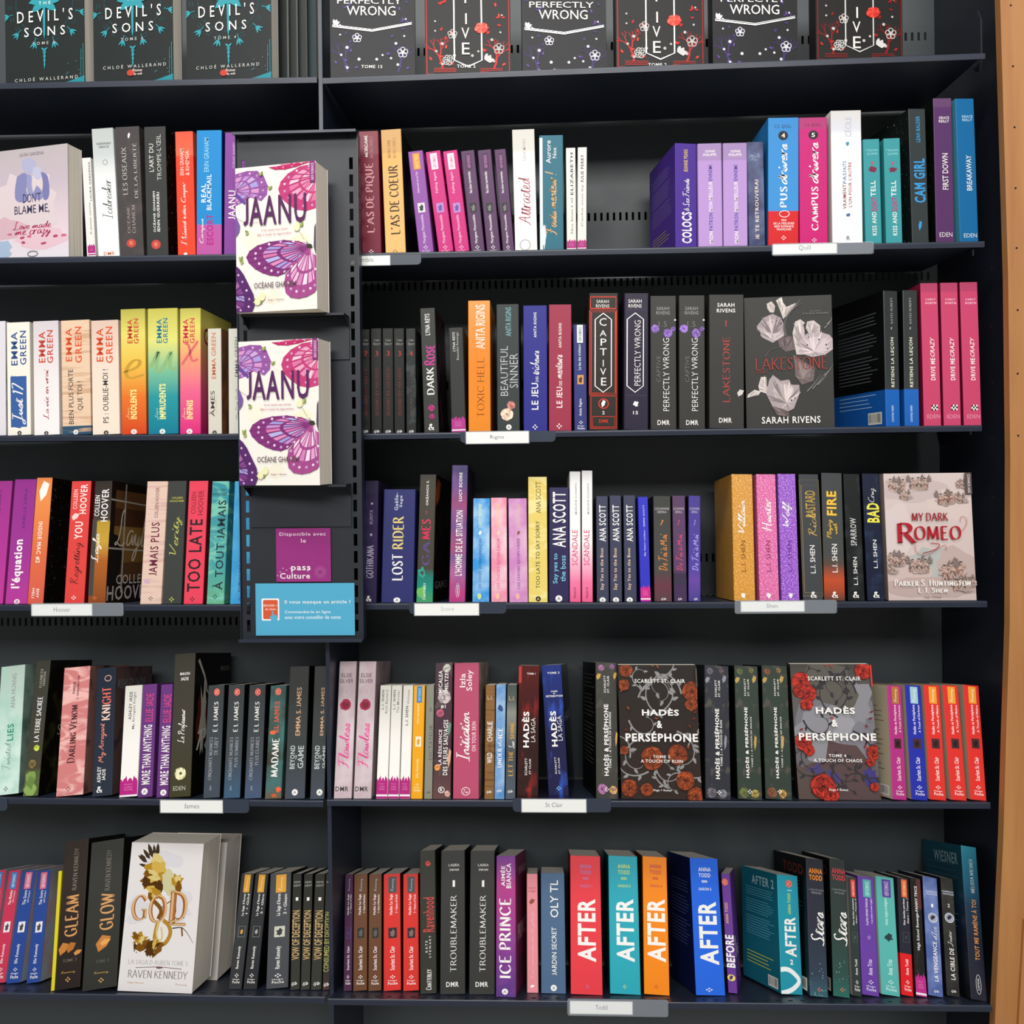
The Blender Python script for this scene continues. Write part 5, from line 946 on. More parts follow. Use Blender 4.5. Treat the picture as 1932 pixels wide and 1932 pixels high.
for k, (a, b_, t_, y_, c, c2, tt, tc1, desc, ty) in enumerate(((85, 221, 68, 122, 'd4902e', 'f4cf8a', 'Villain', '7a4a18', 'glittery gold paperback with white script', (104, 280, 158, 490)), (248, 374, 225, 122, 'dc62a0', 'f8c0dc', 'Hunter', '8a2a5a', 'glittery pink paperback with white script', (256, 272, 325, 480)), (388, 503, 363, 120, '9250c4', 'd8b0f0', 'Wolf', '5a2a8a', 'glittery violet paperback with white script', (388, 290, 458, 450)))):
    dx = a - 85
    book(a, b_, y_, t_, (c, 'glitter', c2), desc, gloss=.3, T=((tt,) + ty + (W, 'C'), ('L.J. SHEN', (128, 287, 424)[k], 540, (160, 320, 455)[k], 738, tc1, ''), ('*blob', 128 + dx, 872, 158 + dx, 908, W, '')))
AMP = lambda x: ('&', x, 865, x + 40, 906, W, 'hR')
book(525, 654, 122, 495, '45474a', 'dark grey paperback with gold art deco lines', side='15161a', T=(('*box', 510, 150, 650, 890, 'a08850', ''), ('*box', 522, 185, 640, 870, 'a08850', ''), ('BASTARD', 535, 222, 605, 390, 'c8a040', ''), ('Rich', 552, 365, 612, 510, 'd8b050', 'c'), ('L.J. SHEN', 566, 570, 605, 748, W, ''), AMP(572)))
book(660, 794, 115, 640, ([(0, '5a4038'), (.08, 'a84a30'), (.16, 'c05030'), (.28, '5a4a42'), (.35, '4a4c4a'), (1, '46484a')],), 'dark grey paperback with an orange glow and yellow capitals', side='15161a', T=(('FIRE', 672, 225, 738, 380, 'f0c038', 'x'), ('Playing', 673, 405, 716, 525, 'f0c038', 'C'), ('with', 715, 430, 742, 500, 'f0c038', 'C'), ('L.J. SHEN', 706, 562, 745, 742, W, ''), AMP(708)))
book(812, 919, 120, 780, ('1c1d1e', 'smoke', '3a3c3e'), 'black smoky paperback with grey condensed capitals', gloss=.25, T=(('SPARROW', 822, 395, 868, 572, 'c8c8c6', 'b'), ('L.J. SHEN', 842, 645, 874, 822, W, ''), AMP(842)))
book(935, 1043, 118, 900, ('1a2338', 'smoke', '33405c'), 'midnight blue paperback with neon yellow capitals', gloss=.25, side='0e1420', T=(('BAD', 928, 300, 1012, 425, 'e8e04a', 'x'), ('Cruz', 935, 205, 992, 295, W, 'c'), ('L.J. SHEN', 968, 535, 1000, 715, W, ''), AMP(972)))
def putto(P, loc, x, y, s, c, seed):
    """a loose group of drifting winged figures in faded ink: cloud, bodies with heads and limbs, drapery, wings"""
    q = random.Random(seed); k = s / 60 * .0062
    X, Z = loc(x, y + s * .25); P.blob(X, Z, k * 2.6, k * 1.3, 'c0aca6', seed, .2, 18); P.blob(X + k * .5, Z - k * .4, k * 1.9, k, 'a8948e', seed + 1, .25, 16)
    for i in range(2 if s < 50 else 3):
        X, Z = loc(x + (i - 1) * s * .62 + q.uniform(-6, 6), y + q.uniform(-.25, .2) * s); d = q.choice((-1, 1)); a = q.uniform(.3, 1.1) * d
        for j in range(5): leaf(P, X - d * k * .3, Z + k * .3, k * (2.3 - .22 * j), math.pi / 2 + d * (.35 + .26 * j), ('75645f', '8f7f79')[j % 2], .14)
        P.blob(X, Z - k * .9, k * .95, k * .62, ('7a5a52', '5f534f', '8c6c62')[i % 3], seed + i, .28, 12, rot=a)
        P.blob(X, Z, k * .52, k * .85, c, seed + 3 + i, .08, 12, rot=-a); P.blob(X + k * .1, Z + k * .1, k * .3, k * .55, 'c8aa9c', seed + 5, .1, 10, rot=-a)
        for u, v in ((1.3, .5), (1.0, -.3), (-.3, -1.7), (.7, -1.8)): P.line([(X + d * k * .2, Z + (k * .4 if v > -1 else -k * .6)), (X + d * k * u * .6, Z + k * v * .8), (X + d * k * u, Z + k * v)], k * .34, 'b89a8c', sm=1)
        P.disc(X + d * k * .3, Z + k * 1.05, k * .34, 'c4a698', n=10); P.blob(X + d * k * .18, Z + k * 1.25, k * .32, k * .22, '5a4a44', 2, .15, 9)
def art_romeo(P, loc, w, h):
    for i, (x, z, rx, rz, c) in enumerate(((.3, .88, .4, .1, 'c8b6b4'), (.8, .75, .3, .12, 'd6c4be'), (.15, .55, .2, .2, 'd8c8c4'), (.55, .3, .3, .12, 'b4b6b2'), (.8, .25, .25, .16, 'c0aaa4'), (.2, .2, .3, .12, 'ccb6b0'), (.5, .1, .6, .08, 'bda6a0'))): P.blob(w * x, h * z, w * rx, h * rz, c, i, .18, 22)
    for x, y, s_, c in ((1120, 190, 60, '8a7a76'), (1260, 180, 62, '7a6c6a'), (1180, 250, 45, '9a8682'), (1430, 270, 62, '8a5a54'), (1530, 270, 45, '7a6a66'), (1540, 180, 40, '6a5e5c'), (1120, 660, 60, '8a7672'), (1260, 700, 66, '7a6c62'), (1470, 720, 80, '9a7468'), (1540, 820, 60, '8a6a60'), (1090, 720, 40, 'a08a84'), (1590, 800, 40, '8a7670')): putto(P, loc, x, y, s_, c, x)
    P.line([loc(1230, 570), loc(1240, 620), loc(1300, 640), loc(1380, 590), loc(1430, 560), loc(1430, 600)], w * .005, 'b8403a', sm=2); P.line([loc(1280, 620), loc(1360, 600), loc(1400, 560), loc(1330, 555)], w * .008, 'a02028', sm=2)
    P.line([loc(1530, 480), loc(1560, 440), loc(1560, 390), loc(1520, 385), loc(1520, 420)], w * .005, 'b8403a', sm=2)
    X, Z = loc(1575, 175); P.rect(X - w * .05, w, Z - h * .085, h, '5a4c4a')
    P.text('NEW ROMANCE', X - w * .02, X + w * .012, Z - h * .075, Z + h * .07, 'd8ccc8', 'b')
book(1070, 1630, 116, 1040, ([(0, 'd0bcb6'), (1, 'd6c6c2')],), 'pale pink face-out cover with drifting angels and red swash capitals', front=True, t=.026, s=.012, yw=-1, ft=4, art=art_romeo, side='9a8a88',
     T=(('MY DARK', 1210, 362, 1442, 415, '9a1a24', 'hR'), ('R', 1118, 425, 1240, 560, 'b0182a', 'hR'), ('OMEO', 1225, 445, 1525, 535, 'b0182a', 'hR'), ('Parker S. Huntington', 1100, 785, 1585, 830, W, 'hRi'), ('L.J. Shen', 1252, 838, 1438, 872, W, 'hRi'), ('Hugo + Roman', 1290, 893, 1400, 906, '4a3a38', 'h')))
# ================================================================== FIFTH SHELF
sec(4, 'L', '14')
book(-72, 193, 282, 12, ([(0, 'd4ece0'), (.5, 'cfe6da'), (.8, 'b8ccc0'), (1, 'b0c2b6')], 'clouds', 'a4ccbc'), 'thick pale mint paperback with green capitals', side=('8fa89c', 'clouds', '5f7a6e'), T=(('ANA HUANG', 112, 345, 180, 715, '84948e', ''), ('LIES', 72, 885, 150, 1065, '1f8a64', 'b'), ('Twisted', 15, 1090, 122, 1380, '7f9a92', 'c'), ('*4', 38, 1555, 85, 1608, '444444', '')))
book(242, 402, 215, 388, ([(0, '5a6a40'), (.17, '55603c'), (.2, '4a4436'), (.28, '45443a'), (1, '3f3e36')],), 'dark olive paperback with a green geode at its foot', side=('15140f', 'smoke', '3f3f24'), right=cover_words(('TERRE', .5, .95, .55, .65, 'd8d4c4', 'hr'), ('SACRÉE', .3, .9, .42, .52, 'd8d4c4', 'hr'), ('*leaf', .35, .6, .62, .7, '8a9a2a', '')), T=(('ELIZABETH', 420, 300, 466, 495, 'd0cdc4', 'r'), ('HUNTER', 458, 322, 496, 475, 'd0cdc4', 'r'), ('LA TERRE SACRÉE', 350, 595, 462, 1075, W, 'R'), ('*flower', 345, 1105, 440, 1180, 'b8c83a', 'd0dc50'), ('*flower', 262, 1262, 420, 1365, '6a5a3a', '857444'), ('*blob', 250, 1375, 410, 1520, '7f9a50', ''), ('*blob', 245, 1500, 405, 1665, '8aa858', ''), ('*blob', 280, 1430, 380, 1600, '68843e', '')))
book(597, 886, 292, 688, ('d07f7e', 'marble', 'eeb8b2'), 'thick salmon satin paperback with dark gothic lettering', side=('9a7068', 'smoke', '2a1a18'), T=(('Darling Venom', 715, 680, 838, 1300, '4a2226', 'R'), ('parker', 778, 435, 815, 560, '5a2e30', 'R'), ('s. huntington', 820, 370, 856, 620, '5a2e30', 'R'), ('*4', 705, 1555, 760, 1612, '7a4a4a', '')))
book(985, 1198, 298, 1038, ([(0, '303744'), (1, '262c3a')],), 'navy paperback with salmon script and cream block capitals', side=('5a4644', 'smoke', '2a2a38'), right=cover_words(('ASHLEY JADE', .05, .8, .82, .9, '6a7078', 'hb')), T=(('*ring', 1122, 362, 1196, 428, 'd8a8a0', ''), ('KNI', 1085, 680, 1188, 845, 'f4cfc0', 'R'), ('GHT', 1092, 495, 1196, 672, 'ee7260', 'R'), ('My Arrogant', 1052, 875, 1150, 1300, 'e88a78', 'C'), ('ASHLEY', 1038, 1345, 1085, 1515, W, 'b'), ('JADE', 1092, 1370, 1132, 1490, W, 'b'), ('&', 1035, 1555, 1098, 1625, W, 'hR')))
book(1278, 1468, 485, 1342, ([(0, 'f8f6f0'), (.5, 'f4f0ea'), (1, 'dcd8ce')],), 'cream pocket book with magenta flame foot, in the left bay', T=(('ASHLEY JADE', 1375, 540, 1424, 838, '222222', 'b'), ('My Arrogant Knight', 1412, 540, 1468, 938, '666666', ''), ('*flame', 1278, 1435, 1486, 1690, 'b81d80')))
book(1475, 1631, 470, 1532, '6a3a7c', 'left of two purple pocket books with white and pink capitals', T=(('ELLIE JADE', 1558, 558, 1650, 858, 'd8407a', ''), ('MORE THAN ANYTHING', 1515, 895, 1634, 1530, W, 'b'), ('*A', 1516, 1575, 1583, 1645, W, '6a3a7c')))
book(1672, 1802, 470, 1725, '6a3a7c', 'right of two purple pocket books with white and pink capitals', T=(('ELLIE JADE', 1748, 568, 1840, 868, 'd8407a', ''), ('MORE THAN ANYTHING', 1712, 905, 1828, 1535, W, 'b'), ('*A', 1718, 1588, 1784, 1655, W, '6a3a7c')))
sec(4, 'L', '15')
def splash(P, d, h):
    P.blob(d * .2, h * .5, d * .12, h * .18, '5a2014', 2, .35); P.blob(d * .25, h * .55, d * .08, h * .25, 'b8b4a8', 3, .5, 18); P.line([(d * .1, h * .95), (d * .3, h * .8), (d * .34, h * .7), (d * .5, h * .68)], d * .05, 'b8b4a8', taper=True, sm=1)
    P.text('Prof', d * .1, d * .8, h * .25, h * .45, 'e0dcd0', 'hC'); P.text('MAOH', d * .7, d * .95, h * .86, h * .9, '6a685f', 'hb')
book(98, 317, 190, 160, ([(0, '46432f'), (.5, '45423a'), (1, '403d35')],), 'tall thick olive black paperback with a cream ink splat', side='141210', right=splash, d=.15, yw=-3, T=(('MAOH', 215, 366, 312, 396, W, 'hb'), ('JADE', 222, 416, 300, 449, W, 'hb'), ('Le Professeur', 185, 738, 292, 1085, W, 'C'), ('*flower', 145, 1320, 285, 1465, 'f0ecc0', 'dcd6a0'), ('*blob', 165, 1335, 265, 1440, 'f0ecc0', ''), ('*disc', 205, 1375, 235, 1405, '5a5638', ''), ('EDEN', 145, 1520, 266, 1562, 'dcd8cc', 'hl')))
for k, (a, b_, t_, y_, l2) in enumerate(((445, 612, 500, 505, 'DE GREY'), (650, 818, 705, 500, 'PLUS SOMBRES'), (862, 1034, 915, 500, 'PLUS CLAIRES'))):
    dx = t_ - 498
    book(a, b_, y_, t_, ([(0, ('48505a', '43607c', '4c5c78')[k]), (.35, '43494e'), (1, '3c3f41')],), ('leftmost', 'middle', 'rightmost')[k] + ' of three slate pocket books with red ovals', side='0f1013', T=(('*J', 555 + dx, 530, 614 + dx, 605, 'd8402a', 'f0c8b8'), ('E L JAMES', 543 + dx, 665, 602 + dx, 968, 'e8e6e0', 'R'), ('CINQUANTE NUANCES', 492 + dx, 1025, 552 + dx, 1455, 'b8bcc4', 'r'), (l2, 553 + dx, 1022, 600 + dx, (1200, 1325, 1305)[k], 'b8bcc4', 'r'), ('354', 510 + dx, 1520, 528 + dx, 1565, 'b8bcc4', 'R')))
book(1070, 1236, 508, 1130, ([(0, '6a5a40'), (.1, '4a6a68'), (.3, '3f4038'), (.7, '41443c'), (1, '3f5a58')], 'clouds', '4a7a78'), 'dark teal marbled pocket book with white swash capitals', T=(('*J', 1176, 526, 1240, 600, 'e85030', 'f0c8b8'), ('*blob', 1125, 955, 1190, 1002, 'f06a38', ''), ('EL JAMES', 1158, 660, 1224, 975, 'e8583a', 'b'), ('MADAME', 1128, 1035, 1220, 1425, W, 'R'), ('*blob', 1180, 1520, 1235, 1590, 'f06038', ''), ('*blob', 1130, 1595, 1200, 1640, 'c85a38', '')))
for k, (a, b_, t_, y_, dx) in enumerate(((1270, 1475, 1325, 315, 0), (1528, 1672, 1575, 310, 250))):
    book(a, b_, y_, t_, ([(0, '4a505c'), (.3, '3f4444'), (1, '3b3c3a')],), ('left', 'right')[k] + ' of two tall charcoal paperbacks with peach capitals', side='0c0d0e', T=(('EMMA S. JAMES', 1380 + dx, 518, 1446 + dx - 18 * k, 1005, 'e0b088', ''), ('BEYOND', 1322 + dx, 1108, 1380 + dx, 1345, 'c8d0d0', 'b'), ('THE', 1380 + dx, 1205, 1398 + dx, 1250, 'c8d0d0', 'b'), ('GAME', 1402 + dx, 1110, 1468 + dx - 34 * k, 1340, 'c8d0d0', ''), ('*A', 1345 + dx, 1550, 1405 + dx, 1615, W, '4a505c')))
sec(4, 'R', '16')
for k, dx in ((0, 0), (1, 194)):
    book(102 + dx, 278 + dx, 150, 160 + dx, ('c6b0b6', 'clouds', 'dccdd2'), ('left', 'right')[k] + ' of two tall dusty pink paperbacks with a dark rose', side=('b09aa0', 'clouds', '8a7a80'), T=(('ELSIE', 180 + dx, 262, 284 + dx, 302, '6a4a58', 'h'), ('SILVER', 165 + dx, 318, 297 + dx, 358, '6a4a58', 'h'), ('I', 232 + dx, 422, 238 + dx, 458, 'd880a0', 'h'), ('*rose', 162 + dx, 512, 277 + dx, 636, 'a8244a', '6a1028'), ('Flawless', 140 + dx, 750, 268 + dx, 1200, 'e8589a', 'C'), ('DMR', 120 + dx, 1378, 246 + dx, 1425, '333333', 'hb')))
for k, (a, b_, t_, l2, y2) in enumerate(((518, 630, 562, 'Rich Bastard', 658), (637, 743, 675, 'The Monster', 655), (751, 853, 788, 'Vicious', 570))):
    T = [('L.J. SHEN', t_ + 10, 428, t_ + 40, 618, '333333', 'b'), (l2, t_ + 46, 428, t_ + 78, y2, '777777', '')] if k < 2 else [('L.J. SHEN', 806, 585, 840, 775, '333333', 'b'), ('Vicious', 822, 425, 852, 570, '777777', '')]
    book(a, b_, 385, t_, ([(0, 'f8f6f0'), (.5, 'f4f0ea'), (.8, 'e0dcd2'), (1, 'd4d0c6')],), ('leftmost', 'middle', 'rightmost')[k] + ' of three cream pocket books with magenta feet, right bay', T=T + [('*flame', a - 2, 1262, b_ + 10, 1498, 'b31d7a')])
hugo(862, 976, 388, 892, 'f0a820', 'amber yellow pocket book with a blue tag', '2a80c0', ('NEW ROMANCE', 'a8d0f0', 'b'), 'Dirty Sexy Bastard', 'Elle Kennedy', ('f0ead8', 'e0a030', 'pic'), (390, 552, 755, 885, 985, 1105, 1290, 1345, 1372, 1428), 'f8eac0')
book(992, 1072, 380, 1015, '8a8a7c', 'drab grey green pocket book with thin dark capitals', T=(('2', 1044, 602, 1068, 635, '444444', 'h'), ('DICTATEUR', 1040, 770, 1078, 1115, '444444', 'l'), ('ijb', 1018, 1425, 1055, 1450, '333333', 'hbi')))
book(1076, 1254, 165, 1104, ([(0, '6a4a48'), (.3, '4a343c'), (1, '4a343c')], 'floral', '5f5050'), 'dark plum floral paperback with two lines of white capitals', T=(('*flower', 1165, 165, 1270, 260, 'd8d4c8', 'b8b4a8'), ('*flower', 1120, 400, 1265, 590, 'd0c4c0', 'b8a8a8'), ('*flower', 1108, 610, 1195, 700, 'b04060', 'c86080'), ('*leaf', 1225, 740, 1262, 880, '6a8a7a', ''), ('*leaf', 1225, 1000, 1260, 1200, 'd8a888', ''), ('*flower', 1092, 1130, 1160, 1250, 'e07830', 'f0a050'), ('*flower', 1190, 1400, 1255, 1495, 'd89888', 'e8b8a8'), ('MICALEA', 1135, 235, 1178, 455, W, 'b'), ('SMELTZER', 1195, 225, 1234, 465, W, 'b'), ('#1', 1160, 570, 1206, 610, W, 'hb'), ('LA RÉSILIENCE', 1125, 815, 1172, 1165, W, 'b'), ('DES FLEURS SAUVAGES', 1178, 718, 1232, 1262, W, 'b'), ('*ring', 1132, 1378, 1196, 1442, W, ''), ('R', 1150, 1392, 1178, 1428, W, 'hb')))
book(1276, 1532, 165, 1290, 'b8506e', 'thick raspberry rose paperback with large white script', side=('b8b0a2', 'clouds', '8a6a5a'), d=.15, yw=-3, T=(('Izla', 1345, 265, 1400, 400, W, ''), ('Soley', 1410, 230, 1482, 435, W, ''), ('Initiation', 1310, 640, 1445, 1130, W, 'C'), ('ON YOUR SKIN', 1462, 738, 1504, 1032, 'f8d0d0', 'b'), ('*oval', 1358, 1385, 1448, 1465, W, ''), ('Fav', 1375, 1405, 1430, 1445, W, 'hC')))
book(1586, 1682, 382, 1600, ('8a6238', 'wood', '6f4c28'), 'brown wood-grained slim book with white capitals', T=(('L.J.', 1618, 485, 1668, 520, 'd8c8a8', 'h'), ('WILD', 1612, 1045, 1664, 1148, W, 'b'), ('of the', 1616, 945, 1660, 1035, '3a2616', 'c'), ('CHARLIE', 1614, 738, 1668, 935, W, ''), ('ijb', 1606, 1418, 1656, 1450, W, 'hbi')))
book(1686, 1784, 378, 1704, ('5a8cc4', 'clouds', 'a8c8e4'), 'icy blue slim book with white block capitals', T=(('*blob', 1715, 570, 1775, 640, '2a4a7a', ''), ('ICE', 1718, 800, 1768, 905, W, 'R'), ('the', 1716, 915, 1758, 985, 'f0f6fa', 'c'), ('UNDER', 1712, 998, 1762, 1190, W, 'R'), ('ijb', 1708, 1408, 1756, 1438, W, 'hbi')))
book(1793, 1892, 380, 1812, ([(0, '555e68'), (.4, '484c52'), (.75, '8a8c84'), (.85, '5a5e5c'), (1, '44504a')],), 'grey slim book with mustard block capitals', T=(('L.J.', 1830, 490, 1885, 530, 'c8a860', 'h'), ('SHINE', 1838, 745, 1884, 912, 'd8a038', 'R'), ('Sun', 1826, 932, 1884, 1005, W, 'C'), ('THE', 1824, 1030, 1872, 1130, 'd8a038', 'R'), ('LET', 1820, 1160, 1868, 1275, 'd8a038', 'R'), ('ijb', 1815, 1412, 1865, 1446, W, 'hbi')))
sec(4, 'R', '17')
book(218, 413, 178, 236, ([(0, '382624'), (.5, '3a2422'), (1, '5a2420')], 'streak', '8a2c28'), 'glossy dark red streaked paperback with heavy white capitals', gloss=.15, side='120d0d', T=(('*hl', 236, 180, 262, 330, 'b82a24', ''), ('TOME 1', 310, 238, 388, 255, W, 'hb'), ('HADÈS', 262, 590, 332, 918, W, 'x'), ('LA SAGA', 345, 650, 387, 868, W, 'l'), ('SCARLETT', 290, 1015, 313, 1172, W, ''), ('ST CLAIR', 328, 1020, 347, 1162, W, ''), ('*4', 300, 1285, 342, 1325, 'c0302c', '')))
book(508, 694, 175, 442, ([(0, '2a2848'), (.5, '2a2a50'), (1, '2c3a80')], 'streak', '3a58b8'), 'leaning glossy dark blue streaked paperback with heavy white capitals', gloss=.15, side=('0c0c10', 'smoke', '14204a'), right=cover_words(('HADÈS', .15, .95, .56, .64, '8a8c94', 'hb')), d=.15, yw=-6, T=(('TOME 3', 495, 230, 605, 248, W, 'hb'), ('GAME', 527, 400, 588, 414, W, 'hb'), ('OF', 548, 420, 568, 434, W, 'hb'), ('RETRIBUTION', 484, 441, 635, 459, W, 'hb'), ('HADÈS', 508, 585, 592, 910, W, 'x'), ('LA SAGA', 582, 630, 637, 855, W, 'l'), ('SCARLETT', 560, 1005, 584, 1160, W, ''), ('ST CLAIR', 592, 1010, 614, 1160, W, ''), ('*4', 578, 1270, 622, 1312, '8fd0e8', '')))
def pers(dx, tx, a, b_, y_, t_, c, desc, vol, fl, **k):
    book(a, b_, y_, t_, (c, 'floral', '54504a'), desc, T=(('*flower', t_ + 8, y_ + 5, t_ + 95, y_ + 75, fl[0], fl[1]), ('*flower', t_ + 110, y_ + 5, t_ + 195, y_ + 60, fl[1], fl[0]), ('*leaf', t_ + 5, y_ + 90, t_ + 50, y_ + 150, fl[2], ''), ('*leaf', t_ + 160, y_ + 80, t_ + 200, y_ + 150, fl[2], ''), ('*leaf', t_ + 178, y_ + 620, t_ + 205, y_ + 760, fl[2], ''), ('*flower', a + 2, y_ + 1090, a + 110, y_ + 1200, fl[0], fl[1]), ('*flower', a + 110, y_ + 1110, a + 200, y_ + 1200, fl[1], fl[2]),
        ('SCARLETT', tx[0], tx[1], tx[0] + 20, tx[2], W, 'b'), ('ST. CLAIR', tx[0] + 30, tx[1] + 3, tx[0] + 50, tx[2], W, 'b'), ('HADÈS & PERSÉPHONE', tx[3], tx[4], tx[3] + 55, tx[5], W, 'x'), (vol, tx[6], tx[7], tx[6] + 25, tx[8], W, 'b'), ('*4', tx[9], tx[10], tx[9] + 44, tx[10] + 44, W, '')), **k)
pers(0, (1008, 262, 420, 1000, 520, 1172, 1054, 592, 1105, 1015, 1278), 942, 1143, 152, 935, '45443e', 'dark floral paperback with lilac blooms left of the vine cover', 'TOME 1 : A TOUCH OF DARKNESS', ('8a5a8a', 'a8709a', 'c8a050'), yw=6, d=.15, left=blurb('5a5a56', n=22, z0=.2, z1=.9), side='0e0e0c')
def art_scroll(gc, rc1, rc2, bg=None, light=None):
    def f(P, loc, w, h):
        q = random.Random(12)
        if bg:
            for i, (x, z, r, c) in enumerate(bg): P.blob(w * x, h * z, w * r, w * r * 1.1, c, i, .3, 18)
        for x, z, r, a, t in ((.45, .62, .3, .4, 1), (.55, .6, .3, 2.6, -1), (.3, .45, .25, 3.4, 1), (.72, .5, .26, -.4, -1), (.25, .75, .25, 1.2, -1), (.8, .78, .25, 1.8, 1), (.35, .2, .26, 3.6, -1), (.7, .22, .28, 5.6, 1), (.5, .9, .22, .2, 1), (.5, .35, .24, 4.2, 1), (.85, .38, .22, 1.2, -1), (.12, .58, .2, 5.1, 1), (.12, .3, .2, 1.4, 1), (.9, .12, .2, 2.2, 1), (.6, .08, .2, 2.8, -1), (.4, .82, .18, 3.2, -1)):
            vine(P, w * x, h * z, w * r, a, t, gc, w * .022, 5)
        for x, z, r in rc1: flower(P, w * x, h * z, w * r, rc2[0], rc2[1], int(x * 99 + z * 77), 7)
        for i in range(14): leaf(P, w * q.choice((.05, .93, .5)) + w * q.uniform(-.08, .08), h * q.random(), w * .05, q.uniform(0, 6), rc2[i % 2], .3)
    return f
fA = art_scroll('8f8d8c', ((.1, .96, .1), (.93, .8, .14), (.92, .7, .09), (.1, .08, .12), (.32, .07, .09), (.4, .3, .16), (.72, .33, .14), (.8, .14, .13), (.92, .03, .12), (.05, .36, .06), (.07, .85, .08)), ('6a2a14', '94421f'))
book(1172, 1906, 172, 1140, ([(0, '3a302c'), (1, '332f2d')],), 'black face-out cover with grey scrolls and burnt orange roses', front=True, t=.02, s=.012, yw=-2, ft=10, art=fA, side='2a2624',
     T=(('SCARLETT ST. CLAIR', 1288, 292, 1745, 328, W, 'hb'), ('HADÈS', 1355, 555, 1690, 625, W, 'hx'), ('&', 1490, 670, 1540, 738, W, 'hx'), ('PERSÉPHONE', 1205, 768, 1862, 862, W, 'hx'), ('TOME 2', 1455, 985, 1610, 1010, W, 'hb'), ('A TOUCH OF RUIN', 1345, 1023, 1725, 1052, W, 'hb'), ('Hugo + Roman', 1460, 1292, 1625, 1316, W, 'hb'), ('*rect', 1838, 190, 1872, 370, '3f3532', ''), ('NEW ROMANCE', 1848, 200, 1866, 362, 'd8cca8', 'b')))
sec(4, 'R', '18')
pers(0, (232, 400, 555, 225, 658, 1298, 280, 765, 1185, 252, 1402), 152, 383, 280, 140, '34353c', 'dark blue grey floral paperback between vine cover and green pair', 'TOME 2 : A TOUCH OF RUIN', ('5a3a44', '6a6a74', '8a8a98'), side='0e0e0c')
pers(0, (497, 388, 545, 494, 645, 1288, 555, 735, 1195, 532, 1395), 447, 670, 282, 412, '38423a', 'left of two dark green floral paperbacks with white capitals', 'TOME 3 : A TOUCH OF MALICE', ('7a6a3a', '5a6a3a', 'b89a50'), side='0e0e0c')
pers(0, (769, 388, 545, 764, 645, 1290, 828, 735, 1198, 803, 1395), 700, 943, 282, 662, '38423a', 'right of two dark green floral paperbacks with white capitals', 'TOME 3 : A TOUCH OF MALICE', ('7a6a3a', '8a4a3a', 'b89a50'), side='0e0e0c')
fB = art_scroll('353136', ((.12, .87, .13), (.2, .78, .12), (.1, .8, .1), (.17, .7, .09), (.9, .95, .12), (.1, .42, .12), (.16, .36, .08), (.95, .35, .1), (.9, .28, .06), (.3, .1, .17), (.38, .04, .12), (.92, .1, .06)), ('7a1c16', 'b03024'),
    bg=[(.5, .6, .45, '75737a'), (.7, .7, .3, '8a888e'), (.3, .45, .3, '8c8a90'), (.75, .4, .25, '7c7a82'), (.5, .85, .3, '5c5850'), (.5, .1, .4, '584444'), (.3, .12, .2, '4a4078'), (.88, .17, .1, '40387a'), (.2, .03, .3, '584a44'), (.6, .55, .16, '9a989e')])
book(1000, 1752, 261, 920, ([(0, '5a4a48'), (.3, '6a6468'), (.8, '605c5a'), (1, '4a4640')],), 'grey face-out cover with black scrolls and scarlet petals', front=True, t=.022, s=.012, yw=-2, ft=10, art=fB, side='2a2624',
     T=(('SCARLETT ST. CLAIR', 1072, 365, 1552, 402, W, 'hb'), ('HADÈS', 1145, 632, 1500, 705, W, 'hx'), ('&', 1288, 755, 1345, 822, W, 'hx'), ('PERSÉPHONE', 990, 862, 1692, 948, W, 'hx'), ('TOME 4', 1262, 1070, 1422, 1098, W, 'hb'), ('A TOUCH OF CHAOS', 1125, 1112, 1565, 1142, W, 'hb'), ('Hugo + Roman', 1268, 1382, 1440, 1410, W, 'hb'), ('*rect', 1642, 262, 1705, 455, 'd83a2c', ''), ('NEW ROMANCE', 1664, 275, 1690, 440, W, 'b')))
sec(4, 'R', '19')
RY19 = (560, 712, 990, 1032, 1122, 1200, 1415, 1458, 1495, 1550)
for k, (a, b_, t_, y_, c, tg, desc) in enumerate(((410, 540, 360, 558, 'b83a86', 'b87a30', 'magenta pocket book with brown tag, first of five'), (582, 730, 520, 555, '3038a8', 'a0c8d0', 'royal blue pocket book with a pale blue tag'), (750, 900, 690, 555, 'e23a35', 'f0a030', 'leftmost of three red pocket books with yellow tags'), (940, 1086, 862, 555, 'e23a35', 'f0a030', 'middle of three red pocket books with yellow tags'), (1120, 1266, 1052, 555, 'e23a35', 'f0a030', 'rightmost of three red pocket books with yellow tags'))):
    hugo(a, b_, y_, t_, c, desc, tg, ('Romancy', W, 'C'), 'Hadès et Perséphone', 'Scarlett St. Clair', ('4a2a2a', '221a1a', 'pic'), RY19, W, sub='A Touch of Malice' if k > 1 else 'A Touch of Darkness', yw=(12, 4, 3, 3, 3)[k], d=.112, side='b4a890', left=blurb('6a5a4a', n=14, z0=.2, z1=.8, code=True) if k == 0 else None)

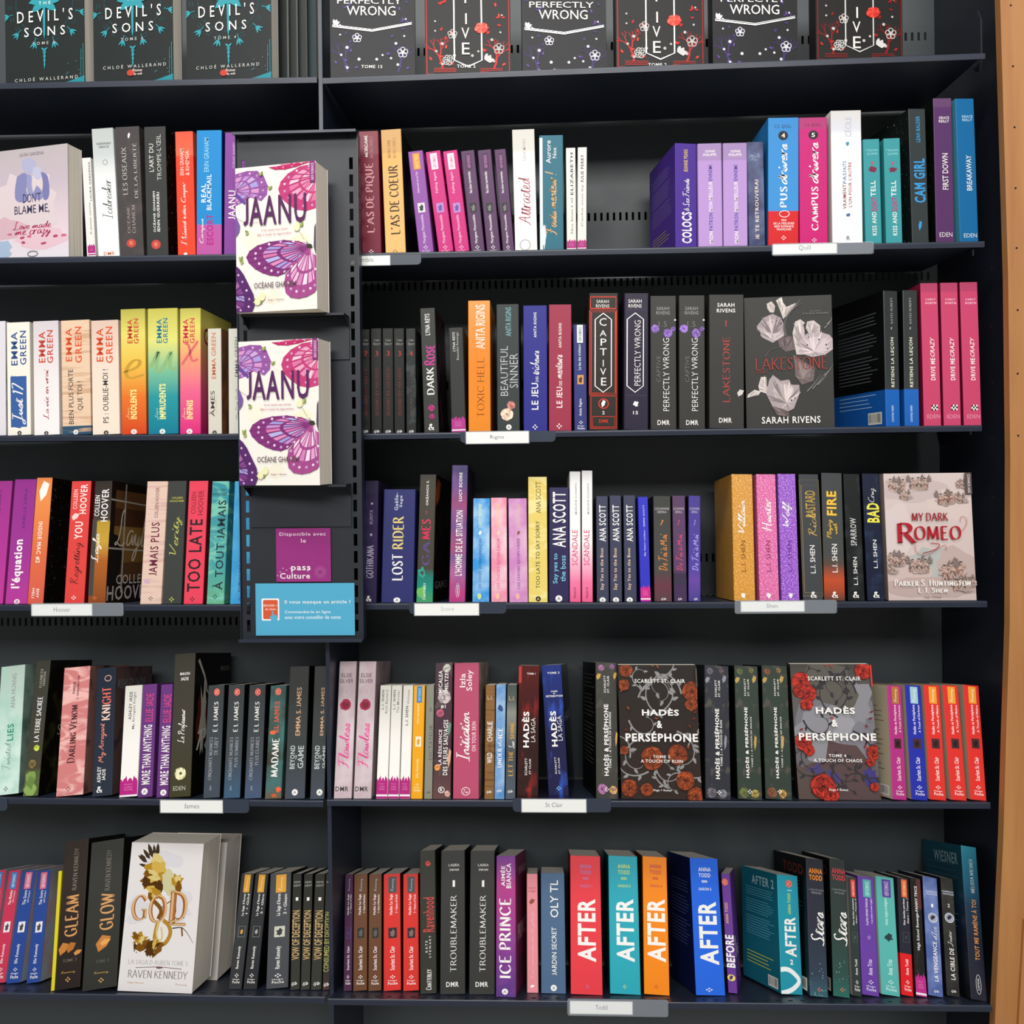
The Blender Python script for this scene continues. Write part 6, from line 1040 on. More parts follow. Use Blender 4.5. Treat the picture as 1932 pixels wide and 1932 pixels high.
# ================================================================== BOTTOM SHELF
sec(5, 'L', '20')
RY20 = (345, 470, 590, 720, 800, 890, 1035, 1068, 1098, 1152)
for k, (a, b_, t_, y_, c, tg, tt, desc) in enumerate(((-180, -80, -52, 338, 'c83a58', '2a80c0', 'The Mistake', 'crimson pocket book with blue tag at the picture edge'), (-60, 34, 66, 338, 'c83a58', '2a80c0', 'The Mistake', 'crimson pocket book with blue tag beside the blue pair'), (45, 150, 170, 340, '2f4a94', 'e06a80', 'The Score', 'left of two leaning blue pocket books with pink tags'), (198, 300, 286, 340, '2f4a94', 'e06a80', 'The Score', 'right of two leaning blue pocket books with pink tags'))):
    hugo(a, b_, y_, t_, c, desc, tg, ('NEW ROMANCE', 'd8e8f4', 'b'), tt, 'Elle Kennedy', ('e8e4e8', '444444', 'pic'), RY20, W, by=1195, side=('a8b4c4', 'clouds', 'c090a0'), base_y=1195, right=cover_words(('The', .3, .8, .1, .16, '3a3a4a', 'hr')), sub='Off Campus')
book(385, 411, 340, 444, 'd8cc2a', 'very thin yellow booklet squeezed beside the brown spine', by=1250)
def ribbon_art(P, w, h): pass
book(412, 604, 120, 492, ([(0, '2c2522'), (.5, '342b27'), (1, '3a312c')],), 'tall brown black paperback with a copper ribbon', by=1250, side='1b1816', T=(('RAVEN KENNEDY', 548, 160, 602, 475, '9a8f80', 'r'), ('GLEAM', 485, 518, 605, 830, 'e0a468', 'Rf'), ('*leaf', 445, 880, 520, 975, 'c07a30', ''), ('*leaf', 505, 875, 575, 955, 'b06a28', ''), ('*leaf', 560, 930, 640, 972, 'd08a3c', ''), ('TOME 3', 478, 1000, 580, 1024, '8a7a6a', 'hr'), ('Romancy', 465, 1092, 572, 1116, 'c89a48', 'hC'), ('*4', 495, 1138, 535, 1180, 'e0a860', '')))
book(620, 882, 125, 694, ([(0, '33332f'), (.5, '393935'), (1, '3e3e3a')],), 'tall charcoal paperback with a copper bird', by=1255, side='1b1816', T=(('RAVEN KENNEDY', 795, 172, 852, 480, '8a857a', 'r'), ('GLOW', 750, 500, 875, 780, 'e0a468', 'Rf'), ('*leaf', 728, 820, 840, 945, 'c07a38', ''), ('*leaf', 760, 850, 840, 900, 'e0a050', ''), ('TOME 4', 728, 1005, 825, 1030, '6a665c', 'hr'), ('Romancy', 715, 1094, 825, 1118, 'c8a048', 'hC'), ('*4', 745, 1145, 790, 1185, 'e0a860', '')))
def art_gold(P, loc, w, h):
    L = lambda *p: [loc(x, y) for x, y in p]; g = ('c9972e', 'e8c25a', '8a5a18', 'f4dc8c', '5a3810')
    def blot(x, y, rx, ry, c, seed, rot=0, jag=.3, foil=True): X, Z = loc(x, y); P.blob(X, Z, w * rx / 520, w * ry / 520, c, seed, jag, 18, foil, rot)
    for i, (x, y, rx, rz) in enumerate(((1240, 250, 120, 60), (1350, 600, 90, 120), (1050, 600, 70, 60), (1020, 700, 60, 30))): blot(x, y, rx, rz, 'd8d4d8', i, 0, .3, False)
    for i, (x, y, l, a) in enumerate(((1160, 235, 100, 2.0), (1175, 215, 70, 1.75), (1195, 225, 90, 1.6), (1140, 245, 85, 2.3), (1120, 270, 85, 2.6), (1115, 300, 60, 2.9), (1110, 250, 60, 2.5))):      # spread wing feathers
        X, Z = loc(x, y); leaf(P, X, Z, w * l / 520, a, '3a2a14', .2)
    for i, (x, y, rx, ry, c) in enumerate(((1190, 260, 40, 50, 3), (1150, 320, 60, 40, 0), (1200, 320, 50, 50, 1), (1130, 390, 60, 50, 2), (1190, 400, 55, 55, 0), (1160, 460, 60, 40, 1), (1110, 420, 30, 30, 4), (1210, 460, 40, 40, 4), (1190, 500, 50, 25, 0), (1165, 350, 50, 16, 3), (1170, 390, 50, 12, 3), (1175, 430, 50, 12, 4))): blot(x, y, rx, ry, g[c], i, i * .3)
    blot(1285, 420, 48, 85, 'e6dfae', 3, .3, .15); blot(1345, 410, 40, 42, g[0], 8); blot(1350, 395, 26, 20, g[3], 9, 0, .2); blot(1355, 465, 24, 40, g[2], 10)
    P.line(L((1140, 500), (1135, 540), (1200, 590), (1230, 640), (1200, 700)), w * .05, g[2], sm=1, foil=True)
    P.line(L((1200, 720), (1180, 800), (1170, 870), (1230, 900), (1270, 870), (1300, 800), (1280, 740), (1240, 710)), w * .05, g[0], sm=2, foil=True)
    P.line(L((1205, 720), (1185, 800), (1200, 870), (1235, 850), (1225, 760)), w * .022, g[3], sm=2, foil=True)
    for i, (x, y, rx, ry, c) in enumerate(((1060, 850, 50, 35, 0), (1100, 900, 60, 30, 2), (1030, 830, 25, 25, 2), (1150, 910, 60, 32, 4), (1200, 930, 50, 22, 2), (1140, 950, 30, 30, 4), (1075, 860, 26, 14, 3), (1170, 890, 40, 12, 1), (1025, 905, 26, 10, 4))): blot(x, y, rx, ry, g[c], 40 + i, i * .2, .4)
    for i in range(14):
        q = random.Random(i); X, Z = loc(1010 + 190 * q.random(), 800 + 180 * q.random()); P.disc(X, Z, w * .008 * q.random() + .0002, '5a3810', n=7)
    P.line(L((1310, 770), (1380, 760), (1420, 800), (1468, 885)), w * .014, '2a1c14', taper=True, sm=1); P.line(L((1380, 760), (1385, 830)), w * .02, g[2], foil=True)
    P.line(L((1230, 610), (1320, 545), (1340, 620), (1320, 700), (1400, 690)), w * .01, '3a2816', sm=1)
    for nm, x0, x1, y0, y1 in (('G', 1000, 1118, 515, 712), ('O', 1130, 1268, 515, 728), ('L', 1288, 1420, 485, 750), ('D', 1290, 1422, 490, 725)):
        a = loc(x0, (y0 + y1) / 2)[0]; b = loc(x1, (y0 + y1) / 2)[0]; c = loc((x0 + x1) / 2, y1)[1]; d = loc((x0 + x1) / 2, y0)[1]
        P.text(nm, a, b, c, d, 'b8682a', 'hR', True); P.text(nm, a + w * .006, b + w * .002, c + w * .004, d + w * .004, 'f0c890', 'hr', True)
    P.line(L((1030, 1068), (1210, 1062), (1380, 1080)), w * .006, '6a4a4a'); X, Z = loc(1210, 1068); P.blob(X, Z, w * .05, w * .012, '6a4a4a', 1, .2)
book(892, 1458, 128, 958, 'e4dfde', 'white face-out cover with a splashing golden bird emblem', front=True, t=.07, by=1262, yw=-3, ft=13, art=art_gold, side='efe9df',
     T=(('LA SAGA D’AUREN TOME 5', 975, 1012, 1425, 1048, 'b8b4b0', 'hr'), ('RAVEN KENNEDY', 972, 1092, 1425, 1150, '7a7674', 'hr'), ('Hugo+Roman', 968, 1175, 1090, 1190, 'd8a878', 'h'), ('Romancy', 1330, 1188, 1420, 1208, 'd8a898', 'hC')))
book(1130, 1650, 118, 1148, 'dcd6cc', 'thick cream page block directly behind the golden bird cover', front=True, t=.065, s=.104, yw=-3, ft=13, side='efe9df')
sec(5, 'L', '21')
for k, (a, b_, t_, y_, c, tt, vol, fr) in enumerate(((95, 208, 210, 410, '37383a', "La Saga d'Auren", '1 • Gild', 'e0a030'), (222, 343, 330, 410, '303133', "La Saga d'Auren", '2 • Glint', 'a8a8a8'), (422, 613, 460, 410, '4a4c50', "La Saga d'Auren", '3 • Gleam', '333333'))):
    hugo(a, b_, y_, t_, c, ('leftmost leaning black pocket book with amber tag', 'second leaning black pocket book with amber tag', 'thicker grey pocket book with amber tag and white picture')[k], 'e0a030', ('Romancy', 'f4dc9c', 'C'), tt, 'Raven Kennedy', (('8a8a84', fr, 'frame') if k < 2 else ('c8c8b8', '333333', 'pic')), (414, 568, 770, 862, 955, 1035, 1230, 1270, 1310, 1358), W, sub=vol, by=1412, base_y=1412, side='141414')
for k, (a, b_, t_) in enumerate(((632, 714, 655), (721, 802, 752), (809, 902, 848))):
    X = lambda v: t_ + (v - 655) * (b_ - a) / 84
    book(a, b_, 415, t_, ([(0, '3a3a34'), (1, '2b2b26')],), ('leftmost', 'middle', 'rightmost')[k] + ' of three black pocket books with gold capitals', by=1420, side='0c0c0c', T=(('RINA', X(668), 470, X(724), 488, 'a8a8a0', 'h'), ('KENT', X(665), 500, X(727), 518, 'a8a8a0', 'h'), ('1', X(682), 612, X(704), 640, W, 'hb'), ('VOW OF DECEPTION', X(645), 725, X(720), 1150, 'd8b070', ''), ('ijb', X(642), 1345, X(692), 1382, W, 'hbi')))
book(912, 972, 415, 942, ([(0, '4a3232'), (.12, '3a3430'), (1, '2b2b26')],), 'black pocket book with olive capitals against the divider', by=1420, T=(('RINA', 948, 470, 968, 488, 'a8a8a0', 'h'), ('CONSUMED BY DECEPTION', 920, 735, 980, 1255, 'b0b060', ''), ('ijb', 922, 1352, 968, 1390, W, 'hbi')))
sec(5, 'R', '21')
RY21 = (432, 572, 762, 875, 965, 1035, 1243, 1285, 1320, 1370)
for k, (a, b_, t_, c, pc, desc, vol) in enumerate(((1094, 1168, 1108, '4a2a48', ('5a5aa0', '3a3a70', 'frame'), 'dark plum pocket book right of the divider', '1 • Game of Fate'), (1177, 1300, 1186, '6b4630', ('2a2622', '5a5a52', 'pic'), 'left of two brown pocket books', '2 • Game of Retribution'), (1308, 1424, 1316, '6b4630', ('2a2622', '5a5a52', 'pic'), 'right of two brown pocket books', '2 • Game of Retribution'), (1442, 1595, 1442, 'd8362f', ('2a1a1a', '7a6a66', 'pic'), 'left of two bright red pocket books', '3 • Game of Gods'), (1612, 1750, 1612, 'd8362f', ('2a1a1a', '7a6a66', 'pic'), 'right of two bright red pocket books', '3 • Game of Gods'))):
    hugo(a, b_, 418, t_, c, desc, '4a4a4c' if k > 2 else None, ('Romancy', '9ac0c8', 'C'), 'Hadès La Saga', 'Scarlett St. Clair', pc, RY21, W, sub=vol, by=1430, base_y=1430, side='17110f')
book(1760, 1904, 212, 1756, '36362f', 'tall black paperback with a red burst and red condensed title', by=1455, T=(('*flower', 1785, 290, 1872, 345, 'b8302a', 'd84a3a'), ('Ravenhood', 1785, 610, 1885, 910, 'c84038', 'b'), ('KATE', 1806, 990, 1826, 1090, W, 'w'), ('STEWART', 1838, 945, 1856, 1135, W, 'w'), ('Chatterley', 1810, 1235, 1862, 1415, W, 'R')))
sec(5, 'R', '22')
for k, (a, b_, t_) in enumerate(((254, 498, 265), (532, 782, 546))):
    dx = t_ - 265
    book(a, b_, 235, t_, '383836', ('left', 'right')[k] + ' of two thick black paperbacks with white serif capitals', by=1612, side='0f0f0e', T=(('LAURA', 338 + dx, 354, 441 + dx, 380, 'e0ddd6', 'hR'), ('SWAN', 345 + dx, 400, 435 + dx, 422, 'e0ddd6', 'hR'), ('I', 375 + dx, 512, 400 + dx, 576, W, 'hR'), ('TROUBLEMAKER', 354 + dx, 650, 414 + dx, 1385, W, 'r'), ('DMR', 315 + dx, 1487, 435 + dx, 1535, W, 'hb')))
book(790, 984, 285, 796, ([(0, '5a3a80'), (.25, '7a3a8a'), (.5, 'a03f8c'), (.75, 'b03f86'), (1, '7a4090')], 'smoke', '8a4a98'), 'purple to magenta paperback with white block capitals', by=1640, side='7a3050', d=.15, yw=-6, right=cover_words(('BIANCA', .3, .9, .84, .9, 'b890a0', 'hb'), ('PRINCE', .2, .95, .36, .48, 'd0b8c0', 'hb'), ('*leaf', .1, .9, .05, .25, '5a2a4a', '')), T=(('AIMÉE', 833, 375, 880, 568, W, 'b'), ('BIANCA', 890, 350, 937, 588, W, 'b'), ('ICE PRINCE', 822, 680, 938, 1445, W, 'R'), ('*A', 848, 1552, 908, 1610, W, '5a3a80')))
book(1090, 1199, 455, 1087, 'e8909a', 'slim salmon pink pocket book', by=1595, T=(('WENDY', 1100, 578, 1176, 597, 'b04a5a', 'h'), ('THOMAS', 1100, 608, 1176, 627, 'b04a5a', 'h'), ('*leaf', 1110, 690, 1166, 745, '8a4a2a', ''), ('Les amants de la pluie', 1122, 810, 1165, 1465, 'f4c0c8', 'c'), ('*leaf', 1120, 1515, 1165, 1545, W, '')))
book(1226, 1464, 448, 1222, '4f6a8a', 'thick steel blue pocket book with thin white capitals', by=1602, side='16181a', T=(('OLY TL', 1310, 510, 1390, 868, W, ''), ('JARDIN SECRET', 1325, 960, 1376, 1420, W, ''), ('*A', 1317, 1515, 1376, 1576, W, '4f6a8a')))
sec(5, 'R', '23')
AF = (('red', 178, 470, 172, 272, 'e8404a', 'a87ab0', '1', (258, 366, 238, 408), 1535, 0, 0), ('teal', 537, 818, 520, 275, '2fa8b8', 'd8e060', '2', (605, 718, 588, 760), 1533, 345, 0), ('orange', 848, 1081, 832, 283, 'f58a10', 'b0304a', '4', (895, 1003, 870, 1045), 1540, 632, 0), ('blue', 1322, 1590, 1264, 298, '2f6ae0', W, '5', (1340, 1452, 1333, 1530), 1550, 0, 28))
for nm, a, b_, t_, y_, c, tc1, n_, xs, by_, dx, dy in AF:
    m_ = (xs[0] + xs[1]) / 2
    book(a, b_, y_, t_, c, f'very thick {nm} paperback with huge white vertical capitals', by=by_, side={'red': '5a1216', 'teal': '0f4a52', 'orange': '6a3408', 'blue': '12204a'}[nm], yw=9 if nm == 'blue' else 0, d=.15 if nm == 'blue' else None, left=blurb('4a5a8a', n=20, z0=.3, z1=.8) if nm == 'blue' else None,
         T=(('ANNA', xs[0], 342 + dy, xs[1], 378 + dy, tc1, 'hb'), ('TODD', xs[0] + 3, 395 + dy, xs[1] - 3, 432 + dy, tc1, 'hb'), ('*inf', m_ - 26, 460 + dy, m_ + 26, 480 + dy, tc1, ''), ('SAISON ' + n_, xs[0] + 4, 527 + dy, xs[1] + 6, 551 + dy, tc1, 'h'), ('AFTER', xs[2], 652 + dy * .9, xs[3], 1226 + dy, W, 'x'), ('*4', m_ + (18 if nm == 'red' else 28 if nm == 'blue' else 8) - 18, 1437 + dy, m_ + (18 if nm == 'red' else 60 if nm == 'blue' else 8) + 18, 1477 + dy, tc1, '')))
book(1614, 1698, 440, 1548, '6a3a94', 'leaning purple pocket book with yellow badge', by=1530, yw=-16, d=.125, right=cover_words(('BE', .05, .4, .36, .44, 'e0d8e8', 'hb'), ('FORE', .05, .7, .26, .35, 'e0d8e8', 'hb'), ('*oval', .55, .8, .06, .18, 'e08a5a', '')), T=(('*J', 1552, 470, 1610, 535, 'd8402a', 'f0c8b8'), ('ANNA TODD', 1580, 690, 1618, 880, 'e8b840', 'b'), ('BEFORE', 1578, 985, 1685, 1280, W, 'x'), ('*disc', 1603, 1345, 1678, 1405, 'f0d860', ''), ('*leaf', 1622, 1352, 1660, 1398, '4a2a6a', '')))
sec(5, 'R', '24')
def a2(P, d, h):
    blurb('5aa0b0', 'c8c840', True, ('AFTER 2', 'a8c8cc'), 20, .38, .82)(P, d, h)
def loop(P, loc, w, h):
    P.line([loc(x, y) for x, y in ((470, 1400), (540, 1390), (600, 1420), (680, 1510), (610, 1590), (540, 1620), (480, 1630))], w * .17, 'f0f4f2', sm=2)
o_ = book(492, 703, 493, 450, '2f98ac', 'teal pocket book angled left with a white loop at its foot', by=1665, yw=16, d=.13, side='176474', left=a2, art=loop, T=(('*J', 530, 520, 594, 595, 'd8402a', 'f0c8b8'), ('*hl', 545, 618, 590, 628, 'a8d8e0', ''), ('ANNA TODD', 546, 650, 584, 855, 'd0d850', 'b'), ('AFTER', 515, 882, 640, 1272, W, 'x'), ('2', 575, 1300, 605, 1350, W, 'hx')))
for k, (a, b_, t_, y_, c, tc1, desc, l2) in enumerate(((775, 953, 732, 330, ([(0, '3f6470'), (.15, '3a4454'), (.5, '363844'), (1, '34363e')],), 'f08a28', 'navy grey paperback with orange capitals over white script', 'PERDUES'), (1002, 1165, 962, 332, ([(0, '2f6a60'), (.15, '34504a'), (.5, '34403c'), (1, '343a38')],), 'd0343e', 'green black paperback with red capitals over white script', 'MANQUÉES'))):
    X = lambda v: v + (t_ - 732) * .98
    book(a, b_, y_, t_, c, desc, by=1683, yw=(8, 2)[k], d=.15, side='101216', left=blurb('3a3e44', n=10, z0=.5, z1=.8, code=True, title=('TODD', '6a2a20')), T=(('ANNA', X(756), 408, X(888), 460, tc1, 'hx'), ('TODD', X(760), 472, X(888), 525, tc1, 'hx'), (('1', '2')[k] + ' NOS ÉTOILES', X(760), 606, X(902), 627, '8a8a92', 'h'), (l2, X(785), 637, X(880), 658, '8a8a92', 'hb'), ('Stars', X(770), 828, X(916), 1162, W, 'C'), ('*specks', X(772), 1300, X(948), 1680, '6aa0a0', ''), ('*4', X(838), 1572, X(882), 1620, 'e87a50', '')))
sec(5, 'R', '25')
def ry(y0, y1=None): return (516, 690, 960, 1035, 1130, 1300, 1452, 1500, 1545, 1610)
book_common = dict(base_y=1672, by=1668)
hugo(100, 190, 505, 50, '333c3a', 'dark green pocket book with a red tag', 'e04038', ('NEW ROMANCE', 'f8c8b8', 'b'), 'Nos étoiles manquées', 'Anna Todd', ('66706c', '4a5450', 'frame'), ry(0), W, sub='Stars - Tome 2', side='d8d4cc', **book_common)
hugo(196, 363, 505, 147, '6a42a0', 'violet pocket book with a sea green tag', '50a8a8', ('NEW ROMANCE', 'c0e8e0', 'b'), "Le prince charmant n'existe pas", 'Anna Triss', ('5a3a8a', '8a70c0', 'frame'), ry(0), 'e8e0f4', sub='il est italien et tueur à gages', **book_common)
hugo(384, 568, 508, 327, '5ab4ac', 'sea green pocket book with a violet tag', '5a3a94', ('NEW ROMANCE', 'd0c0e8', 'b'), 'Amour, hargne et manigance', 'Anna Triss', ('1f3a3a', '2a4a4a', 'blob'), ry(0), 'd8f0ec', side='e8e4da', **book_common)
hugo(581, 699, 515, 537, step(.345, 'e0242a', '2c2c38'), 'black pocket book with a bright red foot and orange tag', 'e8682a', ('NEW ROMANCE', 'f8d0a8', 'b'), 'Nos étoiles perdues', 'Anna Todd', ('55555f', '3a3a48', 'frame'), ry(0), W, sub='Stars - Tome 1', **book_common)
book(722, 828, 515, 662, ('262422', 'streak', '5a5652'), 'glossy black streaked pocket book with magenta flame foot', by=1675, gloss=.2, T=(('*rect', 722, 512, 765, 800, '5a2a22', ''), ('High School Revenge-FANNY TRICE', 698, 580, 765, 1200, W, 'b'), ('*flame', 708, 1425, 828, 1672, 'c02888')))
for k, (a, b_, t_, y_, c, c2, dx, n_, tt, sc_, desc) in enumerate(((845, 992, 787, 510, '5064a0', '8898cc', 0, '1', 'LA VENGEANCE', "d'Ice", 'periwinkle blue pocket book with a round silver emblem'), (1027, 1155, 962, 515, '302f2d', '45443f', 170, '2', 'LA CIBLE DE', 'Jester', 'black pocket book with a round silver emblem'))):
    book(a, b_, y_, t_, (c, 'clouds', c2), desc, by=1675, side='1c2030', T=(('HARMONY', 812 + dx * .95, 628, 925 + dx * .95, 643, 'd8dcec', 'h'), ('VALWOOD', 816 + dx * .95, 650, 925 + dx * .95, 668, 'd8dcec', 'h'), (n_, 866 + dx * .95, 755, 886 + dx * .95, 788, W, 'hb'), ('*ring', 836 + dx * .96, 843, 928 + dx * .96, 940, 'c8ccd8', ''), ('*disc', 848 + dx * .96, 856, 916 + dx * .96, 928, 'a8acb8', ''), ('*leaf', 858 + dx * .96, 865, 908 + dx * .96, 915, '2a2e3c', ''), (sc_, 865 + dx * .93, (975, 1015)[k], 925 + dx * .93, (1105, 1170)[k], W, 'c'), (tt, 880 + dx * .97, (1125, 1190)[k], 940 + dx * .97, (1510, 1495)[k], W, 'b'), ('ijb', 893 + dx, 1598, 942 + dx, 1630, W, 'hbi')))
book(1263, 1422, 208, 1163, ([(0, '2c2c36'), (.35, '2b2e3c'), (.6, '2a4258'), (.8, '2f6a85'), (1, '3f98b0')],), 'tall paperback fading from teal to black at the right end', by=1718, yw=1, d=.15, side=([(0, '14151c'), (.5, '182838'), (1, '1f5464')],), left=blurb('2f5a6a', title=('WIESNER', '8aa8b0'), n=12), T=(('MELISSA WIESNER', 1234, 315, 1292, 645, W, 'r'), ('TOUT ME RAMÈNE À TOI', 1250, 715, 1345, 1300, 'e89a50', 'b'), ('*oval', 1305, 1445, 1357, 1645, W, ''), ('LAFON', 1318, 1490, 1342, 1600, W, 'b')))
# ================================================================== hanging display stand in front of the divider
SY = -.028                                           # its back plate stands just in front of the shelf edges
sec(0, 'L', '10')
A_ = at(447, 256, SY); B_ = at(676, 254, SY); C_ = at(456, 1206, SY); D_ = at(684, 1205, SY)
SX0, SX1 = (A_.x + C_.x) / 2, (B_.x + D_.x) / 2; SZ1, SZ0 = (A_.z + B_.z) / 2, (C_.z + D_.z) / 2
def sx(px_, py_, Y=SY): return at(px_, py_, Y)
stand = empty('display_stand', ((SX0 + SX1) / 2, SY, SZ0)); tag(stand, 'narrow dark metal display stand hanging in front of the middle post', 'display stand')
ox, oz = stand.location.x, stand.location.z
def lp(px_, py_, Y=SY): p = at(px_, py_, Y); return p.x - ox, p.z - oz
HW, HT = (SX1 - SX0) / 2, SZ1 - SZ0
# back plate: centre sheet plus two perforated edge strips with through slots
def strip(mb, x0, x1, z0, z1, zc, hh):               # vertical strip with slots at heights zc
    z = z0
    for c in sorted(zc):
        lo, hi = c - hh / 2, c + hh / 2; mb.box(x0, x1, 0, .0015, z, lo); e = (x1 - x0) * .5; z = hi
        mb.box(x0, x0 + (x1 - x0) * .12, 0, .0015, lo, hi); mb.box(x1 - (x1 - x0) * .12, x1, 0, .0015, lo, hi)
    mb.box(x0, x1, 0, .0015, z, z1)
mb = MB(); sw = .0085; inset = .0075
mb.box(-HW + inset + sw, HW - inset - sw, 0, .0015, 0, HT); mb.box(-HW, -HW + inset, 0, .0015, 0, HT); mb.box(HW - inset, HW, 0, .0015, 0, HT)
sl = [lp(664, 308 + 32.3 * i)[1] for i in range(28)]; sl = [z for z in sl if .02 < z < HT - .02]
strip(mb, -HW + inset, -HW + inset + sw, 0, HT, sl, .0205); strip(mb, HW - inset - sw, HW - inset, 0, HT, sl, .0205)
mb.build('back_plate', M_STAND, stand)
for nm, x0, x1 in (('side_flange', -HW - .0012, -HW), ('side_flange', HW, HW + .0012)):
    mb = MB(); mb.box(x0, x1, -.004, .016, 0, HT); mb.build(nm, M_NAVY, stand)
mb = MB(); mb.box(-HW - .001, HW + .001, -.016, .0015, HT, HT + .0015); mb.box(-HW - .001, HW + .001, -.0165, -.015, HT - .003, HT + .0015); mb.build('top_lip', M_NAVY, stand)
mb = MB(); mb.box(-HW - .001, HW + .001, -.014, .0015, -.0015, 0); mb.box(-HW - .001, HW + .001, -.0145, -.013, -.0025, .003); mb.build('bottom_lip', M_NAVY, stand)
for px_ in (467, 653):
    x, z = lp(px_, 258); mb = MB(); mb.tube((x, -.0045, HT - .004), (x, 0, HT - .004), .0025, 10); mb.build('rivet', M_NAVY2, stand)
LEDGE = []
for (ya, yb) in ((590, 680), (914, 994)):
    LD = .036; zc = at(640, ya, SY - LD).z - oz; zs = lp(560, yb)[1]
    led = MB(); led.box(-HW + .018, HW - .018, -LD, -.0016, zc - .0014, zc); led.box(-HW + .018, HW - .018, -LD - .0012, -LD, zc - .004, zc)
    led.box(-HW + .018, HW - .018, -.0028, -.0014, zs, zc)
    for k in (-1, 1): led.add([(k * (HW - .0185), -.0014, zc - .0016), (k * (HW - .0185), -LD, zc - .0016), (k * (HW - .0185), -.0014, zc - .022)], [(0, 1, 2)])
    led.build('ledge', M_STAND, stand); LEDGE.append(zc + oz)
# the two books on the ledges
def wing(P, root, pts, cols, vein, n, q, spots):
    P.poly(pts, cols[0])
    cx = sum(p[0] for p in pts) / len(pts); cz = sum(p[1] for p in pts) / len(pts)
    m_ = len(pts)
    for i in range(m_):                                   # coloured cells between the veins
        a, b = pts[i], pts[(i + 1) % m_]
        for f0, f1, cc in ((.16, .46, cols[1 + i % (len(cols) - 1)]), (.52, .74, cols[1 + (i + 1) % (len(cols) - 1)])):
            t = .14
            A0 = [root[k] + (a[k] * (1 - t) + b[k] * t - root[k]) * f1 for k in (0, 1)]; B0 = [root[k] + (a[k] * t + b[k] * (1 - t) - root[k]) * f1 for k in (0, 1)]
            A1 = [root[k] + (a[k] * (1 - t) + b[k] * t - root[k]) * f0 for k in (0, 1)]; B1 = [root[k] + (a[k] * t + b[k] * (1 - t) - root[k]) * f0 for k in (0, 1)]
            P.poly([tuple(A1), tuple(A0), tuple(B0), tuple(B1)], cc)
        P.disc(root[0] + ((a[0] + b[0]) / 2 - root[0]) * .87, root[1] + ((a[1] + b[1]) / 2 - root[1]) * .87, spots, 'e8d4e4' if i % 2 else 'c8a8d0', n=8)
    for p in pts[1:-1]: P.line([root, p], vein, cols[0])
def outline(root, R_, prof):                              # wing outline from (angle, radius) pairs
    return [(root[0] + R_ * r * math.cos(a), root[1] + R_ * r * math.sin(a)) for a, r in prof]
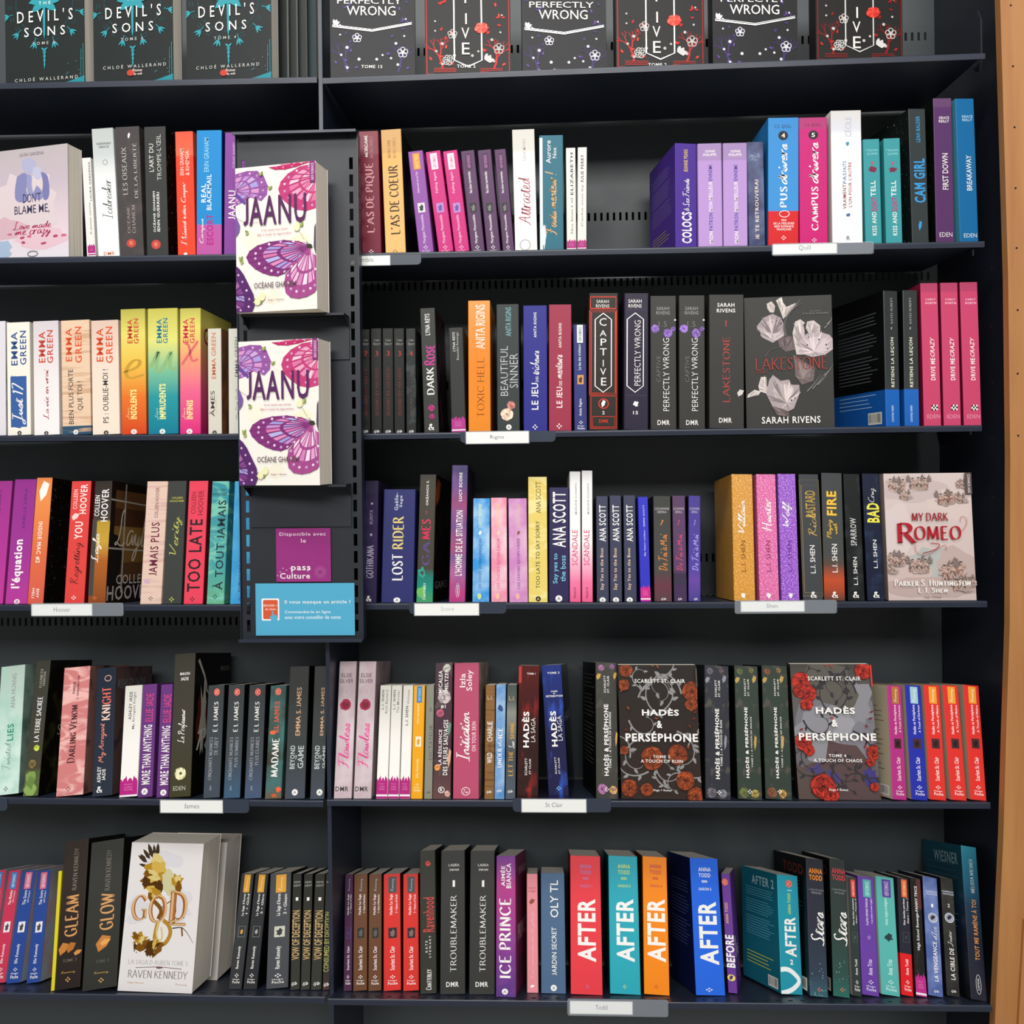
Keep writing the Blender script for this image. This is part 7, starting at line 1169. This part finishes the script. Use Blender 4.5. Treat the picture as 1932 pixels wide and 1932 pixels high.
def art_jaanu(P, loc, w, h):
    q = random.Random(2); V = '7a2a68'
    for x, z, c in ((.3, .42, 'f6ecd8'), (.8, .47, 'f2eed0'), (.2, .5, 'f4f0dc'), (.45, .1, 'f4ecd8'), (.5, .82, 'f8eee4')): P.blob(w * x, h * z, w * .12, h * .05, c, 3, .2)
    # upper left wing
    wing(P, (w * -.02, h * .84), [(w * x, h * z) for x, z in ((0, .74), (.1, .76), (.22, .8), (.33, .76), (.4, .8), (.41, .86), (.36, .93), (.28, .97), (.15, .975), (0, .96))], ['9a5aa4', 'c090d0', 'd898c8', 'aca0dc', 'ccacdc'], w * .007, 0, q, w * .012)
    P.poly([(0, h * .8), (w * .12, h * .74), (w * .13, h * .76), (0, h * .84)], '6a4a9a')
    # upper right wing
    wing(P, (w * 1.05, h * .9), [(w * x, h * z) for x, z in ((1, .68), (.88, .665), (.76, .68), (.66, .72), (.57, .77), (.54, .83), (.57, .88), (.66, .93), (.8, .97), (1, .985))], ['c8407a', 'eca8c4', 'dc78a4', 'f6ccdc', 'e490b8'], w * .008, 0, q, w * .014)
    wing(P, (w * .9, h * 1.06), [(w * x, h * z) for x, z in ((.42, .985), (.5, .965), (.62, .96), (.75, .97), (.9, .99), (1, 1.0))], ['c82a68', 'e0508a', 'f0a0b8', 'd04078'], w * .006, 0, q, w * .01)
    # main butterfly, lower right: forewing and hindwing
    rt = (w * .92, h * .415)
    wing(P, rt, [(w * x, h * z) for x, z in ((.9, .44), (.78, .465), (.6, .48), (.42, .475), (.27, .455), (.17, .42), (.13, .38), (.16, .34), (.24, .295), (.33, .265), (.42, .245), (.52, .235), (.6, .25), (.7, .3), (.82, .37))], ['86347a', 'a49ad8', 'c890cc', 'd878ac', 'b8b4e4', 'e08cbc'], w * .009, 0, q, w * .016)
    wing(P, rt, [(w * x, h * z) for x, z in ((.86, .39), (.72, .31), (.62, .24), (.6, .18), (.62, .12), (.68, .085), (.78, .075), (.88, .085), (.97, .11), (1, .13), (1, .36))], ['a84c8c', 'e4a4d0', 'f0c0dc', 'd484b8', 'f6dcec'], w * .008, 0, q, w * .016)
    P.poly([(w, h * .36), (w * .97, h * .42), (w * .98, h * .55), (w, h * .58)], '5a4a5a'); P.blob(w * .92, h * .425, w * .035, h * .018, '3a3a2a', 4, .2); P.line([(w * .92, h * .43), (w * .88, h * .46)], w * .006, '3a3a2a')
    # lower left wing and sliver
    wing(P, (w * -.25, h * .12), [(w * x, h * z) for x, z in ((0, 0), (.2, 0), (.235, .05), (.22, .12), (.16, .19), (.1, .26), (.05, .3), (0, .325))], ['5a2a6a', '8a4a90', 'b070a8', '7a3a80', 'a89ad0'], w * .008, 0, q, w * .014)
    P.poly([(0, h * .52), (w * .05, h * .56), (w * .06, h * .6), (0, h * .68)], '7a5aa0')
    for x, z, a in ((.43, .83, .8), (.4, .65, .6), (.17, .545, 2.6), (.83, .56, 1.4), (.1, .35, 2.8), (.06, .36, 1), (.3, .05, 1), (.26, .06, 2), (.33, .93, 1.2)):
        leaf(P, w * x, h * z, w * .06, a, '8a9a4a', .3); leaf(P, w * x, h * z, w * .05, a + .9, 'a8b468', .3)
    for x, z in ((.77, .56), (.27, .07), (.33, .1)): P.blob(w * x, h * z, w * .035, h * .03, 'f0ecc0', 5, .2)
    P.line([(0, h * .66), (w * .15, h * .61), (w * .35, h * .615), (w * .42, h * .67)], w * .003, '6a5a4a', sm=1); P.line([(w * .86, h * .47), (w * .8, h * .53)], w * .003, '8a8a5a')
    P.rect(w * .935, w, h * .855, h, '8a3278'); P.text('NEW ROMANCE', w * .95, w * .985, h * .87, h * .985, 'e8c8e0', 'b')
    P.text('JAANU', w * .105, w * .885, h * .59, h * .79, '5a2a5c', 'hb')
    P.text('Il ne savait pas aimer.', w * .33, w * .67, h * .548, h * .562, 'c85a80', 'h'); P.text('Elle a voulu lui apprendre.', w * .28, w * .7, h * .517, h * .532, 'c85a80', 'h')
    P.text('OCÉANE GHANEM', w * .23, w * .75, h * .16, h * .208, '6a5058', 'h'); P.text('Hugo + Roman', w * .4, w * .6, h * .07, h * .082, '9a4a6a', 'hb')
def stand_book(px0, pxr, ytop, ybase, zb, label):
    y = SY - .0475; p0 = at(px0, ybase, y); p0.z = zb + .0006
    yaw = R(-10); wv = Vector((math.cos(yaw), math.sin(yaw), 0)); 
    # height from the top left corner, width from the right edge
    top = at(px0, ytop, y); h = top.z - p0.z
    d = ray(pxr, (ytop + ybase) / 2); k = None
    lo, hi = .05, .25
    for _ in range(30):
        mid = (lo + hi) / 2; q = p0 + wv * mid + Vector((0, 0, h / 2))
        if proj(q)[0] < pxr: lo = mid
        else: hi = mid
    wd = lo; M4 = Matrix.Rotation(yaw, 4, 'Z'); 
    # pivot so that the right front corner is foremost and the rear stays in front of the plate
    M4.translation = p0 + Vector((0, 0, 0)); t = .045
    root = empty('paperback_book'); root.matrix_world = M4; tag(root, label, 'book', 'books on the display stand')
    mb = MB(); c = .0007
    pl = [(0, 0), (wd, 0), (wd, c), (c, c), (c, t - c), (wd, t - c), (wd, t), (0, t)]; mb.prism(pl, 0, h)
    mb.build('cover', cover_mat('f6f1e8'), root)
    mb = MB(); mb.box(c, wd - .0006, c, t - c, .0004, h - .0004); mb.build('page_block', M_PAGES, root)
    P = Print(); P.clip = (wd - .0002, h - .0002); art_jaanu(P, None, wd, h); P.build('cover_print', root)
    return root
stand_book(447, 597, 318, 588, LEDGE[0], 'white butterfly cover with purple capitals on the upper ledge of the stand')
stand_book(453, 602, 645, 911, LEDGE[1], 'white butterfly cover with purple capitals on the lower ledge of the stand')
# the two cards on the stand
def card(x0, y0, x1, y1, c, label, texts, marks=()):
    sec(0, 'L', '10'); Y = SY - .0034
    a = at(*px(x0, y1), Y); b = at(*px(x1, y0), Y)
    root = empty('notice_card', (a.x, Y, a.z)); tag(root, label, 'card')
    w_, h_ = b.x - a.x, b.z - a.z; mb = MB(); mb.box(0, w_, 0, .0005, 0, h_); mb.build('card_sheet', cover_mat(c), root)
    P = Print()
    U = lambda x, y: ((x - x0) / (x1 - x0) * w_, (y1 - y) / (y1 - y0) * h_)
    for m_ in marks: m_(P, U)
    for t_, a0, b0, a1, b1, cc, st in texts:
        l, bt = U(a0, b1); r, tp = U(a1, b0); P.text(t_, l, r, bt, tp, cc, st)
    P.build('printed_text', root); return root
def burst(P, U):
    cx, cz = U(508, 1462)
    for i in range(28):
        a = i * 2 * math.pi / 28; P.line([(cx + .004 * math.cos(a), cz + .004 * math.sin(a)), (cx + .011 * math.cos(a), cz + .011 * math.sin(a))], .0004, 'c070ac')
    for i, (x, y) in enumerate(((275, 1480), (290, 1460), (305, 1440), (325, 1450), (345, 1440), (440, 1455), (452, 1440))): X, Z = U(x, y); P.disc(X, Z, .0012, 'e0a8d0', n=7)
card(268, 1218, 566, 1515, '9a3a80', 'square magenta card near the foot of the display stand', (('Disponible avec', 288, 1240, 540, 1265, 'f0d0e4', 'hb'), ('le', 405, 1275, 432, 1298, 'f0d0e4', 'hb'), ('pass', 350, 1428, 455, 1462, W, 'hb'), ('Culture', 288, 1466, 452, 1498, W, 'hb')), (burst,))
def hand(P, U):
    def rr(x0, y0, x1, y1, c, r=6):
        a, b = U(x0, y1); d, e = U(x1, y0); k = .0015; P.poly([(a + k, b), (d - k, b), (d, b + k), (d, e - k), (d - k, e), (a + k, e), (a, e - k), (a, b + k)], c)
    rr(188, 1605, 285, 1728, 'f4f4f0'); rr(196, 1613, 277, 1720, 'd85a3a')
    P.text('ENCORE +', *[v for v in (U(200, 0)[0], U(272, 0)[0])], U(0, 1650)[1], U(0, 1638)[1], 'f8e8e0', 'hb'); P.text('de choix', U(208, 0)[0], U(266, 0)[0], U(0, 1670)[1], U(0, 1658)[1], 'f8e8e0', 'hb')
    P.poly([U(x, y) for x, y in ((240, 1728), (232, 1705), (244, 1700), (245, 1675), (252, 1675), (254, 1695), (272, 1700), (276, 1728))], '5aaed0')
card(155, 1521, 698, 1812, '5aaed0', 'wide sky blue card at the foot of the display stand', (('Il vous manque un article ?', 315, 1615, 676, 1640, W, 'hb'), ('Commandez-le en ligne', 315, 1672, 566, 1693, 'e8f4f8', 'h'), ('avec votre conseiller de vente', 315, 1700, 622, 1720, 'e8f4f8', 'h')), (hand,))

# ================================================================== name holders clipped to the shelf edges
M_PLATE = metal_paint('label_plate', '353d4c', .35)
M_CLEAR, nt2, b2 = nodemat('clear_sleeve'); b2.inputs['Base Color'].default_value = (.8, .85, .9, 1); b2.inputs['Roughness'].default_value = .12; b2.inputs['Alpha'].default_value = .1
def rrect(x0, x1, z0, z1, r, n=4, corners=(1, 1, 1, 1)):
    pts = []
    for i, (cx, cz, a0) in enumerate(((x1 - r, z0 + r, -90), (x1 - r, z1 - r, 0), (x0 + r, z1 - r, 90), (x0 + r, z0 + r, 180))):
        if not corners[i]: pts.append(((x1, z0), (x1, z1), (x0, z1), (x0, z0))[i]); continue
        for k in range(n + 1): a = R(a0 + 90 * k / n); pts.append((cx + r * math.cos(a), cz + r * math.sin(a)))
    return pts
def holder(row, crop, plate, cardbox, text, tbox, label, clear=False, tc='55585c'):
    cur.update(crop=crop); Y = LIPY[row] - .0022
    def P_(x, y, Yv=Y): return at(*px(x, y), Yv)
    a, b = P_(plate[0], plate[3]), P_(plate[2], plate[1]); c0 = cardbox
    root = empty('shelf_label_holder', (a.x, Y, a.z)); tag(root, label, 'label holder', 'name holders on the shelf edges')
    w_, h_ = b.x - a.x, b.z - a.z
    mb = MB(); mb.plate(rrect(0, w_, 0, h_, min(.007, h_ * .4), corners=(1, 0, 0, 1)), 0, .0009); mb.build('holder_plate', M_PLATE, root)
    ca, cb = P_(c0[0], c0[3]), P_(c0[2], c0[1]); x0, x1, z0, z1 = ca.x - a.x, cb.x - a.x, ca.z - a.z, cb.z - a.z
    mb = MB(); mb.plate(rrect(x0, x1, z0, z1, .0012), -.0008, -.0003); card_ = mb.build('paper_card', cover_mat('f6f6f2'), root)
    mb = MB()                                             # thin translucent rim around the paper
    for q0, q1, r0, r1 in ((x0 - .0012, x1 + .0012, z0 - .0012, z0), (x0 - .0012, x1 + .0012, z1, z1 + .0008), (x0 - .0012, x0, z0, z1), (x1, x1 + .0012, z0, z1)): mb.box(q0, q1, -.0012, -.0001, r0, r1)
    mb.build('card_frame', metal_paint('grey_frame', '8c9096', .4), root)
    if clear: mb = MB(); mb.plate(rrect(-.001, w_ + .001, -.0015, h_ + .001, .004), -.0022, -.0018); mb.build('clear_sleeve', M_CLEAR, root)
    ta, tb = P_(tbox[0], tbox[3]), P_(tbox[2], tbox[1]); Pn = Print(-.0009); Pn.text(text, ta.x - a.x, tb.x - a.x, ta.z - a.z, tb.z - a.z, tc, 'hl'); Pn.build('card_lettering', root)
sec(1, 'R', '2'); holder(1, '2', (120, 1447, 587, 1516), (130, 1455, 410, 1515), 'Moncomble', (150, 1465, 316, 1495), 'label plate partly hidden behind the display stand')
holder(1, '3', (642, 1240, 1157, 1308), (646, 1245, 972, 1303), 'Quill', (778, 1255, 838, 1285), 'label plate under the bright blue and magenta books', True)
holder(2, '5', (840, 1178, 1562, 1270), (884, 1180, 1358, 1276), 'Rigins', (1066, 1210, 1170, 1248), 'label plate under the glossy orange book')
holder(3, '9', (245, 1118, 938, 1212), (245, 1124, 700, 1212), 'Hoover', (410, 1148, 535, 1185), 'label plate under the leaning orange book, left bay', True)
holder(3, '11', (548, 1532, 1530, 1655), (604, 1545, 1252, 1668), 'Score', (870, 1580, 1000, 1622), 'label plate under the sunset violet book', False, 'b0b2b6')
holder(3, '13', (90, 920, 733, 1000), (128, 925, 530, 992), 'Shen', (290, 942, 362, 968), 'label plate under the glittery books', True)
holder(4, '14', (-560, 1678, 78, 1815), (-520, 1690, -120, 1815), 'Huang', (-380, 1730, -240, 1780), 'label plate cut by the left picture edge')
holder(4, '15', (14, 1655, 912, 1788), (18, 1662, 645, 1784), 'James', (258, 1695, 408, 1742), 'label plate under the olive black paperback, left bay')
holder(4, '17', (182, 1385, 1076, 1506), (264, 1390, 848, 1504), 'St Clair', (480, 1420, 635, 1460), 'label plate under the dark red streaked book')
holder(5, '23', (152, 1575, 1058, 1705), (172, 1590, 738, 1698), 'Todd', (402, 1622, 510, 1662), 'label plate under the very thick red book', True)
bpy.data.objects.remove(_fo);
